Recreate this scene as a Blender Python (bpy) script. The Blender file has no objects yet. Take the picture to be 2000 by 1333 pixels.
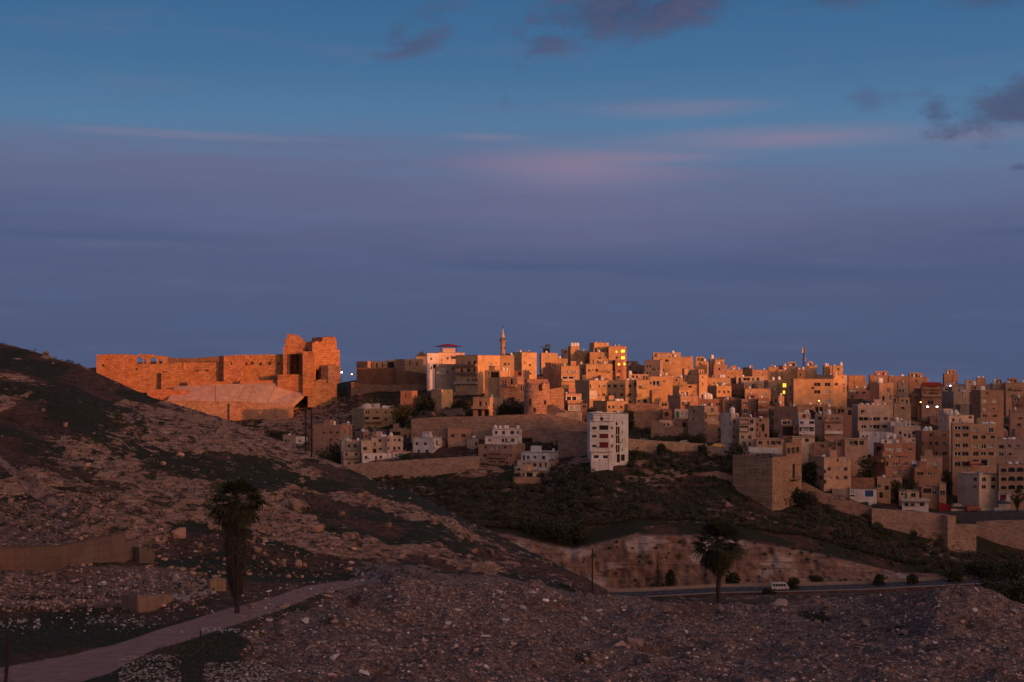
import bpy, bmesh, math, random
import numpy as np
from mathutils import Vector, Matrix

F = 2778.0; HY = 728.0           # focal length and horizon row in photo pixels (2000 wide)
rad = math.radians
sc = bpy.context.scene
col = sc.collection

# ---------------------------------------------------------------- camera
cam_d = bpy.data.cameras.new('camera'); cam = bpy.data.objects.new('camera', cam_d); col.objects.link(cam)
cam.location = (0, 0, 0); cam.rotation_euler = (rad(90), 0, 0)
cam_d.sensor_width = 36.0; cam_d.lens = 50.0
cam_d.shift_y = (HY - 666.5) / 2000.0
cam_d.clip_start = 0.5; cam_d.clip_end = 30000
sc.camera = cam
sc.view_settings.view_transform = 'Standard'; sc.view_settings.look = 'None'
sc.view_settings.exposure = 0.9; XP = 1 / 2 ** 0.9; sc.view_settings.gamma = 1.0
sc.render.engine = 'CYCLES'
sc.cycles.max_bounces = 5; sc.cycles.diffuse_bounces = 3; sc.cycles.glossy_bounces = 2
sc.cycles.use_denoising = True

# ---------------------------------------------------------------- sun
SUN_AZ = rad(45)      # degrees from straight behind the camera towards its right hand
SUN_EL = rad(5.0)
SDIR = Vector((math.sin(SUN_AZ) * math.cos(SUN_EL), -math.cos(SUN_AZ) * math.cos(SUN_EL), math.sin(SUN_EL)))
sun_d = bpy.data.lights.new('sun', 'SUN'); sun = bpy.data.objects.new('sun', sun_d); col.objects.link(sun)
sun.rotation_euler = SDIR.to_track_quat('Z', 'Y').to_euler()
sun.location = SDIR * 2000
sun_d.energy = 2.0; sun_d.color = (0.94, 0.29, 0.092); sun_d.angle = rad(0.7)

# ---------------------------------------------------------------- node helper
def s2l(c):
    return tuple(((v / 255) / 12.92 if v / 255 <= 0.04045 else ((v / 255 + 0.055) / 1.055) ** 2.4) for v in c)

class N:
    def __init__(s, tree):
        s.t = tree; s.n = tree.nodes; s.l = tree.links
    def new(s, kind, **kw):
        n = s.n.new(kind)
        for k, v in kw.items(): setattr(n, k, v)
        return n
    def put(s, sock, v):
        if isinstance(v, bpy.types.NodeSocket): s.l.new(v, sock)
        elif v is not None:
            if hasattr(sock.default_value, '__len__') and not hasattr(v, '__len__'): v = (v,) * len(sock.default_value)
            if hasattr(sock.default_value, '__len__') and len(sock.default_value) == 4 and len(v) == 3: v = (*v, 1)
            sock.default_value = v
    def m(s, op, a, b=None, c=None, clamp=False):
        n = s.new('ShaderNodeMath', operation=op, use_clamp=clamp)
        s.put(n.inputs[0], a)
        if b is not None: s.put(n.inputs[1], b)
        if c is not None: s.put(n.inputs[2], c)
        return n.outputs[0]
    def ss(s, x, lo, hi, a=0.0, b=1.0):
        n = s.new('ShaderNodeMapRange', interpolation_type='SMOOTHSTEP')
        for i, v in enumerate((x, lo, hi, a, b)): s.put(n.inputs[i], v)
        return n.outputs[0]
    def lin(s, x, lo, hi, a=0.0, b=1.0):
        n = s.new('ShaderNodeMapRange')
        for i, v in enumerate((x, lo, hi, a, b)): s.put(n.inputs[i], v)
        return n.outputs[0]
    def mix(s, f, a, b, mode='MIX'):
        n = s.new('ShaderNodeMix', data_type='RGBA', blend_type=mode)
        s.put(n.inputs[0], f); s.put(n.inputs[6], a); s.put(n.inputs[7], b)
        return n.outputs[2]
    def ramp(s, x, stops, interp='LINEAR'):
        n = s.new('ShaderNodeValToRGB'); cr = n.color_ramp; cr.interpolation = interp
        while len(cr.elements) < len(stops): cr.elements.new(0.5)
        for e, (p, c) in zip(cr.elements, stops):
            e.position = p; e.color = (*c, 1) if len(c) == 3 else c
        s.put(n.inputs[0], x)
        return n.outputs[0]
    def noise(s, vec=None, scale=5.0, detail=4.0, rough=0.55, dist=0.0, out=0):
        n = s.new('ShaderNodeTexNoise')
        if vec is not None: s.put(n.inputs['Vector'], vec)
        n.inputs['Scale'].default_value = scale; n.inputs['Detail'].default_value = detail
        n.inputs['Roughness'].default_value = rough; n.inputs['Distortion'].default_value = dist
        return n.outputs[out]
    def vor(s, vec=None, scale=5.0, feature='F1', out='Distance', rnd=1.0):
        n = s.new('ShaderNodeTexVoronoi', feature=feature)
        if vec is not None: s.put(n.inputs['Vector'], vec)
        n.inputs['Scale'].default_value = scale; n.inputs['Randomness'].default_value = rnd
        return n.outputs[out]
    def xyz(s, x, y, z):
        n = s.new('ShaderNodeCombineXYZ')
        for i, v in enumerate((x, y, z)): s.put(n.inputs[i], v)
        return n.outputs[0]
    def sep(s, v):
        n = s.new('ShaderNodeSeparateXYZ'); s.put(n.inputs[0], v); return n.outputs
    def vscale(s, v, k):
        n = s.new('ShaderNodeVectorMath', operation='MULTIPLY'); s.put(n.inputs[0], v); n.inputs[1].default_value = k
        return n.outputs[0]

# ---------------------------------------------------------------- world: evening sky with cloud bank, glow towards the sun
w = bpy.data.worlds.new('World'); sc.world = w; w.use_nodes = True
g = N(w.node_tree); g.n.clear()
tc = g.new('ShaderNodeTexCoord'); d = tc.outputs['Generated']
dx, dy, dz = g.sep(d)
az = g.m('ARCTAN2', dx, dy)
rr = g.m('SQRT', g.m('ADD', g.m('MULTIPLY', dx, dx), g.m('MULTIPLY', dy, dy)))
el = g.m('DIVIDE', dz, g.m('MAXIMUM', rr, 0.02))
el = g.m('MINIMUM', el, 4.0)
vec = g.xyz(az, el, 0.0)
# clear sky by elevation
e01 = g.m('MULTIPLY', el, 1.0, clamp=True)
clear = g.ramp(e01, [(0.0, s2l((82, 97, 134))), (0.14, s2l((94, 124, 158))), (0.175, s2l((84, 122, 158))),
                     (0.215, s2l((70, 111, 151))), (0.262, s2l((58, 103, 145))), (0.5, s2l((64, 88, 124))), (1.0, s2l((74, 80, 108)))])
mauve = g.ramp(e01, [(0.0, s2l((76, 87, 119))), (0.04, s2l((80, 90, 123))), (0.08, s2l((85, 93, 127))), (0.11, s2l((94, 101, 135))),
                     (0.15, s2l((101, 107, 140))), (0.2, s2l((92, 110, 144))), (0.4, s2l((90, 98, 130))), (1.0, s2l((80, 82, 108)))])
n_big = g.noise(g.vscale(vec, (2.2, 16.0, 1)), 2.6, 5, 0.55)
n_str = g.noise(g.vscale(vec, (3.0, 42.0, 1)), 2.0, 4, 0.5)
n_fin = g.noise(g.vscale(vec, (9.0, 17.0, 1)), 3.0, 8, 0.66, 0.25)
# lower bank: upper edge dips from left to right
edge = g.m('ADD', 0.166, g.m('MULTIPLY', g.ss(az, -0.02, 0.1), -0.014))
edge = g.m('ADD', edge, g.m('MULTIPLY', g.m('SUBTRACT', n_str, 0.5), 0.034))
edge = g.m('ADD', edge, g.m('MULTIPLY', g.m('SUBTRACT', n_big, 0.5), 0.02))
soft = g.ss(az, -0.2, 0.22, 0.028, 0.06)
bank = g.ss(g.m('DIVIDE', g.m('SUBTRACT', edge, el), soft), -0.6, 1.0)
bank = g.m('MULTIPLY', bank, g.ss(n_big, 0.2, 0.6, 0.72, 1.0))
sky = g.mix(bank, clear, mauve)
# very soft mauve veil higher up
veil = g.m('MULTIPLY', g.ss(n_big, 0.5, 0.75), g.ss(el, 0.5, 0.16, 0.0, 0.3))
sky = g.mix(veil, sky, s2l((102, 112, 145)))
def blob(cx, cy, rx, ry, namp=0.35, tex=None, lo=0.15, hi=0.75, rot=0.0):
    """a cloud patch round photo direction (cx, cy), radii in photo pixels"""
    a0 = math.atan((cx - 1000) / F); e0 = (HY - cy) / F * math.cos(a0)
    ax = g.m('SUBTRACT', az, a0); ey = g.m('SUBTRACT', el, e0)
    c, s_ = math.cos(rot), math.sin(rot)
    u = g.m('DIVIDE', g.m('ADD', g.m('MULTIPLY', ax, c), g.m('MULTIPLY', ey, s_)), rx / F)
    v = g.m('DIVIDE', g.m('SUBTRACT', g.m('MULTIPLY', ey, c), g.m('MULTIPLY', ax, s_)), ry / F)
    r2 = g.m('SQRT', g.m('ADD', g.m('MULTIPLY', u, u), g.m('MULTIPLY', v, v)))
    f = g.m('SUBTRACT', 1.0, r2)
    f = g.m('ADD', f, g.m('MULTIPLY', g.m('SUBTRACT', tex if tex is not None else n_fin, 0.5), namp * 2))
    return g.ss(f, lo, hi)
# pink lit streaks
for a in [(1130, 330, 330, 66, 0.35, n_str, 0.0, 1.1, -0.03, 0.75), (1560, 268, 380, 34, 0.45, n_str, -0.1, 1.3, 0.015, 0.75),
          (350, 262, 330, 12, 0.6, n_str, 0.0, 0.9, -0.01, 0.25), (1350, 212, 240, 30, 0.5, n_str, 0.0, 1.2, 0.02, 0.4),
          (950, 268, 120, 12, 0.3, n_str, -0.1, 1.2, -0.02, 0.4), (1300, 308, 220, 16, 0.3, n_str, -0.1, 1.2, -0.01, 0.45), (1920, 262, 130, 30, 0.4, n_str, 0.0, 0.9, 0.0, 0.3)]:
    sky = g.mix(g.m('MULTIPLY', blob(*a[:9]), a[9]), sky, s2l((144, 126, 150)))
sky = g.mix(g.m('MULTIPLY', blob(1150, 400, 620, 120, 0.5, n_str, 0.0, 1.1), 0.5), sky, s2l((112, 110, 143)))
# darker blue gaps in the bank
for a in [(250, 462, 420, 16, 0.6, n_str, 0.0, 1.0, -0.01, 0.35), (1500, 528, 620, 36, 0.45, n_str, 0.0, 1.1, -0.02, 0.45),
          (1000, 520, 300, 14, 0.35, n_str, 0.0, 0.9, -0.02, 0.35), (1980, 453, 130, 12, 0.3, n_str, 0.0, 0.9, 0.0, 0.4), (0, 420, 520, 130, 0.5, n_str, 0.0, 1.2, 0.0, 0.32), (2050, 560, 500, 220, 0.4, n_big, 0.0, 1.2, 0.0, 0.3)]:
    sky = g.mix(g.m('MULTIPLY', blob(*a[:9]), a[9]), sky, s2l((66, 86, 122)))
# small dark clouds overhead
for a in [(1210, 18, 270, 95, 0.95, 0.18, 0.55, 0.16, 0.85), (1050, 90, 90, 70, 1.3, 0.35, 0.9, 0.5, 0.7), (1330, 14, 160, 66, 0.9, 0.1, 0.6, 0.2, 0.75),
          (815, 90, 100, 40, 1.4, 0.25, 0.8, 0.3, 0.7), (772, 66, 50, 56, 1.5, 0.35, 0.9, 0.0, 0.5), (1960, 215, 150, 70, 1.2, 0.2, 0.7, 0.25, 0.8), (2030, 190, 90, 80, 0.9, 0.1, 0.6, 0.0, 0.8),
          (1828, 228, 60, 70, 1.4, 0.3, 0.8, -0.2, 0.75), (1700, 195, 80, 50, 1.6, 0.45, 1.0, 0.0, 0.4),
          (850, 24, 120, 45, 1.5, 0.4, 1.0, 0.2, 0.4), (983, 192, 34, 40, 1.6, 0.45, 1.0, 0.4, 0.35), (1630, 0, 130, 30, 1.1, 0.2, 0.8, 0.0, 0.55), (1940, 2, 110, 34, 1.1, 0.2, 0.8, 0.0, 0.6), (1990, 327, 34, 12, 1.0, 0.2, 0.7, 0.0, 0.6),
          (2350, 60, 260, 90, 0.9, 0.1, 0.6, 0.0, 0.8), (300, -240, 420, 120, 0.9, 0.1, 0.6, 0.1, 0.7), (1500, -380, 600, 120, 0.9, 0.1, 0.6, 0.0, 0.7)]:
    cx, cy, rx, ry, na, lo, hi, rot, k = a; lo -= .06; hi += .32
    c_cl = g.mix(g.ss(n_fin, 0.35, 0.7), s2l((66, 76, 107)), s2l((84, 87, 118)))
    sky = g.mix(g.m('MULTIPLY', blob(cx, cy, rx, ry, na, None, lo, hi, rot), k), sky, c_cl)
# physically based sky: carries the warm side of the evening, towards the low sun behind the camera
nis = g.new('ShaderNodeTexSky', sky_type='NISHITA'); nis.sun_disc = False
nis.sun_elevation = SUN_EL; nis.sun_rotation = math.atan2(SDIR.x, SDIR.y)
nis.altitude = 900; nis.air_density = 1.2; nis.dust_density = 2.5
warm = g.mix(1.0, nis.outputs[0], (1.0, 0.66, 0.62), 'MULTIPLY')
sep = g.m('ADD', g.m('MULTIPLY', dx, SDIR.x), g.m('MULTIPLY', dy, SDIR.y))
facing = g.ss(g.m('DIVIDE', sep, g.m('MAXIMUM', rr, 0.02)), -0.45, 0.8)
facing = g.m('MULTIPLY', facing, g.ss(el, 3.8, 0.5))
fill_cloud = g.mix(n_big, s2l((106, 78, 82)), s2l((146, 106, 98)))   # unseen pink cloud added to brighten and warm the shaded foreground
mixed = g.mix(facing, sky, fill_cloud)
glow = g.mix(1.0, warm, g.xyz(facing, facing, facing), 'MULTIPLY')
bg1 = g.new('ShaderNodeBackground'); g.put(bg1.inputs[0], mixed); bg1.inputs[1].default_value = XP
bg2 = g.new('ShaderNodeBackground'); g.put(bg2.inputs[0], glow); bg2.inputs[1].default_value = 0.15
add = g.new('ShaderNodeAddShader'); g.l.new(bg1.outputs[0], add.inputs[0]); g.l.new(bg2.outputs[0], add.inputs[1])
wo = g.new('ShaderNodeOutputWorld'); g.l.new(add.outputs[0], wo.inputs[0])
w.cycles.sampling_method = 'AUTOMATIC'
# ---------------------------------------------------------------- numpy noise
def _hash(ix, iy, seed):
    h = (ix.astype(np.int64) * 374761393 + iy.astype(np.int64) * 668265263 + seed * 1442695041) & 0x7fffffff
    h = ((h ^ (h >> 13)) * 1274126177) & 0x7fffffff
    return ((h ^ (h >> 16)) & 0xffff) / 65535.0
def vnoise(x, y, seed=0):
    x = np.asarray(x, float); y = np.asarray(y, float)
    ix = np.floor(x); iy = np.floor(y); fx = x - ix; fy = y - iy
    ux = fx * fx * (3 - 2 * fx); uy = fy * fy * (3 - 2 * fy)
    a = _hash(ix, iy, seed); b = _hash(ix + 1, iy, seed); c = _hash(ix, iy + 1, seed); d_ = _hash(ix + 1, iy + 1, seed)
    return (a + (b - a) * ux) * (1 - uy) + (c + (d_ - c) * ux) * uy
def fbm(x, y, oct=4, seed=0, rough=0.5):
    s = 0; amp = 1; tot = 0
    for o in range(oct):
        s = s + amp * vnoise(x * 2 ** o + 17.3 * o, y * 2 ** o - 9.1 * o, seed + o * 7); tot += amp; amp *= rough
    return s / tot
def sstep(x, lo, hi):
    t = np.clip((x - lo) / (hi - lo), 0, 1); return t * t * (3 - 2 * t)

# ---------------------------------------------------------------- terrain: profiles (distance, height) along directions
def Zp(D, py): return -(py - HY) / F * D
def P(D, py): return (D, Zp(D, py))
def Q(D, z): return (D, z)
far = [Q(1500, -62), Q(3000, -70), Q(9000, -74)]
PROF = {
 -1500: [Q(5,-9), Q(75,-10), Q(112,-6), Q(124,0), Q(160,18), Q(260,45), Q(400,30), Q(430,0), Q(470,-20), Q(560,-30), Q(600,-30), Q(660,-20), Q(757,0), Q(800,0)] + far,
 -400: [Q(5,-9), Q(75,-16), Q(112,-17), Q(124,-14), Q(160,-4), Q(260,20), Q(400,-20), Q(430,-30), Q(470,-40), Q(560,-45), Q(600,-45), Q(660,-35), Q(757,-15), Q(800,-8)] + far,
 0:    [Q(5,-9), P(78,1345), P(110,1212), P(122,1118), P(152,985), P(255,673), Q(400,-40), Q(430,-45), Q(470,-50), Q(560,-55), Q(600,-50), P(630,880), P(676,790), P(718,770)] + far,
 150:  [Q(5,-9), P(78,1345), P(110,1210), P(124,1112), P(158,985), P(252,715), Q(400,-45), Q(430,-50), Q(470,-52), Q(560,-55), Q(600,-50), P(630,875), P(686,807), P(738,722)] + far,
 300:  [Q(5,-9), P(78,1345), P(110,1205), P(130,1118), P(165,1008), P(248,778), Q(400,-50), Q(430,-54), Q(470,-55), Q(560,-55), Q(600,-50), P(630,872), P(686,808), P(738,706)] + far,
 450:  [Q(5,-9), P(78,1342), P(113,1195), P(136,1118), P(170,1022), P(242,826), Q(400,-54), Q(430,-58), Q(470,-58), Q(560,-52), Q(600,-46), P(630,870), P(686,808), P(738,706)] + far,
 590:  [Q(5,-9), P(78,1340), P(118,1185), P(145,1125), P(178,1040), P(236,884), Q(400,-58), Q(430,-60), Q(470,-56), Q(540,-45), P(600,892), P(630,868), P(686,808), P(738,706)] + far,
 640:  [Q(5,-9), P(78,1340), P(118,1185), P(147,1122), P(180,1045), P(234,902), Q(400,-58), Q(430,-60), Q(470,-56), Q(530,-42), P(585,888), P(630,850), P(680,800), P(722,752)] + far,
 700:  [Q(5,-9), P(78,1338), P(118,1190), P(142,1128), P(180,1055), P(232,925), Q(395,-60), Q(425,-60), Q(450,-54), P(518,938), P(526,908), P(605,850), P(676,772), P(735,742)] + far,
 770:  [Q(5,-9), P(78,1338), P(115,1210), P(130,1130), P(175,1085), P(228,955), Q(393,-60), Q(422,-60), Q(440,-52), P(512,932), P(520,903), P(603,846), P(680,764), P(740,742)] + far,
 800:  [Q(5,-9), P(78,1338), P(115,1210), P(130,1130), P(175,1085), P(228,955), Q(393,-60), Q(422,-60), Q(440,-52), P(512,932), P(520,903), P(592,806), P(680,764), P(740,742)] + far,
 900:  [Q(5,-9), P(78,1338), P(115,1215), P(136,1141), P(168,1112), P(222,1012), Q(390,-61), Q(420,-60), P(432,1040), P(505,932), P(513,900), P(590,797), P(685,745), P(760,740)] + far,
 1000: [Q(5,-9), P(78,1338), P(115,1225), P(138,1141), P(168,1130), P(218,1060), Q(385,-62), Q(418,-61), P(428,1050), P(490,950), P(516,885), P(585,797), P(685,735), P(760,738)] + far,
 1060: [Q(5,-9), P(78,1338), P(115,1230), P(138,1144), P(166,1140), P(214,1088), Q(385,-62), P(416,1160), P(426,1066), P(486,958), P(516,880), P(580,800), P(685,732), P(760,738)] + far,
 1120: [Q(5,-9), P(78,1338), P(115,1232), P(136,1164), P(162,1160), P(210,1120), Q(385,-62), P(416,1160), P(425,1078), P(482,925), P(511,874), P(578,803), P(688,735), P(760,738)] + far,
 1185: [Q(5,-9), P(78,1338), P(115,1235), P(135,1168), Q(160,-27), P(206,1158), Q(385,-62.5), P(416,1160), P(425,1062), P(480,922), P(502,882), P(580,808), P(690,738), P(760,740)] + far,
 1240: [Q(5,-9), P(78,1338), P(115,1235), P(135,1170), Q(160,-28), Q(206,-37), Q(385,-62.5), P(416,1160), P(425,1048), P(482,925), P(498,885), P(580,822), P(690,740), P(765,740)] + far,
 1400: [Q(5,-9), P(78,1338), P(115,1235), P(134,1174), Q(165,-29), Q(230,-42), P(385,1168), P(416,1155), P(425,1052), P(480,932), P(500,885), P(575,828), P(700,748), P(770,745)] + far,
 1500: [Q(5,-9), P(78,1338), P(115,1235), P(133,1172), Q(165,-29), Q(230,-43), P(385,1168), P(416,1152), P(425,1068), P(470,980), P(490,905), P(570,835), P(705,752), P(775,750)] + far,
 1600: [Q(5,-9), P(78,1338), P(112,1235), P(131,1166), Q(165,-30), Q(230,-44), P(385,1166), P(416,1150), P(425,1085), P(465,995), P(476,970), P(570,850), P(710,755), P(775,752)] + far,
 1700: [Q(5,-9), P(76,1338), P(108,1235), P(126,1166), Q(165,-31), Q(230,-45), P(388,1162), P(416,1146), P(425,1108), P(462,1045), P(472,1000), P(575,870), P(715,762), P(780,758)] + far,
 1760: [Q(5,-9), P(76,1338), P(105,1235), P(118,1158), Q(165,-32), Q(230,-46), P(390,1158), P(416,1143), P(427,1122), P(463,1056), P(472,1006), P(578,880), P(720,765), P(785,760)] + far,
 1830: [Q(5,-9), P(76,1338), P(98,1230), P(112,1143), Q(165,-32), Q(230,-46), P(392,1154), P(416,1140), P(430,1122), P(464,1066), P(474,1012), P(580,890), P(725,768), P(790,762)] + far,
 1900: [Q(5,-9), P(76,1338), P(98,1230), P(112,1153), Q(165,-31), Q(230,-45), P(394,1150), P(416,1137), P(432,1124), P(465,1078), P(480,1016), P(585,900), P(730,772), P(795,766)] + far,
 1960: [Q(5,-9), P(76,1338), P(98,1235), P(112,1182), Q(165,-30), Q(230,-44), P(396,1148), P(416,1135), P(432,1122), P(466,1090), P(484,1022), P(590,905), P(735,775), P(800,768)] + far,
 2100: [Q(5,-9), P(76,1338), P(98,1250), P(112,1215), Q(165,-30), Q(230,-44), P(398,1146), P(416,1132), P(432,1120), P(468,1100), P(488,1028), P(595,905), P(740,778), P(800,770)] + far,
 3500: [Q(5,-9), Q(75,-16), Q(100,-19), Q(112,-20), Q(165,-26), Q(230,-38), Q(398,-55), Q(416,-54), Q(432,-50), Q(468,-46), Q(488,-44), Q(595,-34), Q(740,-15), Q(800,-12)] + far,
}
PX = np.array(sorted(PROF)); K = 17
PD = np.array([[PROF[p][k][0] for k in range(K)] for p in PX], float)
PZ = np.array([[PROF[p][k][1] for k in range(K)] for p in PX], float)
PXW = (PX - 1000) / F

def column(px):
    """profile (D[K], z[K]) for photo column(s) px"""
    px = np.atleast_1d(px)
    Dk = np.stack([np.interp(px, PX, PD[:, k]) for k in range(K)], -1)
    Zk = np.stack([np.interp(px, PX, PZ[:, k]) for k in range(K)], -1)
    return Dk, Zk
def smooth_rows(t):
    """soften the joints between profile points: t in [0, K-1] -> weights"""
    k = np.clip(np.floor(t).astype(int), 0, K - 2); f = t - k
    return k, f

ROAD_TOP = [(-60, 1318), (0, 1308), (140, 1283), (280, 1243), (420, 1198), (532, 1168), (600, 1147), (690, 1133), (735, 1131)]
ROAD_BOT = [(-60, 1400), (90, 1352), (200, 1320), (300, 1270), (440, 1226), (552, 1187), (620, 1161), (700, 1142), (740, 1136)]
TRK_TOP = [(-60, 840), (0, 892), (56, 942), (118, 984), (135, 1000)]
TRK_BOT = [(-60, 860), (0, 909), (50, 959), (108, 992), (128, 1006)]

def py_of(X, Y, Z): return HY - Z / Y * F
def road_mask(px, py):
    top = np.interp(px, [p[0] for p in ROAD_TOP], [p[1] for p in ROAD_TOP]); bot = np.interp(px, [p[0] for p in ROAD_BOT], [p[1] for p in ROAD_BOT])
    m = sstep(py, top - 5, top + 2) * (1 - sstep(py, bot - 2, bot + 5)) * (px < 742)
    t2 = np.interp(px, [p[0] for p in TRK_TOP], [p[1] for p in TRK_TOP]); b2 = np.interp(px, [p[0] for p in TRK_BOT], [p[1] for p in TRK_BOT])
    m2 = sstep(py, t2 - 4, t2 + 1) * (1 - sstep(py, b2 - 1, b2 + 4)) * (px < 130)
    return np.maximum(m, m2)

def detail(X, Y, z0, t):
    """displacement, rockiness, greenness at ground points (X, Y) whose smooth height is z0"""
    px = 1000 + F * X / np.maximum(Y, 1.0); py = HY - z0 / np.maximum(Y, 1.0) * F
    road = road_mask(px, py)
    # --- spoil heap in front
    left_edge = np.interp(py, [1130, 1165, 1200, 1240, 1290, 1340], [705, 650, 560, 470, 480, 560])
    left_edge = left_edge + (vnoise(X / 3, Y / 3, 5) - 0.5) * 70
    rub = sstep(px, left_edge - 25, left_edge + 25) * (1 - sstep(t, 3.25, 3.9))
    rubL = sstep(-px, -430, -330) * sstep(py, 1095, 1120) * (1 - sstep(py, 1165, 1200)) * (t < 3.2)
    rubL = np.maximum(rubL, sstep(py, 960, 990) * (px < 175 - (py - 960) * 0.2) * (1 - sstep(py, 1070, 1110)) * (t > 2.4) * (px > -600))
    lump = (fbm(X / 7.5, Y / 7.5, 3, 11) - 0.5) * 2.1 + (fbm(X / 1.9, Y / 1.9, 3, 12) - 0.5) * 0.95 + (fbm(X / 0.5, Y / 0.5, 2, 13) - 0.5) * 0.34
    hump = np.abs(fbm(X / 3.6, Y / 3.6, 2, 14) - 0.5) * -1.5
    flat = (fbm(X / 6, Y / 6, 3, 21) - 0.5) * 0.5 + (fbm(X / 0.9, Y / 0.9, 3, 22) - 0.5) * 0.16
    near = 1 - sstep(t, 3.0, 3.5)
    disp = near * ((lump + hump) * np.maximum(rub, rubL * 0.45) + flat * (1 - np.maximum(rub, rubL * .5)))
    # --- rocky hillside: tilted limestone beds
    zz = z0 + 0.10 * X + 0.02 * Y
    patch = fbm(X / 26 + zz * 0.02, Y / 17 + 3, 3, 31, 0.5) * 0.62 + fbm(X / 5.0 + 0.05 * Y, zz / 1.1, 3, 32) * 0.38
    hill = sstep(t, 3.05, 3.5) * (1 - sstep(t, 5.6, 6.2))
    rock = sstep(patch, 0.49, 0.56) * 0.92 + 0.03 + 0.2 * sstep(px, 750, 1000)
    # big slabs seen in the upper part of the slope
    for cx, cy, rx, ry, k in ((250, 830, 120, 62, .5), (330, 880, 130, 60, .35), (120, 890, 90, 55, .4), (430, 830, 90, 35, .4), (520, 940, 130, 45, .35), (60, 760, 70, 28, .3),
                              (620, 1080, 70, 40, .3), (820, 1090, 120, 40, .35), (1050, 1110, 120, 28, .3), (60, 1010, 90, 40, .4), (700, 950, 90, 25, .35), (900, 1040, 90, 22, .3),
                              (130, 815, 75, 28, -.9), (60, 830, 60, 20, -.4), (540, 915, 35, 20, -.6), (650, 945, 70, 16, -.45), (200, 960, 130, 18, -.4), (560, 1130, 120, 22, -.7), (950, 1150, 180, 16, -.6), (30, 720, 90, 22, -.4), (420, 775, 160, 14, -.3)):
        rock = rock + k * np.exp(-(((px - cx) / rx) ** 2 + ((py - cy) / ry) ** 2) * 1.2) * (0.5 + patch)
    rock = np.clip(rock, 0, 1) * (0.6 + 0.4 * sstep(fbm(X / 2.6, zz / 0.9 + Y / 7, 3, 38), 0.4, 0.52))
    zq = zz / 0.85 + (fbm(X / 5, Y / 5, 3, 33) - 0.5) * 3.0 + fbm(X / 1.2, Y / 1.2, 2, 35) * 0.7
    saw = zq - np.floor(zq); ledge = np.where(saw < 0.72, saw / 0.72, (1 - saw) / 0.28)
    cell = vnoise(X / 1.5 + np.floor(zq) * 7.7, Y / 1.5, 34)
    hd = rock * (0.16 + 0.55 * ledge + 0.55 * (cell - 0.5)) + (fbm(X / 3, Y / 3, 4, 36) - 0.5) * 0.6 + (fbm(X / 14, Y / 14, 2, 37) - 0.5) * 2.4
    calm = 1 - 0.8 * np.exp(-((t - 5.0) / 0.25) ** 2) * 0.6
    disp = disp + hill * hd * calm
    # --- cliff by the road
    cl = sstep(t, 6.7, 7.1) * (1 - sstep(t, 8.0, 8.06)) * (px > 700)
    cliff_n = (fbm(X / 11, z0 / 9.0, 4, 41) - 0.5) * 5.0 + (fbm(X / 1.8, z0 / 2.2, 4, 42) - 0.5) * 2.6 + np.abs(fbm(X / 5, z0 / 14, 3, 43) - 0.5) * 3.5
    # --- far slope with terraces, beds of rock and bushes
    fs = sstep(t, 8.0, 8.3) * (1 - sstep(t, 12.2, 13.0))
    zq2 = z0 / 1.9 + (fbm(X / 16, Y / 16, 3, 51) - 0.5) * 5
    s2 = zq2 - np.floor(zq2); led2 = np.where(s2 < 0.75, s2 / 0.75, (1 - s2) / 0.25)
    p2 = fbm(X / 16, Y / 11, 4, 52)
    rock2 = sstep(p2, 0.57, 0.66) * 0.7
    rock2 = rock2 + sstep(px, 700, 560) * 0.35 + 0.5 * np.exp(-(((px - 640) / 90) ** 2 + ((py - 820) / 55) ** 2))
    rock2 = rock2 + 0.35 * np.exp(-(((px - 1280) / 60) ** 2 + ((py - 890) / 30) ** 2))
    for cx, cy, rx, ry, k in ((990, 1002, 45, 12, .9), (1370, 990, 90, 8, .3), (1440, 1000, 50, 8, .3), (1330, 1010, 130, 40, -.5), (1350, 960, 90, 20, -.4), (1690, 1110, 90, 12, .6), (1530, 1040, 160, 40, -.5), (1100, 990, 140, 60, -.5), (1800, 1100, 120, 25, -.3)):
        rock2 = rock2 + k * np.exp(-(((px - cx) / rx) ** 2 + ((py - cy) / ry) ** 2) * 1.2)
    rock2 = np.clip(rock2, 0, 1)
    disp = disp + fs * (rock2 * 0.9 * led2 + (fbm(X / 8, Y / 8, 4, 53) - 0.5) * 2.0 - 0.2)
    mid = sstep(t, 5.2, 5.8) * (1 - sstep(t, 6.5, 7.0))
    disp = disp + mid * (fbm(X / 10, Y / 10, 4, 61) - 0.5) * 3.0
    disp = disp * (1 - road)
    rockm = np.where(t < 3.3, 0.0, 0.0) + hill * rock * (t >= 3.05) + fs * rock2 + cl
    rubble = np.maximum(rub, rubL)
    pits = np.zeros_like(rubble)
    for cx, cy, rx, ry, k in ((810, 1222, 26, 9, 1), (880, 1190, 34, 5, .9), (1280, 1245, 60, 10, .7), (1010, 1230, 60, 16, .6), (1130, 1275, 50, 16, .8), (740, 1320, 70, 12, 1), (900, 1330, 60, 12, .9), (1590, 1200, 50, 8, 1), (1740, 1222, 60, 7, 1), (1830, 1262, 60, 7, .8), (640, 1215, 60, 6, .7), (500, 1205, 40, 8, .7), (690, 1172, 16, 8, .9), (1110, 1195, 50, 10, .6), (1350, 1340, 60, 8, .9), (600, 1180, 80, 6, .5), (1450, 1250, 50, 6, .4), (560, 1290, 50, 10, .5)):
        pits = pits + k * np.exp(-(((px - cx + 18 * (vnoise(X / 1.2, Y / 1.2, 77) - .5)) / rx) ** 2 + ((py - cy) / ry) ** 2) * 1.3)
    pits = np.clip(pits, 0, 1) * rub
    disp = disp - pits * 0.35
    rubble = rubble * (1 - 0.85 * pits)
    green = fbm(X / 9, Y / 9, 4, 71)
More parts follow.
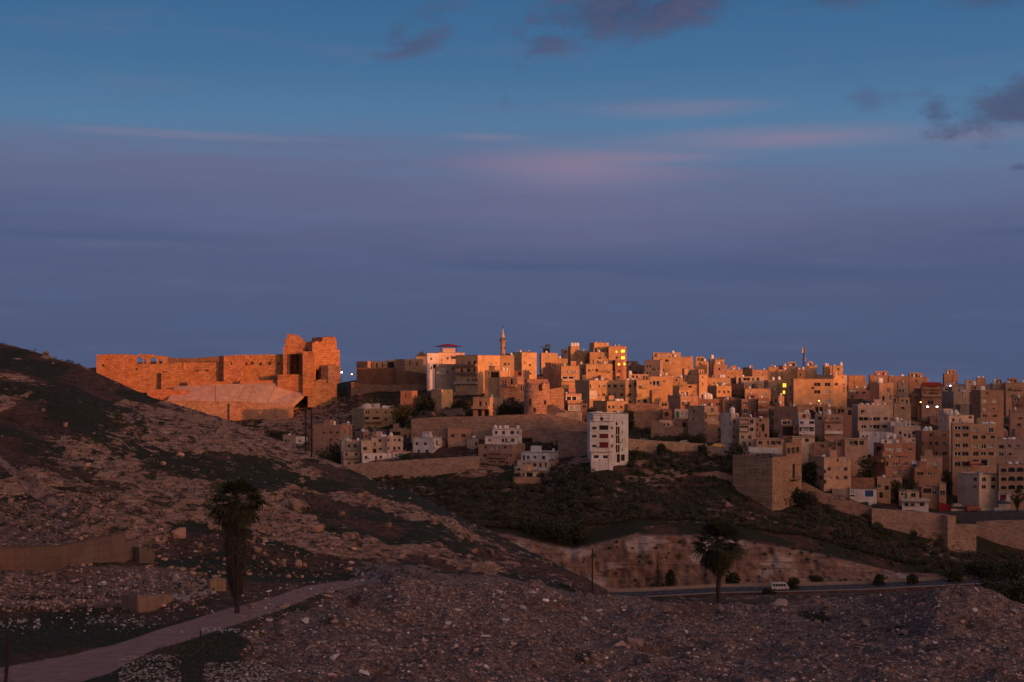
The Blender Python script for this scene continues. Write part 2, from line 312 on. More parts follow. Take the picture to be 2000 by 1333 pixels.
    green = sstep(green, 0.38, 0.56) + 0.16 * sstep(t, 8.02, 8.1) * (1 - sstep(t, 12, 12.8)) * sstep(px, 700, 760)
    for cx, cy, rx, ry, k in ((130, 815, 75, 24, .9), (30, 722, 90, 18, .7), (420, 1100, 90, 20, .5), (150, 1230, 150, 40, .4), (380, 1290, 90, 40, .9), (560, 1130, 140, 20, .7), (950, 1150, 160, 16, .8), (650, 945, 70, 14, .7), (540, 915, 30, 16, .7)):
        green = green + k * np.exp(-(((px - cx) / rx) ** 2 + ((py - cy) / ry) ** 2) * 1.2)
    return disp, cliff_n * cl, np.clip(rockm, 0, 1), rubble * (1 - road), np.clip(green, 0, 1.0), road, cl

def t_of(px, D):
    Dk, Zk = column(px); Dk = Dk[0]; Zk = Zk[0]
    t = float(np.interp(D, Dk, np.arange(K))); z = float(np.interp(t, np.arange(K), Zk))
    return t, z
def ground(px, D):
    """world point on the finished ground in photo column px at distance D"""
    t, z = t_of(px, D); X = (px - 1000) / F * D
    a = detail(np.array([X]), np.array([float(D)]), np.array([z]), np.array([t]))
    return Vector((X, D, z + float(a[0][0])))
def hit(px, py, dmin=60.0, dmax=1400.0, n=700):
    """where the sight line of photo pixel (px, py) meets the smooth ground beyond dmin"""
    Dk, Zk = column(px); D = dmin * (dmax / dmin) ** np.linspace(0, 1, n)
    z = np.interp(D, Dk[0], Zk[0]); yy = HY - z / D * F
    idx = np.where(yy <= py)[0]
    i = idx[0] if len(idx) else int(np.argmin(yy))
    return float(D[i])
def hitg(px, py, dmin=60.0): return ground(px, hit(px, py, dmin))

def mesh_obj(name, verts, faces, mat=None, parent=None, smooth=False, attrs=None, uvs=None):
    me = bpy.data.meshes.new(name)
    verts = np.asarray(verts, np.float32); 
    if isinstance(faces, np.ndarray):
        nf, k = faces.shape
        me.vertices.add(len(verts)); me.vertices.foreach_set('co', verts.ravel())
        me.loops.add(nf * k); me.loops.foreach_set('vertex_index', faces.astype(np.int32).ravel())
        me.polygons.add(nf); me.polygons.foreach_set('loop_start', np.arange(0, nf * k, k, dtype=np.int32))
        me.update(calc_edges=True); me.validate()
    else:
        me.from_pydata([tuple(map(float, v)) for v in verts], [], faces); me.update()
    if smooth: me.polygons.foreach_set('use_smooth', np.ones(len(me.polygons), bool))
    if attrs:
        for k, v in attrs.items():
            a = me.attributes.new(k, 'FLOAT', 'POINT'); a.data.foreach_set('value', np.asarray(v, np.float32).ravel())
    o = bpy.data.objects.new(name, me); col.objects.link(o)
    for m_ in (mat if isinstance(mat, (list, tuple)) else [mat]):
        if m_: me.materials.append(m_)
    if parent: o.parent = parent
    return o
def grid_faces(nr, nc):
    i = np.arange((nr - 1) * (nc - 1)); r = i // (nc - 1); c = i % (nc - 1); a = r * nc + c
    return np.stack([a, a + 1, a + nc + 1, a + nc], -1)
def patch(name, pxs, ts, mat, kind='structure'):
    Dk, Zk = column(pxs)
    k = np.clip(np.floor(ts).astype(int), 0, K - 2); f = (ts - k)[:, None]
    D = (Dk[:, k].T) * (1 - f) + (Dk[:, k + 1].T) * f
    Z = (Zk[:, k].T) * (1 - f) + (Zk[:, k + 1].T) * f
    X = (pxs[None, :] - 1000) / F * D
    T = np.repeat(ts[:, None], len(pxs), 1)
    dsp, cn, rk, rb, gr, rd, cf = detail(X, D, Z, T)
    Y = D - cn
    v = np.stack([X * Y / D, Y, Z + dsp], -1).reshape(-1, 3)
    o = mesh_obj(name, v, grid_faces(len(ts), len(pxs)), mat, smooth=True, attrs={'rock': rk, 'rubble': rb, 'green': gr, 'road': rd, 'cliff': cf})
    o['kind'] = kind
    return o
# ---------------------------------------------------------------- materials
MATS = {}
def material(name):
    m = bpy.data.materials.new(name); m.use_nodes = True; MATS[name] = m
    g = N(m.node_tree); b = g.n['Principled BSDF']; b.inputs['Roughness'].default_value = 0.9
    b.inputs['Specular IOR Level'].default_value = 0.2
    return m, g, b
def bump(g, b, h, strength=0.5, dist=0.1):
    n = g.new('ShaderNodeBump'); n.inputs['Strength'].default_value = strength; n.inputs['Distance'].default_value = dist
    g.put(n.inputs['Height'], h); g.l.new(n.outputs[0], b.inputs['Normal'])
def attr(g, name):
    n = g.new('ShaderNodeAttribute'); n.attribute_name = name; return n.outputs['Fac']
def wpos(g):
    return g.new('ShaderNodeNewGeometry').outputs['Position']

def ground_material(name, far_slope=False):
    m, g, b = material(name)
    p = wpos(g)
    k = 0.5 if far_slope else 1.0
    n1 = g.noise(p, 0.9 * k, 6, 0.62); n2 = g.noise(p, 4.5 * k, 6, 0.66); n3 = g.noise(p, 0.16 * k, 4, 0.55)
    n4 = g.noise(p, 14 * k, 5, 0.7)
    soil = g.ramp(n1, [(0.3, (0.032, 0.017, 0.012)), (0.5, (0.068, 0.034, 0.022)), (0.72, (0.16, 0.085, 0.056))])
    soil = g.mix(g.ss(n4, 0.55, 0.72), soil, (0.30, 0.19, 0.14))
    grass = g.ramp(n2, [(0.3, (0.014, 0.015, 0.008)), (0.55, (0.030, 0.031, 0.014)), (0.75, (0.065, 0.058, 0.030))])
    gr = g.m('ADD', g.m('MULTIPLY', attr(g, 'green'), 0.72), g.m('ADD', g.m('MULTIPLY', g.m('SUBTRACT', n1, 0.5), 1.3), g.m('MULTIPLY', g.m('SUBTRACT', n2, 0.5), 0.9)))
    base = g.mix(g.ss(gr, 0.38, 0.62), soil, grass)
    # limestone
    band = g.noise(g.vscale(p, (0.35, 0.35, 3.2)), 1.3 * k, 6, 0.65, 0.6)
    lime = g.ramp(band, [(0.3, (0.06, 0.032, 0.021)), (0.42, (0.23, 0.13, 0.088)), (0.54, (0.42, 0.26, 0.185)), (0.70, (0.66, 0.45, 0.34))])
    lime = g.mix(g.m('MULTIPLY', g.ss(n3, 0.45, 0.65), 0.45), lime, (0.34, 0.19, 0.12))
    lime = g.mix(g.m('MULTIPLY', g.ss(n2, 0.6, 0.42), 0.55), lime, (0.12, 0.075, 0.055))
    tilt = g.new('ShaderNodeVectorMath', operation='DOT_PRODUCT'); g.put(tilt.inputs[0], p); tilt.inputs[1].default_value = (0.10, 0.02, 1.0)
    sx, sy, sz = g.sep(p)
    beds = g.noise(g.xyz(g.m('MULTIPLY', sx, 0.30), g.m('MULTIPLY', sy, 0.30), g.m('MULTIPLY', tilt.outputs['Value'], 1.5)), 1.7 * k, 6, 0.62, 0.4)
    mid = g.noise(p, 0.55 * k, 5, 0.7)
    rk = g.m('ADD', attr(g, 'rock'), g.m('ADD', g.m('MULTIPLY', g.m('SUBTRACT', beds, 0.5), 2.2), g.m('MULTIPLY', g.m('SUBTRACT', mid, 0.5), 1.8)))
    rk = g.m('ADD', rk, g.m('MULTIPLY', g.m('SUBTRACT', n2, 0.5), 0.6))
    base = g.mix(g.ss(rk, 0.48, 0.62), base, lime)
    base = g.mix(g.m('MULTIPLY', g.ss(beds, 0.44, 0.36), g.m('MULTIPLY', attr(g, 'rock'), 0.8)), base, (0.045, 0.026, 0.018))  # crevice shade between the beds painted dark into the colour
    cst = g.noise(g.vscale(p, (0.5, 0.5, 0.10)), 1.2, 6, 0.66, 0.5); cpa = g.noise(g.vscale(p, (0.035, 0.035, 0.10)), 1.6, 4, 0.55); cbd = g.noise(g.vscale(p, (0.06, 0.06, 1.0)), 1.4, 5, 0.6)
    cliffc = g.ramp(cst, [(0.3, (0.10, 0.052, 0.036)), (0.48, (0.22, 0.13, 0.092)), (0.7, (0.33, 0.205, 0.15))])
    cliffc = g.mix(g.m('MULTIPLY', g.ss(cpa, 0.52, 0.64), 0.7), cliffc, (0.50, 0.40, 0.36))
    cliffc = g.mix(g.m('MULTIPLY', g.ss(cbd, 0.53, 0.62), 0.7), cliffc, (0.13, 0.075, 0.055))
    base = g.mix(attr(g, 'cliff'), base, cliffc)
    # spoil heap: earth, broken stone of many tints
    vc = g.new('ShaderNodeTexVoronoi'); g.put(vc.inputs['Vector'], p); vc.inputs['Scale'].default_value = 4.2
    vd, vcol = vc.outputs['Distance'], vc.outputs['Color']
    rch = g.sep(vcol)[0]
    tint = g.ramp(rch, [(0.0, (0.07, 0.046, 0.040)), (0.3, (0.18, 0.12, 0.102)), (0.6, (0.33, 0.22, 0.18)), (0.86, (0.44, 0.30, 0.25)), (0.95, (0.50, 0.28, 0.18)), (1.0, (0.75, 0.66, 0.60))])
    spoil = g.mix(g.ss(n4, 0.4, 0.62), (0.095, 0.062, 0.052), tint)
    spoil = g.mix(g.m('MULTIPLY', g.ss(n3, 0.52, 0.68), 0.6), spoil, (0.12, 0.062, 0.042))
    spoil = g.mix(g.ss(n2, 0.60, 0.70), spoil, (0.52, 0.39, 0.335))
    base = g.mix(g.ss(g.m('ADD', attr(g, 'rubble'), g.m('MULTIPLY', g.m('SUBTRACT', n2, 0.5), 0.9)), 0.4, 0.6), base, spoil)
    track = g.ramp(n1, [(0.3, (0.22, 0.135, 0.115)), (0.6, (0.31, 0.20, 0.17)), (0.8, (0.38, 0.26, 0.22))])
    base = g.mix(g.ss(attr(g, 'road'), 0.35, 0.75), base, track)
    g.put(b.inputs['Base Color'], base)
    h = g.m('ADD', g.m('MULTIPLY', n2, 0.6), g.m('ADD', g.m('MULTIPLY', n4, 0.35), g.m('MULTIPLY', g.m('MULTIPLY', vd, attr(g, 'rubble')), -0.7)))
    bump(g, b, h, 0.9, 0.35 if not far_slope else 0.8)
    return m
M_GROUND = ground_material('near_ground')
M_SLOPE = ground_material('far_ground', True)

def wall_material(name, kind='plaster', rough_scale=1.0):
    """base colour comes from the object's own colour; stains, courses and grain on top"""
    m, g, b = material(name)
    oi = g.new('ShaderNodeObjectInfo'); c = oi.outputs['Color']
    p = wpos(g)
    sx, sy, sz = g.sep(p)
    if kind == 'plaster':
        st = g.noise(g.vscale(p, (1.2, 1.2, 0.22)), 0.9, 5, 0.6)
        n = g.noise(p, 0.35, 5, 0.6); f = g.noise(p, 3.5, 4, 0.7)
        c = g.mix(g.m('MULTIPLY', g.ss(st, 0.48, 0.74), 0.4), c, g.mix(1.0, c, (0.52, 0.45, 0.40), 'MULTIPLY'))
        c = g.mix(1.0, c, g.ramp(n, [(0.3, (0.74, 0.71, 0.69)), (0.68, (1.12, 1.09, 1.06))]), 'MULTIPLY')
        c = g.mix(1.0, c, g.ramp(f, [(0.3, (0.90, 0.89, 0.88)), (0.7, (1.05, 1.05, 1.04))]), 'MULTIPLY')
        course = g.m('PINGPONG', g.m('MULTIPLY', sz, 1.55), 0.5)
        c = g.mix(g.m('MULTIPLY', g.ss(course, 0.10, 0.0), 0.35), c, g.mix(1.0, c, (0.5, 0.45, 0.42), 'MULTIPLY'))
        g.put(b.inputs['Base Color'], c)
        bump(g, b, f, 0.35, 0.06)
    else:
        # rough stone masonry in courses
        cs = 0.55 * rough_scale
        q = g.noise(p, 0.9, 3, 0.5)
        row = g.m('ADD', g.m('DIVIDE', sz, cs), g.m('MULTIPLY', q, 0.5))
        ri = g.m('FLOOR', row); rf = g.m('SUBTRACT', row, ri)
        u = g.m('ADD', g.m('DIVIDE', g.m('ADD', sx, g.m('MULTIPLY', sy, 0.7)), cs * 1.7), g.m('MULTIPLY', g.m('MODULO', ri, 2.0), 0.5))
        ci = g.m('FLOOR', u); cf = g.m('SUBTRACT', u, ci)
        wn = g.new('ShaderNodeTexWhiteNoise', noise_dimensions='2D'); g.put(wn.inputs['Vector'], g.xyz(ci, ri, 0.0))
        joint = g.m('MAXIMUM', g.ss(g.m('ABSOLUTE', g.m('SUBTRACT', rf, 0.5)), 0.38, 0.5), g.ss(g.m('ABSOLUTE', g.m('SUBTRACT', cf, 0.5)), 0.42, 0.5))
        n = g.noise(p, 0.22, 6, 0.62); f = g.noise(p, 2.4, 5, 0.7); n5 = g.noise(p, 0.6, 5, 0.65)
        c = g.mix(1.0, c, g.ramp(wn.outputs[0], [(0.0, (0.78, 0.75, 0.73)), (0.5, (0.98, 0.97, 0.96)), (1.0, (1.14, 1.12, 1.1))]), 'MULTIPLY')
        c = g.mix(1.0, c, g.ramp(n, [(0.3, (0.76, 0.70, 0.67)), (0.5, (0.95, 0.93, 0.91)), (0.72, (1.1, 1.08, 1.06))]), 'MULTIPLY')
        c = g.mix(g.m('MULTIPLY', g.ss(n5, 0.55, 0.72), 0.55), c, g.mix(1.0, c, (0.48, 0.38, 0.35), 'MULTIPLY'))
        c = g.mix(g.m('MULTIPLY', joint, 0.4), c, g.mix(1.0, c, (0.35, 0.3, 0.28), 'MULTIPLY'))
        g.put(b.inputs['Base Color'], c)
        bump(g, b, g.m('ADD', g.m('MULTIPLY', f, 0.7), g.m('ADD', g.m('MULTIPLY', joint, -0.6), g.m('MULTIPLY', wn.outputs[0], 0.5))), 0.8, 0.3 * rough_scale)
    return m
M_PLASTER = wall_material('rendered_wall'); M_STONE = wall_material('stone_wall', 'stone'); M_BIGSTONE = wall_material('castle_stone', 'stone', 1.5)

def simple(name, c, rough=0.8, metal=0.0, var=0.25, scale=2.0, emit=None, estr=0.0, spec=0.3, bumpd=0.02):
    m, g, b = material(name)
    p = wpos(g); n = g.noise(p, scale, 4, 0.6)
    cc = g.mix(1.0, (*c, 1), g.ramp(n, [(0.25, (1 - var,) * 3), (0.75, (1 + var * .4,) * 3)]), 'MULTIPLY')
    g.put(b.inputs['Base Color'], cc)
    b.inputs['Roughness'].default_value = rough; b.inputs['Metallic'].default_value = metal; b.inputs['Specular IOR Level'].default_value = spec
    if emit: b.inputs['Emission Color'].default_value = (*emit, 1); b.inputs['Emission Strength'].default_value = estr
    bump(g, b, n, 0.3, bumpd)
    return m
M_GLASS = simple('window_glass', (0.02, 0.022, 0.028), 0.12, 0, 0.3, 0.5, spec=0.5, bumpd=0.005)
M_FRAME = simple('window_frame', (0.22, 0.17, 0.15), 0.6)
M_WFRAME = simple('white_frame', (0.6, 0.56, 0.53), 0.6)
M_TANK = simple('tank_white', (0.72, 0.68, 0.66), 0.5, 0, 0.3)
M_TANKG = simple('tank_grey', (0.32, 0.31, 0.32), 0.5, 0.3, 0.3)
M_TANKD = simple('tank_dark', (0.04, 0.035, 0.035), 0.5)
M_METAL = simple('dark_metal', (0.05, 0.045, 0.045), 0.5, 0.6, 0.3)
M_IRON = simple('rusty_iron', (0.045, 0.028, 0.024), 0.8, 0.2, 0.5)
M_ROOF = simple('flat_roof', (0.24, 0.17, 0.135), 0.95, 0, 0.4, 0.8)
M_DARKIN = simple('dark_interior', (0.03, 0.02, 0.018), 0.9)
M_RED = simple('red_paint', (0.22, 0.022, 0.018), 0.6)
M_GREEN = simple('green_paint', (0.03, 0.20, 0.10), 0.6)
M_TEAL = simple('green_canopy', (0.02, 0.06, 0.055), 0.6)
M_BLUE = simple('blue_paint', (0.03, 0.07, 0.22), 0.6)
M_CONC = simple('concrete', (0.30, 0.215, 0.17), 0.9, 0, 0.35, 0.7, bumpd=0.05)
M_DISH = simple('dish_grey', (0.3, 0.28, 0.28), 0.5)
M_SUNGLINT = simple('window_sun_glint', (0.6, 0.3, 0.05), 0.4, emit=(1.0, 0.42, 0.03), estr=1.5)  # sun reflected in the panes, painted as emission
M_LAMP = simple('lamp_white', (0.9, 0.9, 0.9), 0.4, emit=(0.9, 0.97, 1.0), estr=14)
M_LAMPO = simple('lamp_amber', (0.9, 0.7, 0.4), 0.4, emit=(1.0, 0.42, 0.10), estr=10)
M_ASPH = simple('asphalt', (0.052, 0.05, 0.055), 0.9, 0, 0.35, 0.6)
M_KERB = simple('kerb', (0.22, 0.17, 0.15), 0.9, 0, 0.35, 1.5)
M_PAINTW = simple('road_paint', (0.5, 0.48, 0.45), 0.8)
M_VAN = simple('van_white', (0.42, 0.41, 0.40), 0.35, spec=0.5, var=0.1)
M_CARB = simple('car_blue', (0.03, 0.05, 0.13), 0.3, spec=0.5, var=0.1)
M_CARG = simple('car_grey', (0.18, 0.18, 0.19), 0.3, spec=0.5, var=0.1)
M_CARY = simple('car_yellow', (0.75, 0.40, 0.03), 0.35, spec=0.5, var=0.1)
M_TYRE = simple('tyre', (0.02, 0.02, 0.02), 0.9)
M_BARK = simple('bark', (0.045, 0.032, 0.026), 0.95, 0, 0.5, 6, bumpd=0.05)
M_SKIRT = simple('dead_fronds', (0.06, 0.043, 0.033), 0.95, 0, 0.6, 5)
M_WOODP = simple('pole_wood', (0.035, 0.024, 0.020), 0.9, 0, 0.4, 3)
M_PLASTIC = simple('litter_plastic', (0.34, 0.35, 0.38), 0.5, 0, 0.5, 8)
M_WHITEST = simple('white_rubble', (0.32, 0.28, 0.275), 0.9, 0, 0.45, 5, bumpd=0.06)
def leafmat(name, a, b_, scale=0.8):
    m, g, b = material(name)
    p = wpos(g); n = g.noise(p, scale, 4, 0.6)
    oi = g.new('ShaderNodeNewGeometry')
    g.put(b.inputs['Base Color'], g.mix(g.m('ADD', g.m('MULTIPLY', n, 0.6), g.m('MULTIPLY', oi.outputs['Random Per Island'], 0.4)), (*a, 1), (*b_, 1)))
    b.inputs['Roughness'].default_value = 0.75
    return m
M_LEAF = leafmat('foliage', (0.018, 0.022, 0.012), (0.065, 0.062, 0.034))
M_SCRUB = leafmat('scrub', (0.032, 0.034, 0.022), (0.10, 0.092, 0.062), 0.35)
M_PALM = leafmat('palm_leaf', (0.020, 0.022, 0.011), (0.062, 0.056, 0.026))
def rockmat(name, lo, hi, scale=2.0):
    m, g, b = material(name)
    p = wpos(g); n = g.noise(p, scale, 6, 0.65); isl = g.new('ShaderNodeNewGeometry').outputs['Random Per Island']
    c = g.mix(n, (*lo, 1), (*hi, 1))
    c = g.mix(1.0, c, g.ramp(isl, [(0.0, (0.45, 0.43, 0.42)), (0.5, (0.9, 0.9, 0.9)), (0.8, (1.35, 1.3, 1.25)), (0.92, (1.5, 1.5, 1.5)), (1.0, (2.1, 2.05, 2.05))]), 'MULTIPLY')
    g.put(b.inputs['Base Color'], c); bump(g, b, g.noise(p, scale * 4, 5, 0.7), 0.6, 0.08)
    return m
M_ROCK = rockmat('rubble_stone', (0.18, 0.112, 0.09), (0.42, 0.29, 0.24), 1.5)
M_ROCKW = rockmat('pale_stone', (0.40, 0.36, 0.34), (0.66, 0.60, 0.57), 2.5)
M_BOULDER = rockmat('boulder', (0.20, 0.115, 0.08), (0.40, 0.25, 0.185), 1.2)

M_FAR = simple('far_plain', (0.10, 0.085, 0.08), 1.0, 0, 0.3, 0.01)

M_TWIG = leafmat('twiggy_scrub', (0.075, 0.055, 0.042), (0.16, 0.12, 0.095), 0.5)
M_GRASS = leafmat('grass_blades', (0.022, 0.030, 0.012), (0.10, 0.095, 0.045), 0.9)
# ---------------------------------------------------------------- the land
side_l = np.array([-40000, -20000, -12000, -7000, -4500, -3000, -2200, -1500, -1000, -700, -500, -350])
side_r = np.array([2350, 2550, 2800, 3200, 3800, 4600, 6000, 9000, 14000, 24000, 42000])
def cols(a, b, step): return np.concatenate([side_l[side_l < a], np.arange(a, b + 1, step), side_r[side_r > b]]).astype(float)
patch('foreground_ground', cols(-250, 2250, 2.4), np.concatenate([np.linspace(0, 1, 26)[:-1], np.linspace(1, 3.3, 290)]), M_GROUND)
patch('rocky_hillside', cols(-250, 1400, 2.3), np.concatenate([np.linspace(3.3, 5.15, 330)[:-1], np.linspace(5.15, 6.0, 36)]), M_GROUND)
patch('town_hillside', cols(-100, 2200, 3.0), np.concatenate([np.linspace(6.0, 7, 14)[:-1], np.linspace(7, 13, 330)]), M_SLOPE)
patch('distant_plateau', cols(-200, 2200, 40), np.linspace(13, 16, 40), M_FAR)

# land behind the viewpoint: rises to the western ridge whose long evening shadow lies over the near ground
S2 = np.array([math.sin(SUN_AZ), -math.cos(SUN_AZ)]); T2 = np.array([math.cos(SUN_AZ), math.sin(SUN_AZ)])
RIDGE_R = 700.0
RIDGE = [(-3000, 112), (0, 106), (150, 102), (250, 95), (340, 86), (362, 82), (374, 79), (382, 75.5), (396, 75.5), (420, 77), (438, 79), (468, 76.5), (498, 76.5), (549, 80.5), (592, 85.5), (664, 88), (800, 94), (4000, 110)]  # unseen crest, heights shaped to place the shadow edge on the town
def build_ridge():
    ss = np.concatenate([np.linspace(-3000, -100, 40), np.linspace(-90, 900, 180), np.linspace(920, 4000, 40)])
    rr_ = np.concatenate([np.linspace(330, 640, 12), np.linspace(650, 760, 23), np.linspace(790, 2400, 14)])
    S, R = np.meshgrid(ss, rr_)
    crest = np.interp(S, [a for a, b in RIDGE], [b for a, b in RIDGE])
    prof = np.where(R < RIDGE_R, sstep(R, 330, RIDGE_R), 1 - 0.5 * sstep(R, RIDGE_R, 2400))
    base = -12.0
    Z = base + (crest - base) * prof + (fbm(S / 60, R / 60, 3, 91) - 0.5) * 7 * prof * (np.abs(R - RIDGE_R) > 25)
    X = S * T2[0] + R * S2[0]; Y = S * T2[1] + R * S2[1]
    keep = None
    n0 = len(rr_)
    o = mesh_obj('western_ridge', np.stack([X, Y, Z], -1).reshape(-1, 3), grid_faces(n0, len(ss)), M_SLOPE, smooth=True, attrs={'green': np.full(X.size, 0.3)})
    o['kind'] = 'structure'
build_ridge()
o = mesh_obj('plain', [(-9000, -9000, -75), (9000, -9000, -75), (9000, 9000, -75), (-9000, 9000, -75)], [(0, 1, 2, 3)], M_FAR); o['kind'] = 'structure'
o = mesh_obj('viewpoint_ground', [(x, y, -9.0 - (0.6 if y < -300 else 0)) for y in (-420, -60, 5.2) for x in (-420, -60, 0, 60, 420)], [(r * 5 + c, r * 5 + c + 1, r * 5 + c + 6, r * 5 + c + 5) for r in range(2) for c in range(4)], M_GROUND); o['kind'] = 'structure'
# ---------------------------------------------------------------- helpers for things
rnd = random.Random(7)
def tag(o, label=None, cat=None, group=None, kind=None):
    if label: o['label'] = label
    if cat: o['category'] = cat
    if group: o['group'] = group
    if kind: o['kind'] = kind
    return o
def empty(name, loc, rz=0.0):
    o = bpy.data.objects.new(name, None); col.objects.link(o); o.location = loc; o.rotation_euler = (0, 0, rz); o.empty_display_size = 0.5
    return o
class MB:
    """collects shapes in world or local coordinates and links them as one mesh object"""
    def __init__(s): s.v = []; s.f = []; s.mi = []
    def quad(s, a, b, c, d_, m=0):
        i = len(s.v); s.v += [tuple(a), tuple(b), tuple(c), tuple(d_)]; s.f.append((i, i + 1, i + 2, i + 3)); s.mi.append(m)
    def tri(s, a, b, c, m=0):
        i = len(s.v); s.v += [tuple(a), tuple(b), tuple(c)]; s.f.append((i, i + 1, i + 2)); s.mi.append(m)
    def poly(s, pts, m=0):
        i = len(s.v); s.v += [tuple(p) for p in pts]; s.f.append(tuple(range(i, i + len(pts)))); s.mi.append(m)
    def box(s, c, size, rz=0.0, m=0, taper=1.0):
        hx, hy, hz = size[0] / 2, size[1] / 2, size[2] / 2; cs, sn = math.cos(rz), math.sin(rz); P8 = []
        for z_, k in ((-hz, 1.0), (hz, taper)):
            for x, y in ((-hx, -hy), (hx, -hy), (hx, hy), (-hx, hy)):
                x *= k; y *= k; P8.append((c[0] + x * cs - y * sn, c[1] + x * sn + y * cs, c[2] + z_))
        i = len(s.v); s.v += P8
        for f in ((0, 3, 2, 1), (4, 5, 6, 7), (0, 1, 5, 4), (1, 2, 6, 5), (2, 3, 7, 6), (3, 0, 4, 7)): s.f.append(tuple(i + k for k in f)); s.mi.append(m)
    def tube(s, a, b, r0, r1=None, n=8, m=0, caps=True):
        r1 = r0 if r1 is None else r1; a = Vector(a); b = Vector(b); d_ = (b - a).normalized()
        u = d_.orthogonal().normalized(); v = d_.cross(u); i = len(s.v)
        for p, r in ((a, r0), (b, r1)):
            for k in range(n):
                t = 2 * math.pi * k / n; s.v.append(tuple(p + u * (r * math.cos(t)) + v * (r * math.sin(t))))
        for k in range(n): s.f.append((i + k, i + (k + 1) % n, i + n + (k + 1) % n, i + n + k)); s.mi.append(m)
        if caps:
            s.f.append(tuple(i + k for k in reversed(range(n)))); s.mi.append(m); s.f.append(tuple(i + n + k for k in range(n))); s.mi.append(m)
    def lathe(s, c, prof, n=16, m=0):
        """prof: list of (radius, z); closed with caps where the radius is not 0"""
        i = len(s.v)
        for r, z_ in prof:
            for k in range(n):
                t = 2 * math.pi * k / n; s.v.append((c[0] + r * math.cos(t), c[1] + r * math.sin(t), c[2] + z_))
        for j in range(len(prof) - 1):
            for k in range(n):
                s.f.append((i + j * n + k, i + j * n + (k + 1) % n, i + (j + 1) * n + (k + 1) % n, i + (j + 1) * n + k)); s.mi.append(m)
        s.f.append(tuple(i + (len(prof) - 1) * n + k for k in range(n))); s.mi.append(m)
    def build(s, name, mats, parent=None, smooth=False, color=None, local=True):
        mats = mats if isinstance(mats, (list, tuple)) else [mats]
        me = bpy.data.meshes.new(name)
        vs = s.v
        if parent is not None and local is False:
            inv = (Matrix.Translation(parent.location) @ Matrix.Rotation(parent.rotation_euler.z, 4, 'Z')).inverted()
            vs = [tuple(inv @ Vector(v)) for v in vs]
        me.from_pydata(vs, [], s.f)
        for m_ in mats: me.materials.append(m_)
        me.polygons.foreach_set('material_index', s.mi)
        if smooth: me.polygons.foreach_set('use_smooth', [True] * len(me.polygons))
        me.update()
        o = bpy.data.objects.new(name, me); col.objects.link(o)
        if parent is not None: o.parent = parent
        if color: o.color = (*color, 1)
        return o
def W(px, py, D): return Vector(((px - 1000) / F * D, D, Zp(D, py)))

# ---- window: a unit mesh (1 x 1, frame proud of the pane) scaled to size; copies share it
def unit_window(name, fm, gm, mull=True):
    b = MB(); t = 0.09
    for x0, x1, z0, z1 in ((0, t, 0, 1), (1 - t, 1, 0, 1), (t, 1 - t, 0, t), (t, 1 - t, 1 - t, 1)) + (((0.5 - t / 2, 0.5 + t / 2, t, 1 - t),) if mull else ()):
        b.box(((x0 + x1) / 2, -0.03, (z0 + z1) / 2), (x1 - x0, 0.06, z1 - z0), 0, 0)
    b.quad((t * .5, 0, t * .5), (1 - t * .5, 0, t * .5), (1 - t * .5, 0, 1 - t * .5), (t * .5, 0, 1 - t * .5), 1)
    me = bpy.data.meshes.new(name); me.from_pydata(b.v, [], b.f); me.materials.append(fm); me.materials.append(gm)
    me.polygons.foreach_set('material_index', b.mi); me.update(); return me
WIN = {'w': unit_window('window', M_FRAME, M_GLASS), 'n': unit_window('window', M_FRAME, M_GLASS, False), 'l': unit_window('window', M_FRAME, M_SUNGLINT),
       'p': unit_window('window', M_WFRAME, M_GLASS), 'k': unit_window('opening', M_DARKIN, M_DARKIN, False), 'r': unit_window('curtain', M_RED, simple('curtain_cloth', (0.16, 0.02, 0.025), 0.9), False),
       'd': unit_window('door', M_FRAME, M_DARKIN), 'g': unit_window('door', M_GREEN, M_GREEN), 'u': unit_window('door', M_BLUE, M_BLUE), 's': unit_window('shutter', M_WFRAME, M_TANKG), 'q': unit_window('sign', M_GREEN, M_GREEN, False)}
NAMES = {'w': 'window', 'n': 'window', 'l': 'window', 'p': 'window', 'k': 'opening', 'r': 'curtain', 'd': 'door', 'g': 'door', 'u': 'door', 's': 'shutter', 'q': 'sign_board'}

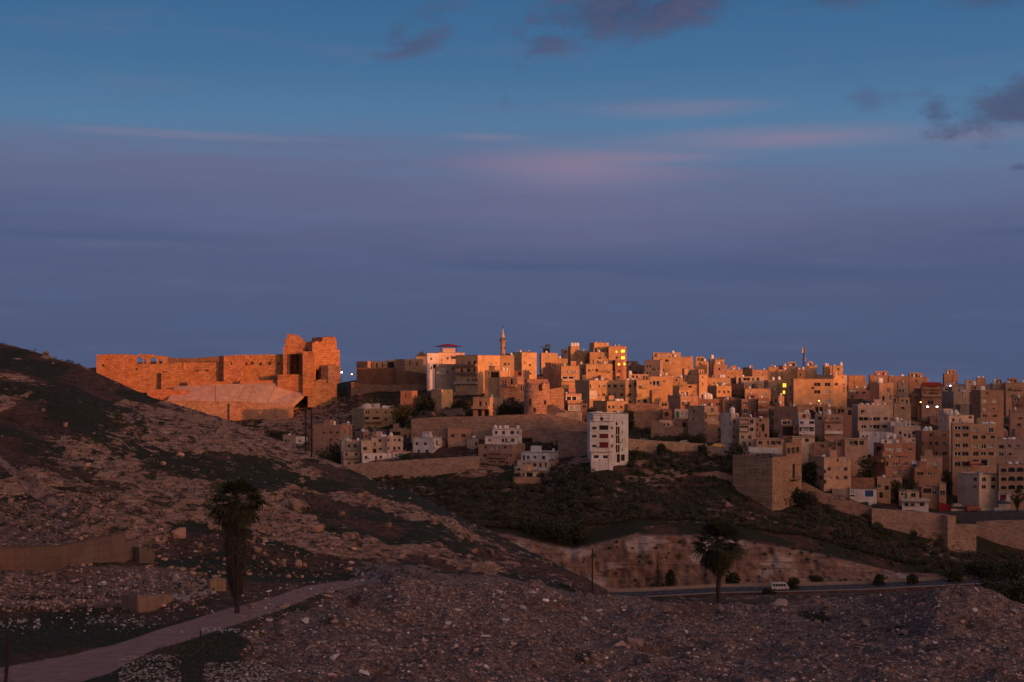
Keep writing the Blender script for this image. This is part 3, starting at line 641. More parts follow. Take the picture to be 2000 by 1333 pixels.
def facade(b, O, r, Wd, H, wins, depth=0.28):
    """wall sheet from O along r with real openings; reveals go inward (direction n)"""
    n = Vector((-r.y, r.x, 0))
    wins = [(max(0.15, a), min(Wd - 0.15, c), max(0.1, e), min(H - 0.5, f), k) for a, c, e, f, k in wins]
    wins = [q for q in wins if q[1] - q[0] > 0.25 and q[3] - q[2] > 0.25]
    ok = []
    for q in wins:
        if all(q[0] > p[1] + .08 or q[1] < p[0] - .08 or q[2] > p[3] + .08 or q[3] < p[2] - .08 for p in ok): ok.append(q)
    xs = sorted({0.0, Wd, *[q[0] for q in ok], *[q[1] for q in ok]}); zs = sorted({0.0, H, *[q[2] for q in ok], *[q[3] for q in ok]})
    def pt(s_, h, d_=0.0): return O + r * s_ + Vector((0, 0, h)) + n * d_
    for i in range(len(zs) - 1):
        z0, z1 = zs[i], zs[i + 1]; run = None
        for j in range(len(xs) - 1):
            x0, x1 = xs[j], xs[j + 1]; cx, cz = (x0 + x1) / 2, (z0 + z1) / 2
            hole = any(q[0] < cx < q[1] and q[2] < cz < q[3] for q in ok)
            if hole:
                if run is not None: b.quad(pt(run, z0), pt(x0, z0), pt(x0, z1), pt(run, z1)); run = None
            elif run is None: run = x0
        if run is not None: b.quad(pt(run, z0), pt(Wd, z0), pt(Wd, z1), pt(run, z1))
    for x0, x1, z0, z1, k in ok:
        b.quad(pt(x0, z0), pt(x1, z0), pt(x1, z0, depth), pt(x0, z0, depth)); b.quad(pt(x0, z1, depth), pt(x1, z1, depth), pt(x1, z1), pt(x0, z1))
        b.quad(pt(x0, z0), pt(x0, z0, depth), pt(x0, z1, depth), pt(x0, z1)); b.quad(pt(x1, z0, depth), pt(x1, z0), pt(x1, z1), pt(x1, z1, depth))
    return ok

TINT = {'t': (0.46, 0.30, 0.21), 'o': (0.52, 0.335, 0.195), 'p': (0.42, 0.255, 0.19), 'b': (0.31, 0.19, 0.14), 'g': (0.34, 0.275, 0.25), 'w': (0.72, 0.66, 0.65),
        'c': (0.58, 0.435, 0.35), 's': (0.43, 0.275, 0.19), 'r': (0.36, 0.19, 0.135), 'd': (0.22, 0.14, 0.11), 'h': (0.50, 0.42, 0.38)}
CNAME = {'t': 'tan', 'o': 'golden tan', 'p': 'pinkish brown', 'b': 'brown', 'g': 'greyish', 'w': 'white', 'c': 'cream', 's': 'rough stone', 'r': 'reddish brown', 'd': 'dark brown', 'h': 'pale grey'}
TANKM = {}
def tank_mesh(kind):
    if kind in TANKM: return TANKM[kind]
    b = MB()
    if kind == 'up':
        b.lathe((0, 0, 0), [(0.62, 0.0), (0.64, 0.1), (0.60, 0.35), (0.64, 0.5), (0.60, 0.75), (0.64, 0.95), (0.62, 1.2), (0.45, 1.42), (0.18, 1.5), (0.17, 1.62)], 12)
    else:
        b.tube((-0.85, 0, 0.72), (0.85, 0, 0.72), 0.52, 0.52, 12)
        for x in (-0.5, 0.5): b.box((x, 0, 0.12), (0.08, 0.8, 0.24), 0)
    me = bpy.data.meshes.new('water_tank'); me.from_pydata(b.v, [], b.f); me.polygons.foreach_set('use_smooth', [True] * len(b.f)); me.materials.append(M_TANK); me.update()
    TANKM[kind] = me; return me
def put_mesh(name, me, loc, rz, parent, scale=(1, 1, 1), mat=None):
    o = bpy.data.objects.new(name, me); col.objects.link(o); o.parent = parent; o.location = loc; o.rotation_euler = (0, 0, rz); o.scale = scale
    return o
_b = MB(); _b.lathe((0, 0, 0), [(0.05, 0.0), (0.3, 0.05), (0.5, 0.18)], 10); DISH = bpy.data.meshes.new('satellite_dish')
DISH.from_pydata(_b.v, [], _b.f[:-1]); DISH.materials.append(M_DISH); DISH.update()

BLD = []     # (px, py, root, colour word, storeys, tanks)
def house(zone, x0, xc, x1, yt, yb, colr='t', wins=None, D=None, label=None, cat='house', tanks=None, roof=None, bal=(), depth=None, stone=False, base_ext=3.0, theta=None,
          auto=None, name='house', group=None, bands=None, extra=None, sc_win=None, group_lbl=True):
    """x0..xc left face, xc..x1 right face, yt top, yb visible foot, all in the coordinates of the crop 'zone' = (ox, oy, scale)"""
    ox, oy, s = zone
    cv = lambda x, y: (ox + x / s, oy + y / s)
    px0, pyt = cv(x0, yt); pxc, pyb = cv(xc, yb); px1, _ = cv(x1, yb)
    if px1 - pxc < 0.8: px1 = pxc + 0.8
    if pxc - px0 < 0.6: px0 = pxc - 0.6
    if D is None: D = hit(pxc, pyb, 445 if pxc > 700 else 560)
    C = W(pxc, pyb, D); zt = Zp(D, pyt); H0 = zt - C.z
    phi = math.atan((pxc - 1000) / F)
    wl, wr = (pxc - px0), (px1 - pxc)
    if theta is None:
        th = math.atan2(wl, wr)
        th = min(max(th, rad(3)), rad(62))
    else: th = theta
    th -= phi
    r = Vector((math.cos(th), math.sin(th), 0)); l = Vector((-math.sin(th), math.cos(th), 0))
    u0, u1 = (px0 - 1000) / F, (px1 - 1000) / F
    bw = (u1 * D - C.x) / max(0.08, r.x - u1 * r.y)
    aw = (C.x - u0 * D) / max(0.05, (-l.x + u0 * l.y)) if (-l.x + u0 * l.y) > 0.02 else 9
    aw = min(max(aw, 0.8), 26); bw = min(max(bw, 0.8), 40)
    if wl < 4 and depth is None: aw = max(aw, min(11.0, max(6.0, bw)))
    if depth: aw = depth
    # reach down to the lowest ground under the plan
    zs = []
    for q in (C, C + r * bw, C + l * aw, C + r * bw + l * aw):
        t_, z_ = t_of(1000 + F * q.x / q.y, q.y); zs.append(z_)
    zb = min(min(zs) - 1.0, C.z - base_ext) if base_ext > .2 else C.z - base_ext
    O = Vector((C.x, C.y, zb)); H = zt - zb
    root = empty(name, O, th)
    R_, L_ = Vector((1, 0, 0)), Vector((0, 1, 0)); Z0 = Vector((0, 0, 0))
    storeys = max(1, int(round(H0 / 3.1)))
    wl_, wr_ = [], []
    def to_face(wx, wy):
        X, Y = cv(wx, wy); u = (X - 1000) / F
        if X >= pxc:
            s_ = (u * D - C.x) / max(0.05, r.x - u * r.y); q = C + r * s_; return 'r', s_, Zp(q.y, Y) - zb
        s_ = (C.x - u * D) / max(0.03, (-l.x + u * l.y)); q = C + l * s_; return 'l', s_, Zp(q.y, Y) - zb
    specs = []
    if wins is not None and wins != 'none':
        for q in wins:
            specs.append((q[0], q[1], 0.8 * (q[2] if len(q) > 2 else 1.2), 0.9 * (q[3] if len(q) > 3 else 1.3), q[4] if len(q) > 4 else rnd.choice('wwwp')))
    if wins is None or auto:
        for face, Wd, den in (('r', bw, 1.0), ('l', aw, 0.6)):
            if Wd < 2.2: continue
            nc = max(1, int(Wd / 2.7)); used = face == 'l' and wl < 4
            if used: continue
            for st in range(storeys):
                h = H - 1.6 - 3.1 * st - 0.5
                if h < (C.z - zb) + 0.4: break
                for c_ in range(nc):
                    if rnd.random() > 0.9 * den: continue
                    s_ = (c_ + 0.5 + rnd.uniform(-.12, .12)) * Wd / nc; ww = rnd.choice((0.9, 1.1, 1.2, 1.5)); hh = rnd.choice((1.1, 1.3, 1.4))
                    (wr_ if face == 'r' else wl_).append((s_ - ww / 2, s_ + ww / 2, h - hh / 2, h + hh / 2, rnd.choice('wwwwkps')))
    for wx, wy, ww, hh, k in specs:
        fc, s_, h = to_face(wx, wy)
        if fc == 'l': s_ = aw - s_
        (wr_ if fc == 'r' else wl_).append((s_ - ww / 2, s_ + ww / 2, h - hh / 2, h + hh / 2, k))
    b = MB()
    okr = facade(b, Z0, R_, bw, H, wr_)
    okl = facade(b, L_ * aw, -L_, aw, H, wl_)
    b.quad((bw, 0, 0), (bw, aw, 0), (bw, aw, H), (bw, 0, H)); b.quad((bw, aw, 0), (0, aw, 0), (0, aw, H), (bw, aw, H))
    # parapet: rim and inner faces round the lowered roof
    t = 0.22; pr = 0.5
    ring = [(0, 0), (bw, 0), (bw, aw), (0, aw)]; inn = [(t, t), (bw - t, t), (bw - t, aw - t), (t, aw - t)]
    for i in range(4):
        a, c_ = ring[i], ring[(i + 1) % 4]; e, f = inn[i], inn[(i + 1) % 4]
        b.quad((*a, H), (*c_, H), (*f, H), (*e, H)); b.quad((*e, H), (*f, H), (*f, H - pr), (*e, H - pr))
    if not stone and rnd.random() < .75:
        cp = MB(); cp.box((bw / 2, -.04, H - .1), (bw + .1, .08, .2)); cp.box((-.04, aw / 2 + .02, H - .1), (.08, aw - .04, .2)); cp.build('coping', M_CONC, root)
    base = TINT[colr]; j = rnd.uniform(0.88, 1.1); cc = tuple(min(0.85, v * j * rnd.uniform(0.975, 1.025)) for v in base)
    b.build('wall', M_STONE if (stone or colr == 's') else M_PLASTER, root, color=cc)
    rb = MB(); rb.box((bw / 2, aw / 2, H - pr + 0.02), (bw - 2 * t + 0.02, aw - 2 * t + 0.02, 0.06)); rb.build('roof', M_ROOF, root)
    for (x_0, x_1, z0, z1, k), in ((q,) for q in okr):
        put_mesh(NAMES[k], WIN[k], (x_0, 0.26, z0), 0, root, (x_1 - x_0, 1, z1 - z0))
    for (x_0, x_1, z0, z1, k) in okl:
        put_mesh(NAMES[k], WIN[k], (0.26, aw - x_0, z0), -math.pi / 2, root, (x_1 - x_0, 1, z1 - z0))
    # floor bands
    if bands or (bands is None and H0 > 5 and rnd.random() < 0.55 and not stone):
        for st in range(1, storeys):
            z_ = H - 3.1 * st - 0.35
            if z_ < 1: break
            q = MB(); q.box((bw / 2 - .03, -0.03, z_), (bw + .06, 0.06, 0.16)); q.box((-0.03, aw / 2, z_), (0.06, aw - 0.02, 0.16)); q.build('floor_band', M_PLASTER, root, color=tuple(v * 0.8 for v in cc))
    # balconies
    for q in bal:
        bx0, bx1, by = q[0], q[1], q[2]; dep = q[3] if len(q) > 3 else 1.2; ck = q[4] if len(q) > 4 else colr
        f0, s0, h = to_face(bx0, by); f1, s1, _h = to_face(bx1, by)
        bb = MB()
        if f0 == 'r' or f1 == 'r' and f0 != f1:
            s0 = 0.0 if f0 != 'r' else s0; lo, hi = min(s0, s1), min(max(s0, s1), bw + 1)
            bb.box(((lo + hi) / 2, -dep / 2, h), (hi - lo, dep, 0.2)); bb.box(((lo + hi) / 2, -dep + 0.06, h + 0.6), (hi - lo, 0.12, 1.0))
            for x in (lo + .06, hi - .06): bb.box((x, -dep / 2 + .03, h + 0.6), (0.12, dep - .06, 1.0))
        else:
            lo, hi = min(s0, s1), max(s0, s1)
            bb.box((-dep / 2, (lo + hi) / 2, h), (dep, hi - lo, 0.2)); bb.box((-dep + 0.06, (lo + hi) / 2, h + 0.6), (0.12, hi - lo, 1.0))
            for y in (lo + .06, hi - .06): bb.box((-dep / 2 + .03, y, h + 0.6), (dep - .06, 0.12, 1.0))
        bb.build('balcony', M_PLASTER, root, color=tuple(v * 0.95 for v in TINT[ck]))
    nt = tanks if tanks is not None else rnd.choice((0, 1, 1, 2, 2, 3)) if bw * aw > 22 else rnd.choice((0, 0, 1))
    if label is None and storeys > 1 and bw > 4 and rnd.random() < .5:
        for st in range(1, storeys):
            bl = rnd.uniform(.35, .6) * bw; b0 = rnd.uniform(.1, bw - bl - .1); h_ = H - 3.1 * st - .3
            if h_ < C.z - zb: break
            q = MB(); q.box((b0 + bl / 2, -.6, h_), (bl, 1.2, .18)); q.box((b0 + bl / 2, -1.14, h_ + .55), (bl, .1, .92))
            for x in (b0 + .05, b0 + bl - .05): q.box((x, -.57, h_ + .55), (.1, 1.04, .92))
            q.build('balcony', M_PLASTER, root, color=tuple(v * .85 for v in cc))
    for i in range(nt):
        kd = 'up' if rnd.random() < 0.75 else 'lying'
        sx = rnd.uniform(0.68, 0.95)
        put_mesh('water_tank', tank_mesh(kd), (min(bw - .8, max(.8, rnd.uniform(0.12, 0.88) * bw)), min(aw - .9, rnd.uniform(1.0, max(1.2, aw * 0.45))), H - pr + 0.05), rnd.uniform(0, 3), root, (sx, sx, sx * rnd.uniform(.95, 1.3)))
    if bw * aw > 40 and rnd.random() < 0.5 and roof is None and not stone:
        rw = rnd.uniform(2.2, 3.4); q = MB(); hx = rnd.uniform(0.25, 0.75) * bw
        q.box((hx, aw * 0.6, H - pr + 1.2), (rw, min(3.0, aw * .4), 2.4)); q.box((hx, aw * 0.6, H - pr + 2.45), (rw + .3, min(3.3, aw * .45), 0.12)); q.build('stair_head', M_PLASTER, root, color=tuple(v * rnd.uniform(.85, 1.05) for v in cc))
    if label is None and roof is None and bw > 5 and aw > 4 and rnd.random() < 0.5:
        uw, ud = bw * rnd.uniform(.35, .7), aw * rnd.uniform(.4, .7); ux = rnd.uniform(.05, max(.06, bw - uw - .1)); uy = aw - ud - .3; q = MB()
        facade(q, Vector((ux, uy, H - pr)), R_, uw, 2.7, [(uw * .2, uw * .2 + .9, .9, 2.0, 'w'), (uw * .62, uw * .62 + .8, .1, 2.0, 'd')]); z0_ = H - pr
        q.quad((ux, uy + ud, z0_), (ux, uy, z0_), (ux, uy, z0_ + 2.7), (ux, uy + ud, z0_ + 2.7)); q.quad((ux + uw, uy, z0_), (ux + uw, uy + ud, z0_), (ux + uw, uy + ud, z0_ + 2.7), (ux + uw, uy, z0_ + 2.7))
        q.quad((ux, uy, z0_ + 2.7), (ux + uw, uy, z0_ + 2.7), (ux + uw, uy + ud, z0_ + 2.7), (ux, uy + ud, z0_ + 2.7))
        ur = q.build('upper_room', M_PLASTER, root, color=tuple(v * rnd.uniform(.85, 1.12) for v in cc))
        put_mesh('window', WIN['w'], (ux + uw * .2, uy + .26, z0_ + .9), 0, ur, (.9, 1, 1.1)); put_mesh('door', WIN['d'], (ux + uw * .62, uy + .26, z0_ + .1), 0, ur, (.8, 1, 1.9))
    if roof is None and not stone and rnd.random() < .45:
        for i in range(rnd.choice((2, 3, 4))):
            x_, y_ = rnd.uniform(.2, bw - .2), rnd.choice((.12, aw - .2)); q = MB(); q.box((x_, y_, H + .45), (.22, .22, .9))
            for e in (-.06, .06): q.tube((x_ + e, y_, H + .88), (x_ + e * 1.5, y_, H + rnd.uniform(1.3, 1.9)), .018, .018, 3)
            q.build('column_stub', M_CONC, root)
    if not stone and bw > 3.5 and len(okr) > 0 and rnd.random() < .7:
        for w_ in okr[:6]:
            if rnd.random() < .7: q = MB(); q.box(((w_[0] + w_[1]) / 2, -.09, w_[2] - .05), (w_[1] - w_[0] + .3, .24, .1)); q.build('window_sill', M_PLASTER, root, color=tuple(min(.8, v * 1.25) for v in cc))
        w_ = rnd.choice(okr); q = MB(); q.box((w_[1] + .45, -.18, w_[2] + .2), (.75, .32, .5))
        if w_[1] + .9 < bw: q.build('air_conditioner', M_TANKG, root)
    if label is None and not stone and bw > 6 and roof is None and rnd.random() < .4:
        fw = bw * rnd.uniform(.3, .6); fx = rnd.uniform(0, bw - fw); hb = (C.z - zb); q = MB(); dz_ = rnd.uniform(2.2, 3.2); dp = rnd.uniform(1.2, 2.6)
        q.box((fx + fw / 2, -dp / 2, (hb + dz_) / 2), (fw, dp, hb + dz_)); q.box((fx + fw / 2, -dp / 2, hb + dz_ + .06), (fw + .2, dp + .2, .12)); q.build('lower_annex', M_PLASTER, root, color=tuple(v * rnd.uniform(.75, 1.1) for v in cc))
    if rnd.random() < 0.5 and roof is None:
        for _ in range(rnd.choice((1, 2, 3))):
            d_ = put_mesh('satellite_dish', DISH, (rnd.uniform(0.1, 0.9) * bw, 0.4, H + 0.25), 0, root, (1.1, 1.1, 1.1)); d_.rotation_euler = (rad(50), 0, rad(rnd.uniform(100, 200)))
    if rnd.random() < 0.3 and not stone:
        q = MB(); x = rnd.uniform(.3, .7) * bw; q.tube((x, aw * .5, H - pr), (x, aw * .5, H + rnd.uniform(1.5, 3.2)), 0.05, 0.03, 5); q.box((x, aw * .5, H + 1.4), (1.0, 0.05, 0.05), rnd.uniform(0, 3)); q.build('aerial', M_METAL, root)
    if bw > 7 and not stone and rnd.random() < .5:
        q = MB(); x = rnd.uniform(.2, .8) * bw
        if all(not (w_[0] - .15 < x < w_[1] + .15) for w_ in okr): q.tube((x, -0.07, 0.1), (x, -0.07, H - .1), 0.06, 0.06, 6); q.build('drainpipe', M_METAL, root)
    if extra: extra(root, bw, aw, H, Vector((C.x, C.y, zb)), to_face, cc)
    root['category'] = cat
    if group is None and cat == 'house': group = 'houses of the hill town'
    if group: root['group'] = group
    if label: root['label'] = label
    BLD.append([(px0 + px1) / 2, (pyt + pyb) / 2, root, CNAME['s' if stone else colr], storeys, nt, label, len(okr) + len(okl), px1 - px0, pyt])
    return root
def outline(zone, pts):
    ox, oy, s = zone
    return [(ox + x / s, oy + y / s) for x, y in pts]
def ragged(top, amp, step, seed):
    """break a top line into uneven courses"""
    r_ = random.Random(seed); out = []
    for (xa, ya), (xb, yb) in zip(top[:-1], top[1:]):
        n = max(1, int(abs(xb - xa) / step)); 
        for i in range(n):
            f0, f1 = i / n, (i + 1) / n; y = ya + (yb - ya) * (f0 + f1) / 2 + r_.uniform(-amp, amp)
            out += [(xa + (xb - xa) * f0, y), (xa + (xb - xa) * f1 - 0.01, y)]
    return out
def slab_wall(name, pts, D, thick=1.5, D1=None, mat=None, parent=None, color=None, sink=2.5, batter=0.0):
    """pts: closed outline (photo pixels), standing on a line from distance D (left end) to D1 (right end), given real thickness"""
    xs = [p[0] for p in pts]; x0, x1 = min(xs), max(xs); D1 = D if D1 is None else D1
    A = Vector(((x0 - 1000) / F * D, D)); B = Vector(((x1 - 1000) / F * D1, D1)); dr = (B - A); L = dr.length; dr.normalize()
    n = Vector((-dr.y, dr.x)); front = []; ymax = max(p[1] for p in pts)
    zmin = None
    for x, y in pts:
        u = (x - 1000) / F; s_ = (u * A.y - A.x) / (dr.x - u * dr.y); q = A + dr * s_
        front.append(Vector((q.x, q.y, Zp(q.y, y))))
    zmin = min(v.z for v in front)
    b = MB(); me_f = []
    for v in front: me_f.append(v)
    back = [Vector((v.x + n.x * thick, v.y + n.y * thick, v.z)) for v in front]
    # orientation: make the front face look towards the camera
    area = sum(pts[i][0] * pts[(i + 1) % len(pts)][1] - pts[(i + 1) % len(pts)][0] * pts[i][1] for i in range(len(pts)))
    if area > 0: front.reverse(); back.reverse()
    b.poly(front); b.poly(list(reversed(back)))
    m_ = len(front)
    for i in range(m_):
        j = (i + 1) % m_; b.quad(front[j], front[i], back[i], back[j])
    return b
def wall_thing(name, label, zone, top, base_drop, D=None, D1=None, thick=1.2, mat=None, color=(0.43, 0.275, 0.19), cat='wall', amp=0.5, step=4, seed=1, kindname='masonry', off=0.0):
    """a free-standing or retaining wall; top line in crop coordinates, foot goes base_drop photo pixels below it and into the ground"""
    tp = outline(zone, top)
    if D is None: D = hit(tp[0][0], tp[0][1] + base_drop, 440) + off
    if D1 is None: D1 = hit(tp[-1][0], tp[-1][1] + base_drop, 440) + off
    rg = ragged(tp, amp, step, seed)
    bot = [(x, y + base_drop + 32) for x, y in reversed(tp)]
    b = slab_wall(name, rg + bot, D, thick, D1)
    z = min(v[2] for v in b.v); root = empty(name, (b.v[0][0], b.v[0][1], z))
    b.build(kindname, mat or M_STONE, root, color=color, local=False)
    tag(root, label, cat, kind='thing'); return root
# ---------------------------------------------------------------- castle on the far spur
ZC = (150, 620, 3.636)
CS = (0.46, 0.215, 0.115)
def castle():
    root = empty('castle', W(430, 752, 703)); 
    tag(root, 'long ruined stone castle with a broken keep, glowing orange on the far ridge', 'castle')
    def part(name, pts, D, D1=None, th=3.0, amp=0.35, step=5, c=CS, lab=None, top=None, mat=None, seed=3):
        q = outline(ZC, pts)
        b = slab_wall(name, q, D, th, D1)
        cc = tuple(v * rnd.uniform(0.93, 1.06) for v in c)
        o = b.build(name, mat or M_BIGSTONE, root, color=cc, local=False)
        if lab: o['label'] = lab
        return o
    def blk(top, base, amp=3.5, step=16, seed=1, name='curtain_wall', **k):
        """top line (crop coords) down to base y; ragged courses on top"""
        rg = ragged(top, amp, step, seed)
        return part(name, rg + [(top[-1][0], base), (top[0][0], base)], **k)
    blk([(138, 272), (150, 264), (250, 262), (350, 263), (358, 268)], 520, 1.2, 26, 1, 'corner_tower', D=696, th=12)
    blk([(352, 334), (480, 333), (600, 331), (735, 330)], 540, 1.5, 30, 2, D=698, th=3)
    # arcade of ruined arches above the wall
    arc = []
    def arch(cx, r_, ytop, ybot, n=9): return [(cx - r_, ybot)] + [(cx - r_ * math.cos(math.pi * i / n), ytop + r_ * (1 - math.sin(math.pi * i / n))) for i in range(n + 1)] + [(cx + r_, ybot)]
    top = ragged([(360, 282), (400, 274), (440, 262), (500, 264), (545, 268), (570, 276), (610, 274), (640, 280)], 2.5, 12, 5)
    bottom = [(640, 345)] + list(reversed(arch(592, 14, 300, 345))) + list(reversed(arch(540, 24, 283, 345))) + list(reversed(arch(485, 8, 296, 345))) + list(reversed(arch(445, 24, 280, 345))) + list(reversed(arch(390, 9, 292, 345))) + [(360, 345)]
    part('arcade', top + bottom, 707, th=2.0)
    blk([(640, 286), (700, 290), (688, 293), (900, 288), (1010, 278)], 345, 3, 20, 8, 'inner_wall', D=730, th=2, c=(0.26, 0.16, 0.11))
    blk([(598, 400), (640, 388), (690, 376), (790, 376)], 545, 1.5, 28, 4, 'bastion', D=695, th=8)
    blk([(735, 372), (688, 322), (880, 320), (1012, 322)], 500, 1.5, 24, 5, D=699, th=3)
    blk([(1043, 272), (1100, 270), (1180, 268), (1192, 272)], 510, 1.6, 22, 6, 'bastion', D=694.5, th=12)
    blk([(1188, 268), (1300, 266), (1380, 265), (1470, 263)], 490, 1.2, 24, 7, D=698.5, th=3)
    blk([(785, 458), (900, 456), (1045, 455)], 500, 0.8, 26, 8, 'ledge_wall', D=690, th=4)
    blk([(1160, 450), (1300, 449), (1425, 449)], 500, 0.8, 26, 9, 'ledge_wall', D=690, th=4)
    blk([(1380, 412), (1450, 402), (1456, 404)], 470, 0.8, 14, 10, 'ledge_wall', D=697, th=4, c=(0.24, 0.15, 0.11))
    blk([(1425, 408), (1520, 405), (1612, 406)], 540, 1.0, 30, 11, 'platform', D=687.5, th=10)
    dark = dict(th=1.0)
    part('bastion_side', [(1010, 278), (1044, 273), (1044, 510), (1010, 500)], 699.5, D1=694.3, th=1.2)
    part('bastion_side', [(583, 405), (600, 400), (600, 540), (583, 540)], 698, D1=694.8, th=1.2)
    part('bastion_side', [(735, 374), (757, 322), (757, 400), (735, 400)], 702, D1=698.4, th=1.2)
    # keep
    blk([(1465, 240), (1478, 180), (1494, 118), (1512, 122)], 480, 3, 9, 12, 'keep_pier', D=694, th=16)
    part('keep_back_wall', ragged([(1508, 122), (1560, 128), (1590, 145), (1610, 170), (1650, 182), (1672, 176)], 4, 8, 13) + [(1672, 480), (1508, 480)], 704, th=3)
    part('keep_front_wall', ragged([(1508, 128), (1545, 122), (1590, 150), (1612, 172), (1640, 184)], 4, 8, 14) + [(1640, 246), (1606, 268), (1560, 262), (1508, 268)], 694.5, th=2.5)
    blk([(1604, 246), (1640, 243), (1676, 246)], 560, 1.5, 12, 15, 'keep_pier', D=685, th=17)
    part('keep_wing', ragged([(1672, 182), (1700, 172), (1738, 176), (1746, 148), (1790, 140), (1838, 138), (1846, 190), (1847, 226), (1868, 232)], 3.5, 8, 16) + [(1868, 470), (1722, 470), (1718, 380), (1706, 362), (1697, 380), (1694, 470), (1672, 470)], 690, D1=699, th=11)
    part('recess_side', [(1560, 300), (1575, 270), (1606, 266), (1606, 410), (1560, 410)], 703, D1=688, th=1.0, c=(0.30, 0.15, 0.09))  # wall colour darkened to paint the shade inside the recess
    b = slab_wall('x', outline(ZC, [(1692, 360), (1724, 360), (1724, 472), (1692, 472)]), 694.5, 1.0, 691.4); b.build('doorway', M_DARKIN, root, local=False)
    for x, y, w_, h_ in ((1628, 228, 7, 26), (190, 342, 5, 14), (428, 368, 4, 16), (1205, 330, 4, 20), (1250, 326, 4, 20), (1310, 330, 4, 20), (1375, 328, 4, 20), (1432, 328, 4, 20), (860, 378, 4, 12), (930, 376, 4, 12), (1100, 330, 4, 18)):
        dd = 693 if 1600 < x < 1700 else 695 if x < 360 else 694 if 1043 < x < 1190 else 697.2
        b = slab_wall('x', outline(ZC, [(x - w_ / 2, y - h_ / 2), (x + w_ / 2, y - h_ / 2), (x + w_ / 2, y + h_ / 2), (x - w_ / 2, y + h_ / 2)]), dd, 1.5); b.build('arrow_slit', M_DARKIN, root, local=False)
    blk([(1786, 342), (1830, 338), (1874, 346)], 470, 4, 12, 17, 'outer_wall', D=688, D1=695, th=5, c=(0.28, 0.18, 0.14))  # darker wall colour paints the shade lying on this lower part
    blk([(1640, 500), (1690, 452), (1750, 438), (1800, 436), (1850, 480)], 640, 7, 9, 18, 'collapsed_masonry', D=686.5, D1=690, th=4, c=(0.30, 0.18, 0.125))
    # paved glacis: sloping panels parted by weathered gullies
    GT = [(697, 492), (985, 478), (1195, 472), (1262, 470), (1420, 467), (1575, 512), (1642, 517)]
    GB = [(640, 590), (985, 594), (1140, 596), (1208, 600), (1352, 612), (1500, 620), (1530, 622)]
    for i in range(len(GT) - 1):
        q = outline(ZC, [GT[i], GT[i + 1], GB[i + 1], GB[i]])
        a, c_, e, f = q; gap = 0.35
        v = [W(a[0] + gap, a[1], 690), W(c_[0] - gap, c_[1], 690), W(e[0] - gap, e[1], 676), W(f[0] + gap, f[1], 676)]
        dz = Vector((0, 1.2, -1.6)); b = MB(); b.quad(v[3], v[2], v[1], v[0])
        lo = [p + dz for p in v]
        for m_, n_ in ((0, 1), (1, 2), (2, 3), (3, 0)): b.quad(v[m_], v[n_], lo[n_], lo[m_])
        b.build('glacis_panel', M_PLASTER, root, color=tuple(x * rnd.uniform(.95, 1.05) for x in (0.47, 0.31, 0.24)), local=False)
    b = MB(); g_ = outline(ZC, [GT[0], GT[-1], GB[-1], GB[0]]); v = [W(g_[0][0], g_[0][1] + 1.2, 690.5), W(g_[1][0], g_[1][1] + 1.2, 690.5), W(g_[2][0], g_[2][1] + 1.2, 676.5), W(g_[3][0], g_[3][1] + 1.2, 676.5)]
    b.quad(v[3], v[2], v[1], v[0]); b.build('glacis_bed', M_CONC, root, local=False)
    blk([(500, 512), (640, 512), (790, 520)], 600, 1.5, 22, 19, 'ledge_wall', D=681, th=4)
    blk([(560, 592), (820, 598), (1000, 596), (1208, 600), (1350, 614), (1530, 624)], 790, 1.0, 26, 20, 'footing_wall', D=675, D1=675, th=4, c=(0.40, 0.24, 0.175))
    blk([(1085, 612), (1150, 606), (1208, 604)], 790, 1.0, 14, 21, 'footing_pier', D=673.6, th=2, c=(0.42, 0.25, 0.18))
castle()
# ---------------------------------------------------------------- the town
Z2 = (520, 740, 4.545); Z3 = (680, 620, 5.263); Z4 = (1000, 640, 5.263); Z5 = (1340, 660, 5.553); Z6 = (1660, 700, 4.3); Z7 = (880, 780, 4.545); Z8 = (1240, 800, 4.545); Z9 = (1480, 940, 3.392)
def ww(xs, ys, w_=1.15, h_=1.25, k=None):
    """a grid of windows"""
    out = []
    for y in (ys if hasattr(ys, '__len__') else [ys]):
        for x in xs: out.append((x, y, w_, h_, k or rnd.choice('wwwpw')))
    return out
def tankrow(pts):
    """white tanks at given crop positions along the roof of a house: (x, kind)"""
    def f(root, bw, aw, H, C, tf, cc):
        for x, kd, sc_ in pts:
            fc, s_, h = tf(x, 0)
            if fc == 'r': put_mesh('water_tank', tank_mesh(kd), (min(max(s_, .6), bw - .6), 0.95, H - .45), rnd.uniform(0, 3), root, (sc_ * .7, sc_ * .7, sc_ * .76))
            else: put_mesh('water_tank', tank_mesh(kd), (0.95, min(max(s_, .6), aw - .6), H - .45), rnd.uniform(0, 3), root, (sc_ * .7, sc_ * .7, sc_ * .76))
    return f
def both(*fs):
    def f(*a):
        for q in fs: q(*a)
    return f
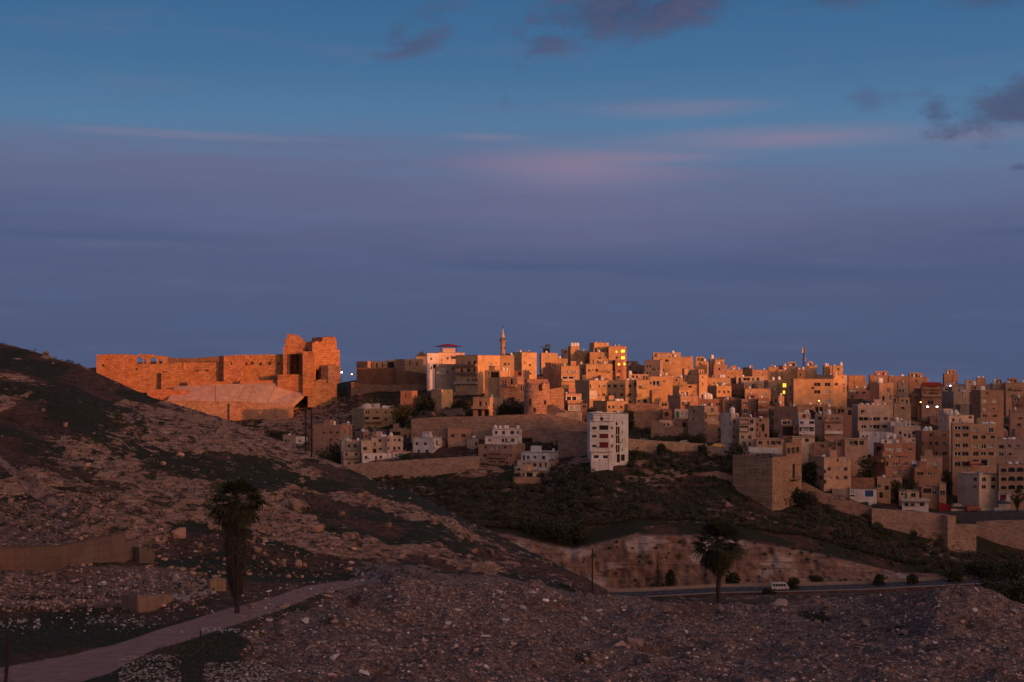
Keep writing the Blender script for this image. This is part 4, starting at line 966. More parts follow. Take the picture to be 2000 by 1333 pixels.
# --- lower town by the valley, from the left
house(Z2, 145, 150, 262, 502, 655, 'g', ww([177, 200], 552) + [(275, 615), (330, 610)], tanks=1, label='low grey house half hidden by the rocky slope, next to two tall poles')
house(Z2, 255, 258, 365, 520, 575, 'w', [(297, 552)], tanks=0, label='small white house on the hill foot beyond the two tall poles')
house(Z2, 385, 388, 520, 520, 690, 'b', [(470, 545), (500, 600)], tanks=1)
house(Z2, 415, 660, 765, 412, 690, 'p', ww([508, 571, 628], 480, 1.4, 1.1) + ww([571, 628], 543, 1.5, 1.1) + [(700, 470), (712, 560)], tanks=1, label='wide brown apartment block behind the big dark tree', extra=tankrow([(745, 'up', 1.4)]))
def dome(root, bw, aw, H, C, tf, cc):
    b = MB(); pf = [(2.75, 0)] + [(2.75 * math.cos(a), 0.5 + 2.3 * math.sin(a)) for a in [i * math.pi / 16 for i in range(0, 8)]] + [(0.25, 2.85)]
    s0 = tf(900, 0)[1]; b.lathe((max(3.0, s0), 3.4, H - .45), pf, 24); b.build('dome', M_PLASTER, root, smooth=True, color=(0.66, 0.55, 0.46))
    q = MB(); x = tf(985, 0)[1]; q.box((x, 1.6, H + .8), (3.0, 2.4, 2.4)); q.box((x, 1.6, H + 2.1), (3.3, 2.7, 0.15)); q.build('stair_head', M_PLASTER, root, color=(0.62, 0.52, 0.48))
house(Z2, 760, 865, 1195, 268, 462, 'o', ww([782, 830], [300, 363, 430], 1.0, 1.3) + [(988, 300, 1.2, 1.3, 'p'), (900, 300, 2.4, 2.0, 'p'), (892, 362, 2.6, 2.2, 'k'), (975, 362, 4.2, 2.2, 'k'), (912, 434, 1.6, 1.3, 'w'), (975, 434, 1.2, 1.8, 'p'),
      (1062, 300), (1113, 300), (1160, 300), (1062, 363), (1162, 363), (1100, 350, .5, 1, 'k'), (1128, 350, .5, 1, 'k'), (1062, 430), (1148, 410), (1105, 440, 2.0, 1.6, 'k')],
      theta=rad(22), tanks=0, bands=True, bal=[(868, 1022, 385, 1.3, 'o')], extra=both(dome, tankrow([(990, 'up', 1.2), (1045, 'up', 1.5), (1065, 'up', 1.5), (1090, 'up', 1.4), (960, 'up', 1.1)])),
      label='tan apartment house with a pale roof dome and white tanks, lit on one side', cat='house')
house(Z2, 665, 668, 835, 552, 650, 'g', ww([733, 788], 598, 1.1, 1.4), D=536, tanks=0, extra=tankrow([(722, 'up', 1.1), (815, 'up', 1.2), (745, 'lying', 1)]), label='grey-topped narrow house with cream lower floors, beside the big dark tree', depth=9)
house(Z2, 682, 686, 832, 650, 768, 'c', [(711, 672, 1.4, 1.2), (798, 670, 1.5, 1.2), (733, 753, 1.5, 1.3), (791, 753, 1.3, 1.2)], D=534, tanks=0, bal=[(686, 832, 708, 1.2, 'g')], label='cream lower house with a brown balcony band, under the grey-topped one')
house(Z2, 842, 845, 930, 552, 662, 'c', [(878, 622, 1.8, 1.5)], D=531, tanks=0, depth=9, label='cream wing with one wide window, at the near end of the cream house')
house(Z2, 930, 932, 1072, 522, 668, 'c', [(965, 583, 1.0, 2.0), (1009, 550, 1.5, 1.3), (1011, 625, 1.8, 1.4), (962, 645, 1.6, 2.2, 'k')], D=535, tanks=0, depth=9, extra=tankrow([(1030, 'up', 1.4), (1055, 'up', 1.4)]), label='cream middle house with two roof tanks in the white-footed row')
house(Z2, 1070, 1072, 1215, 516, 738, 'c', [(1081, 547), (1141, 545), (1182, 545), (1085, 620), (1137, 617), (1178, 617), (1095, 690, 1, 1.2)], D=533, tanks=0, depth=10, extra=tankrow([(1108, 'up', 1.7)]), bands=True, label='pale cream three-storey house with one large white tank on its roof')
house(Z2, 850, 855, 1112, 666, 750, 'w', [(886, 700, 1.3, 1.3), (1017, 697, 1.3, 1.2), (974, 708, 1.0, 1.9, 'd')], D=529, tanks=0, depth=3, label='white ground-floor house with a small dark door, under the cream row')
house(Z2, 1118, 1120, 1290, 645, 728, 'c', [(1155, 680, 1.4, 1.2), (1225, 680, 1.4, 1.2), (1192, 675, 1.8, 1.2, 'q')], D=532, tanks=0, label='low cream building with a green sign panel between two windows')
house(Z2, 1298, 1478, 1560, 524, 712, 'w', [(1336, 577, 1.6, 1.2), (1411, 578, 1.6, 1.2), (1352, 643, 1.3, 1.2), (1425, 643, 1.8, 1.2), (1485, 578, .9, 1.4), (1516, 570, 1.6, 2.2, 'r')], theta=rad(60), tanks=0, D=528,
      extra=tankrow([(1410, 'up', 1.3), (1435, 'up', 1.2), (1487, 'up', 1.1)]), bal=[(1300, 1478, 618, 1.0, 'w')], label='white two-storey house with a red curtained opening, above a dark hedge')
house(Z2, 1370, 1372, 1510, 492, 530, 'c', [(1400, 510, .8, .8), (1450, 510, .8, .8)], D=541, tanks=0, label='small cream rooftop room behind the white two-storey house')
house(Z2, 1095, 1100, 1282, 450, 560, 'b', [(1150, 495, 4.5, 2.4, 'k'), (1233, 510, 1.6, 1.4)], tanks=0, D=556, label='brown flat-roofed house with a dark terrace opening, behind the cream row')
house(Z2, 1285, 1290, 1400, 470, 590, 'p', [(1330, 540)], D=557, tanks=0)
house(Z2, 1545, 1550, 1615, 458, 700, 'g', [(1590, 520, 1.8, 1.6)], D=548, tanks=0)
house(Z2, 1608, 1612, 1828, 438, 640, 'p', [(1655, 506, 1.8, 1.3), (1752, 506, 2.2, 1.3), (1650, 575, 2.2, 1.5, 's'), (1740, 575, 2.8, 1.5, 's')], D=533, tanks=1, bal=[(1614, 1826, 612, 1.0, 'b')], label='broad brown apartment block with shuttered windows above parked cars')
house(Z2, 1826, 1829, 1925, 440, 640, 'p', [(1875, 506, 2.2, 1.3), (1877, 575, 2.6, 1.6, 'r'), (1845, 600, .8, 2.2, 'k')], D=534.5, tanks=1, label='brown apartment wing with a red curtained balcony, beside the tiered white-topped house')
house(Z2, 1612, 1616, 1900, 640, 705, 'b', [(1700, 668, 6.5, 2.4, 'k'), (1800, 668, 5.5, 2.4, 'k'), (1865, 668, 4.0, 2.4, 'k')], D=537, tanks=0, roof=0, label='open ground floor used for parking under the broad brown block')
# tiered house with white tops
house(Z7, 247, 545, 662, 405, 745, 'p', ww([308, 483], 427, 1.4, 1.2) + [(375, 432, 2.0, 1.9, 's'), (416, 432, 1.5, 1.9, 's'), (302, 500, 2.0, 1.2), (395, 500, 5.5, 1.8, 'r'), (490, 503, 2.2, 1.2), (533, 500, 1, 1.2), (291, 577, 1.8, 1.4, 's'), (372, 572, 3.6, 1.9, 'k'), (450, 572, 3.6, 1.9, 'k'),
      (500, 570, 1.4, 1.2), (292, 643, 1.3, 1.4), (395, 643, 2.6, 2.4, 'u'), (467, 643, 1.4, 1.3), (583, 430), (583, 500), (620, 365), (640, 430, .7, 1.6, 'k')], theta=rad(62), D=506, tanks=0, bands=True,
      bal=[(340, 500, 518, 1.0, 'b'), (345, 480, 590, 1.0, 'b')], label='stepped brown apartment house with white top tiers and four white tanks', cat='house')
house(Z7, 265, 560, 580, 380, 408, 'w', 'none', D=505.5, theta=rad(62), tanks=0, base_ext=.6, roof=0, name='roof_terrace', label='white parapet band round the stepped apartment house', cat='terrace wall') if False else None
def tier(zone, x0, x1, yt, yb, D, label, wins, extra=None, dep=6):
    return house(zone, x0, x0 + 1, x1, yt, yb, 'w', wins, D=D, tanks=0, depth=dep, extra=extra, theta=rad(2), roof=0, label=label)
tier(Z7, 305, 603, 335, 405, 512, 'white second-highest tier of the stepped apartment house', [(347, 365), (465, 366, 1.2, 1.4), (494, 366, .9, 1.8, 'd'), (552, 365, 1.5, 1.4)])
tier(Z7, 372, 633, 265, 312, 519, 'white topmost tier with four upright water tanks along its roof', [(405, 297), (470, 297, 1.3, 1.4), (547, 297, 1.8, 1.4), (596, 295)], tankrow([(398, 'up', 1.6), (440, 'up', 1.4), (485, 'up', 1.5), (505, 'up', 1.4), (598, 'up', 1.4)]), dep=9)
# white-fronted terrace house
house(Z7, 568, 740, 830, 640, 700, 'c', [(612, 668, .7, 1.5, 'k'), (650, 668, .7, 1.5, 'k'), (700, 668, 3.2, 2.2, 'k'), (774, 674, 1.5, 1.2)], D=493, theta=rad(60), tanks=0, label='cream ground storey with a dark doorway, under a white balcony')
house(Z7, 590, 868, 985, 552, 640, 'c', [(650, 585, 1.1, 1.6, 'd'), (688, 582, 1.4, 1.3), (747, 584, 1.7, 1.4), (797, 590, 1.2, 2.0, 'r'), (845, 584, 1.1, 1.8), (902, 586, 1.5, 1.5)], D=497, theta=rad(60), tanks=0, bal=[(570, 866, 622, 1.4, 'w')],
      label='cream terrace house storey wrapped by a long white balcony')
house(Z7, 626, 872, 1010, 474, 548, 'w', [(650, 525, 1.2, 2.4, 'd'), (688, 517, 1.5, 1.3), (747, 517, 1.7, 1.3), (824, 520, 1.7, 1.4), (902, 520, 1.4, 1.5), (935, 515, .9, 1.4), (967, 512, .9, 1.4)], D=500, theta=rad(60), tanks=1, label='white top storey of the terrace house on the scrub slope')
wall_thing('retaining_wall', 'brown retaining wall under the white-balconied terrace house', Z7, [(566, 698), (740, 697), (800, 700)], 22, D=489, D1=490, thick=6, color=(0.36, 0.22, 0.16), mat=M_PLASTER, amp=0.1, seed=8)
wall_thing('retaining_wall', 'short brown retaining wall at the foot of the stepped apartment house', Z7, [(262, 688), (400, 690), (520, 690)], 14, D=502, D1=500, thick=4, color=(0.27, 0.18, 0.14), amp=0.1, seed=9)
# --- the tall white block
WH = (0.76, 0.70, 0.70)
TINT['x'] = WH; CNAME['x'] = 'white'
house(Z7, 1262, 1264, 1578, 126, 545, 'x', [(1342, 181, 1.3, 1.8, 'k'), (1475, 218, .8, 1.2, 'k'), (1493, 218, .8, 1.2, 'k')] + [(x, y, .75, 3.0 if y > 230 else 1.4, 'k') for x in (1475, 1493) for y in (280, 357, 440)] + [(1525, y, .35, 1.2, 'k') for y in (212, 292, 368, 450)] + [(1490, 525, 1.4, 3.2, 'k'), (1530, 520, 1.6, 2.4, 'k')],
      D=487, theta=rad(9), depth=13, tanks=0, roof=0, bands=False, label='rear part of the tall white block with pairs of tall narrow windows', cat='apartment block', extra=tankrow([(1300, 'lying', 1.2), (1330, 'lying', 1.2), (1485, 'up', 1.3)]))
def wb(root, bw, aw, H, C, tf, cc):
    q = MB()
    for x in (1270, 1340, 1400, 1450): s_ = tf(x, 0)[1]; q.tube((s_, .3, H), (s_, .3, H + 2.0), .06, .06, 5)
    q.tube((0.2, .3, H + 2.0), (bw - .2, .3, H + 2.0), .06, .06, 5); q.tube((0.2, .3, H + 1.0), (bw - .2, .3, H + 1.0), .04, .04, 5); q.build('roof_railing', M_METAL, root)
house(Z7, 1234, 1236, 1416, 196, 466, 'x', [(1276, 257, 1.9, 1.0, 'w'), (1276, 330, 1.9, 1.0, 'w'), (1276, 417, 1.9, 1.0, 'w'), (1360, 253, 3.8, 1.7, 'k'), (1360, 328, 3.8, 1.7, 'r'), (1360, 408, 3.8, 2.2, 'r')], D=480.5, theta=rad(3), depth=7, tanks=0, roof=0,
      base_ext=.1, bands=True, extra=wb, label='tall white block front with red-shaded balcony recesses above the scrub slope', cat='apartment block')
house(Z7, 1246, 1248, 1440, 466, 625, 'x', [(1293, 512, 2.1, 1.2, 'w'), (1374, 512, 2.1, 1.2, 'w'), (1322, 543, .4, .5, 'k')], D=481.2, theta=rad(3), depth=7, tanks=0, roof=0, bands=False, label='blank white basement storeys carrying the tall white block', cat='apartment block')
house(Z7, 1412, 1416, 1445, 196, 545, 'x', [(1433, 257, .8, 1.1, 'k'), (1433, 330, .8, 1.1, 'k'), (1433, 417, .8, 1.1, 'k'), (1432, 514, .8, 1.1, 'k')], D=483.2, theta=rad(24), depth=5, tanks=0, roof=0, bands=False, label='slim white stair bay between front and rear of the white block', cat='apartment block')
# --- around the round tower and old stone buildings
house(Z3, 85, 200, 400, 452, 530, 's', [(120, 500, .7, 2.2, 'k'), (165, 495, .7, 2.0, 'k'), (240, 495, .8, 2.2, 'k'), (295, 497, 1.2, 2.6, 'k'), (352, 495, .9, 2.2, 'k')], D=700, stone=True, tanks=0, roof=0, theta=rad(34), label='old stone hall with narrow dark windows beside the castle gap', cat='stone hall', group='old stone halls')
house(Z3, 400, 402, 490, 438, 530, 'g', [(440, 490, 4, 3.4, 'k')], D=710, tanks=0, roof=0, label='grey link room with a dark opening between two old stone halls', cat='stone hall', group='old stone halls')
house(Z3, 482, 582, 772, 430, 590, 's', [(543, 480, .7, 2.2, 'k'), (635, 470, .9, 2.6, 'k'), (710, 480, .9, 2.0, 'k')], D=697, stone=True, tanks=0, roof=0, theta=rad(30), label='taller old stone hall with three slit windows, lit on its corner', cat='stone hall', group='old stone halls')
wall_thing('stone_rampart', 'rough shade-darkened stone rampart below the old stone halls', Z3, [(88, 530), (130, 522), (300, 524), (490, 520)], 34, D=690, D1=690, thick=3, color=(0.19, 0.10, 0.075), amp=0.6, seed=12)  # stone colour darkened to paint the shade on the rampart
wall_thing('stone_rampart', 'sloping rough stone rampart with two slit holes under the taller stone hall', Z3, [(490, 552), (620, 556), (720, 568), (830, 590)], 24, D=688, D1=686, thick=3, color=(0.20, 0.115, 0.085), amp=0.6, seed=13)  # same shade painted into the stone colour
wall_thing('stone_rampart', 'pale stone slope footing at the base of the shade-darkened rampart', Z3, [(30, 668), (140, 686), (400, 700), (800, 690)], 12, D=682, D1=676, thick=3, color=(0.26, 0.16, 0.12), amp=0.5, seed=14)
def gable(root, bw, aw, H, C, tf, cc):
    b = MB(); b.poly([(0, 0, H), (bw, 0, H), (bw * .55, 0, H + 2.6)]); b.poly([(bw, aw, H), (0, aw, H), (bw * .55, aw, H + 2.6)]); b.quad((bw, 0, H), (bw, aw, H), (bw * .55, aw, H + 2.6), (bw * .55, 0, H + 2.6)); b.quad((0, aw, H), (0, 0, H), (bw * .55, 0, H + 2.6), (bw * .55, aw, H + 2.6))
    b.build('pitched_roof', M_TANKD, root)
house(Z3, 692, 696, 812, 402, 590, 'g', 'none', D=716, tanks=0, roof=0, extra=gable, label='grey building with a dark pitched roof behind the old stone halls')
house(Z3, 808, 812, 930, 366, 545, 'w', [(852, 428), (885, 505, 1.6, 2.2, 'k'), (855, 520, .8, 1.6)], D=672, tanks=0, roof=0, label='white house end with a small square window, below the red roof canopy')
def canopy_red(root, bw, aw, H, C, tf, cc):
    b = MB(); c0 = (bw * .42, 3.0)
    for i in range(10):
        a0, a1 = 2 * math.pi * i / 10, 2 * math.pi * (i + 1) / 10
        b.tri((c0[0] + 7.2 * math.cos(a0), c0[1] + 4 * math.sin(a0), H + 2.9), (c0[0] + 7.2 * math.cos(a1), c0[1] + 4 * math.sin(a1), H + 2.9), (c0[0], c0[1], H + 4.3))
        b.tri((c0[0] + 7.2 * math.cos(a1), c0[1] + 4 * math.sin(a1), H + 2.75), (c0[0] + 7.2 * math.cos(a0), c0[1] + 4 * math.sin(a0), H + 2.75), (c0[0], c0[1], H + 3.3))
    b.build('roof_canopy', M_RED, root)
    q = MB()
    for x in (c0[0] - 4, c0[0] + 4): q.tube((x, 3, H - .5), (x, 3, H + 3), .12, .12, 6)
    q.build('canopy_post', M_METAL, root)
    q = MB(); q.box((c0[0], 3, H + .8), (6, 2.6, 2.4)); q.build('stair_head', M_PLASTER, root, color=(.6, .5, .44))
house(Z3, 922, 930, 1197, 362, 490, 'c', [(1022, 423), (1083, 415, 3.0, 1.6, 'w'), (965, 440, .8, 1.3)], D=676, theta=rad(10), tanks=0, roof=0, extra=canopy_red, label='sunlit cream house with a wide red canopy on its roof')
house(Z3, 898, 905, 1108, 482, 612, 'g', [(960, 555, 3.6, 3.2, 's'), (1022, 560, 1.1, 1.4), (1075, 528, 1.3, 1.2), (928, 565, 1, 1.4)], D=645, tanks=0, roof=0, label='shaded grey house with a pale shutter, left of the stacked brown balconies')
house(Z3, 1104, 1332, 1562, 388, 712, 'o', [(1165, 470, 2.0, 2.2, 's'), (1235, 472, 3.0, 2.2, 'p'), (1298, 472, 2.0, 2.2, 'k'), (1165, 550, 1.8, 2.2, 'k'), (1235, 550, 3.4, 2.2, 'w'), (1295, 550, 1.6, 2.2, 'k'), (1165, 657, .8, 2.0, 'd'), (1235, 655, 1.4, 1.6), (1285, 655, 1.4, 1.8), (1315, 660, 1.6, 2.6, 'r'),
      (1450, 472, 2.0, 1.6, 's'), (1523, 470, 1.0, 1.2, 's')], theta=rad(46), D=628, tanks=0, roof=0, bands=False, bal=[(1108, 1330, 505, 1.3, 'b'), (1108, 1330, 585, 1.3, 'b'), (1108, 1330, 683, 1.2, 'c')],
      label='tall golden house with three brown balconies stacked on its shaded side')
house(Z3, 1560, 1564, 1706, 392, 545, 'o', [(1610, 480, 1.2, 1.4), (1648, 480, 1.2, 1.4)], D=640, tanks=1, label='golden block behind the balconied house, just below the minaret')
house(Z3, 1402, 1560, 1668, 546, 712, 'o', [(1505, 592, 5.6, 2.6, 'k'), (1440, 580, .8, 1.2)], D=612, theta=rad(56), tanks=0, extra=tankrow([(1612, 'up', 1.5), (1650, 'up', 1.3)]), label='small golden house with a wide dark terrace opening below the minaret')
house(Z3, 1600, 1690, 1785, 372, 600, 'g', 'none', D=688, tanks=1, theta=rad(46), label='greyish block close behind the foot of the minaret')
house(Z3, 1690, 1785, 1938, 360, 612, 'o', [(1812, 470, .7, 1), (1868, 425, 1.6, 1.2, 's'), (1868, 493, 1.4, 1.3), (1872, 578, 1.2, 1.2), (1812, 395, .6, .8)], D=660, theta=rad(38), tanks=2, label='tall golden house right of the minaret with rusty columns on its roof')
house(Z3, 1668, 1790, 1862, 547, 615, 'p', [(1760, 575, 2.4, 2.2, 'r')], D=640, tanks=0, label='low brown house with solar panels in front of the tall golden house')
house(Z3, 1556, 1740, 1808, 612, 740, 's', [(1590, 675, .7, 2.6, 'k'), (1617, 675, .7, 2.6, 'k'), (1680, 667, 1.4, 3.2, 'k')], D=606, stone=True, theta=rad(60), tanks=0, roof=0, label='old rough stone house with narrow arched windows left of the round tower', bal=[(1640, 1735, 715, 1.0, 's')])
house(Z3, 1735, 1812, 1835, 690, 800, 's', [(1780, 730, .7, 1.8, 'k'), (1804, 730, .7, 1.8, 'k')], D=596, stone=True, theta=rad(60), tanks=0, roof=0, label='low stone outhouse with twin slit windows touching the round tower')
house(Z3, 538, 655, 712, 757, 882, 'r', [(590, 806, .6, 1.6, 'k')], D=590, tanks=0, roof=0, label='small reddish cube house with one slit window above the domed house')
house(Z3, 853, 960, 1075, 742, 885, 'o', [(910, 775, .5, .6, 'k'), (1030, 770, .6, .8, 'k')], D=585, tanks=0, roof=0, theta=rad(40), label='small box house with one bright golden face among dark trees')
house(Z3, 1284, 1455, 1592, 822, 1015, 't', [(1357, 888, 1.6, 2.0, 'k'), (1412, 892, 1.7, 1.4), (1350, 985, 2.6, 3.0, 'k'), (1420, 985, 2.8, 3.0, 'k'), (1492, 905, .9, 1), (1492, 940, .9, 1), (1492, 990, .9, 1.4)], D=556, theta=rad(55), tanks=1, bal=[(1286, 1452, 940, 1.2, 't')],
      label='tan house with a balcony over two dark garage doors on the long stone wall')
wall_thing('garden_wall', 'low rubble garden wall beneath the tall balconied house', Z3, [(1080, 768), (1200, 760), (1320, 742), (1380, 745)], 8, thick=1, color=(0.36, 0.23, 0.18), seed=15)
wall_thing('garden_wall', 'sloping pale garden wall beside the small reddish cube house', Z3, [(545, 880), (700, 850), (790, 838)], 6, thick=1, color=(0.42, 0.28, 0.21), seed=16)
wall_thing('garden_wall', 'long low terrace wall right of the domed house', Z3, [(545, 970), (700, 965), (860, 975), (870, 1000)], 10, thick=1, color=(0.34, 0.22, 0.17), seed=17)
wall_thing('garden_wall', 'broken terrace wall among the dark trees below the golden box house', Z3, [(950, 960), (1010, 950), (1160, 935), (1185, 990)], 10, thick=1, color=(0.36, 0.23, 0.18), seed=18)
# minaret
def minaret():
    D = 684; base = W(982, 706, D); root = empty('minaret', base); k = D / F
    tag(root, 'slender tan minaret with a pointed cone roof and a railed balcony', 'minaret')
    h = lambda py: (706 - py) * k
    b = MB(); b.lathe((0, 0, -3), [(4.4 * k, 0), (4.3 * k, 3 + h(690)), (4.0 * k, 3 + h(668))], 20); b.build('shaft', M_STONE, root, smooth=False, color=(0.52, 0.33, 0.2))
    b = MB(); b.lathe((0, 0, h(667.5)), [(4.0 * k, -.6), (6.4 * k, 0.2), (6.4 * k, 0.55)], 20); b.build('balcony_floor', M_PLASTER, root, color=(0.42, 0.25, 0.18))
    b = MB()
    for i in range(14):
        a = 2 * math.pi * i / 14; p = (6.1 * k * math.cos(a), 6.1 * k * math.sin(a)); a2 = 2 * math.pi * (i + 1) / 14; p2 = (6.1 * k * math.cos(a2), 6.1 * k * math.sin(a2))
        b.tube((*p, h(667)), (*p, h(662.5)), .07, .07, 5); b.tube((*p, h(662.8)), (*p2, h(662.8)), .07, .07, 5); b.tube((*p, h(665)), (*p2, h(665)), .05, .05, 5)
    b.build('railing', M_IRON, root)
    b = MB(); b.lathe((0, 0, h(667)), [(3.1 * k, 0), (3.1 * k, h(658.5) - h(667))], 16); b.build('lantern', M_STONE, root, color=(0.42, 0.28, 0.2))
    b = MB(); b.lathe((0, 0, h(658.5)), [(3.9 * k, 0), (3.5 * k, .4), (0.35 * k, h(642) - h(658.5))], 16); b.build('cone_roof', M_PLASTER, root, color=(0.56, 0.50, 0.42))
    b = MB(); b.tube((0, 0, h(642.5)), (0, 0, h(634)), .09, .05, 6); b.lathe((0, 0, h(639)), [(.05, -.3), (.28, 0), (.05, .3)], 8); b.build('finial', M_METAL, root)
    b = MB(); b.box((3.6 * k, -2.0 * k, h(680)), (.4, .4, 1.4)); b.build('slit_window', M_DARKIN, root)
minaret()
# round stone tower
def round_tower():
    D = 548; root = empty('round_tower', W(1049, 812, D)); k = D / F
    tag(root, 'thick round ruined stone tower with an uneven top above the long wall', 'tower')
    r_ = random.Random(4); n = 40; R0 = 25.0 * k
    def ring(name, prof, c, amp=0.0, cx=0):
        b = MB(); i0 = 0
        for j, (rr0, z_) in enumerate(prof):
            for q in range(n):
                t = 2 * math.pi * q / n; z2 = z_ + (amp * r_.uniform(-1, .6) if j >= len(prof) - 2 and amp else 0) if not (j == len(prof) - 1) else b.v[-n][2]
                rr = rr0 * (1 + r_.uniform(-.008, .008)); b.v.append((cx + rr * math.cos(t), rr * math.sin(t), z2))
        for j in range(len(prof) - 1):
            for q in range(n): b.f.append((j * n + q, j * n + (q + 1) % n, (j + 1) * n + (q + 1) % n, (j + 1) * n + q)); b.mi.append(0)
        return b.build(name, M_BIGSTONE, root, color=c)
    ring('shaft', [(R0 * 1.05, -6), (R0 * 1.02, 6), (R0, (812 - 765) * k), (R0 * 1.03, (812 - 764) * k), (R0 * 1.03, (812 - 762) * k), (R0 * .985, (812 - 761) * k), (R0 * .97, (812 - 749) * k), (R0 * .8, (812 - 748) * k)], (0.45, 0.28, 0.2), 0.7)
    b = MB(); b.lathe((0, 0, (812 - 751) * k), [(R0 * .9, 0), (R0 * .9, .1)], 24); b.build('top_fill', M_ROOF, root)
    for az_, py, w_, h_ in ((-1.3, 757, 1.1, 2.6), (-2.1, 785, .7, 2.4), (-.95, 786, .9, 1.6), (-1.75, 800, .6, 1.5)):
        b = MB(); a = az_; b.box((R0 * 1.0 * math.cos(a), R0 * 1.0 * math.sin(a), (812 - py) * k), (w_, .8, h_), a + math.pi / 2); b.build('loophole', M_DARKIN, root)
    b = MB(); b.box((R0 * .0, R0 * 1.1, (812 - 752) * k), (R0 * 1.7, R0 * .6, 4.4), .2); b.build('rear_masonry', M_STONE, root, color=(0.34, 0.2, 0.16))
round_tower()
wall_thing('stone_wall', 'stone wall stub running from the round tower towards the low lit house', Z4, [(392, 640), (440, 622), (520, 618), (535, 650)], 24, D=555, D1=556, thick=2, color=(0.42, 0.26, 0.18), seed=21)
wall_thing('stone_wall', 'steep stone ramp wall descending from the low house beside the round tower', Z4, [(300, 800), (430, 792), (470, 820), (545, 868)], 10, D=546, D1=540, thick=2, color=(0.33, 0.22, 0.18), seed=22)
# long walls across the slope
wall_thing('retaining_wall', 'long weathered stone retaining wall stretching across the slope under the round tower', (0, 0, 1), [(803, 819), (830, 817), (870, 815), (927, 814), (1000, 811), (1060, 809), (1085, 811), (1130, 822), (1146, 826), (1153, 836)], 14, D=541, D1=520, thick=2, color=(0.40, 0.27, 0.21), amp=.5, seed=23)
wall_thing('retaining_wall', 'lower stone retaining wall curving down towards the tall white block', (0, 0, 1), [(1040, 832), (1080, 836), (1110, 842), (1150, 846)], 8, D=525, D1=512, thick=2, color=(0.36, 0.24, 0.19), amp=.4, seed=41)
wall_thing('retaining_wall', 'smooth pale tan wall panel standing on the long wall near the white block', (0, 0, 1), [(1086, 807), (1132, 804), (1134, 806)], 14, D=532, D1=528, thick=1, color=(0.56, 0.42, 0.31), amp=.2, seed=24, mat=M_PLASTER)
wall_thing('retaining_wall', 'rough stone wall in two steps just left of the white block', (0, 0, 1), [(1090, 862), (1113, 858), (1117, 857), (1118, 843), (1142, 842), (1153, 846)], 22, D=506, D1=500, thick=2, color=(0.35, 0.23, 0.185), amp=.5, seed=25)
wall_thing('retaining_wall', 'long smooth tan road wall running right from the white block', (0, 0, 1), [(1225, 857), (1260, 860), (1306, 863), (1345, 865.5), (1381, 868)], 22, D=503, D1=502, thick=1.5, color=(0.52, 0.37, 0.27), amp=.15, seed=26)
wall_thing('retaining_wall', 'short end piece of the tan road wall stepping down to the bastion', (0, 0, 1), [(1382, 871), (1405, 873.5), (1411, 880), (1417, 892)], 22, D=498, D1=494, thick=1.5, color=(0.42, 0.30, 0.23), amp=.15, seed=27)
wall_thing('retaining_wall', 'long tan retaining wall below the cream and white house row', (0, 0, 1), [(668, 910), (700, 906), (740, 903), (762, 902), (812, 898), (870, 895), (934, 892)], 26, D=517.5, D1=506, thick=2, color=(0.47, 0.32, 0.25), amp=.3, seed=28)
wall_thing('rubble_bank', 'coarse stone revetment left of the square corner bastion', (0, 0, 1), [(1281, 936), (1290, 928), (1330, 925), (1370, 924.5), (1400, 922), (1412, 925), (1434, 932)], 18, D=487, D1=478, thick=3, color=(0.40, 0.245, 0.18), amp=.9, step=2.5, seed=29)
wall_thing('city_wall', 'low stone wall sloping away from the square bastion towards the houses', (0, 0, 1), [(1566, 943), (1573, 946), (1590, 954), (1605, 962), (1626, 971)], 36, D=473, D1=470, thick=2.5, color=(0.40, 0.25, 0.18), amp=.5, seed=30)
wall_thing('city_wall', 'crumbling stepped stone wall between the sloping wall and the tall straight wall', (0, 0, 1), [(1620, 973), (1660, 980), (1704, 992)], 30, D=470, D1=469, thick=3, color=(0.33, 0.21, 0.165), amp=1.2, step=3, seed=31)
wall_thing('city_wall', 'tall straight city wall of coursed stone above the dark bushes', (0, 0, 1), [(1703, 994.5), (1760, 998), (1820, 1003), (1852, 1006)], 60, D=466, D1=466, thick=3, color=(0.42, 0.275, 0.215), amp=.4, seed=32)
wall_thing('city_wall_buttress', 'narrow stone buttress at the bend of the city wall', (0, 0, 1), [(1851, 1007), (1858, 1008), (1867, 1008)], 62, D=463, D1=464, thick=5, color=(0.45, 0.29, 0.22), amp=.4, seed=33, cat='buttress')
wall_thing('city_wall', 'shorter lighter stretch of city wall right of the narrow buttress', (0, 0, 1), [(1866, 1026), (1885, 1025), (1907, 1025.5)], 46, D=464, D1=464, thick=3, color=(0.45, 0.30, 0.225), amp=.3, seed=34)
wall_thing('city_wall', 'shadowed far stretch of city wall at the edge of the view', (0, 0, 1), [(1907, 1021), (1930, 1019), (1960, 1018), (2010, 1018), (2080, 1020)], 66, D=474, D1=470, thick=3, color=(0.40, 0.27, 0.22), amp=.3, seed=35)
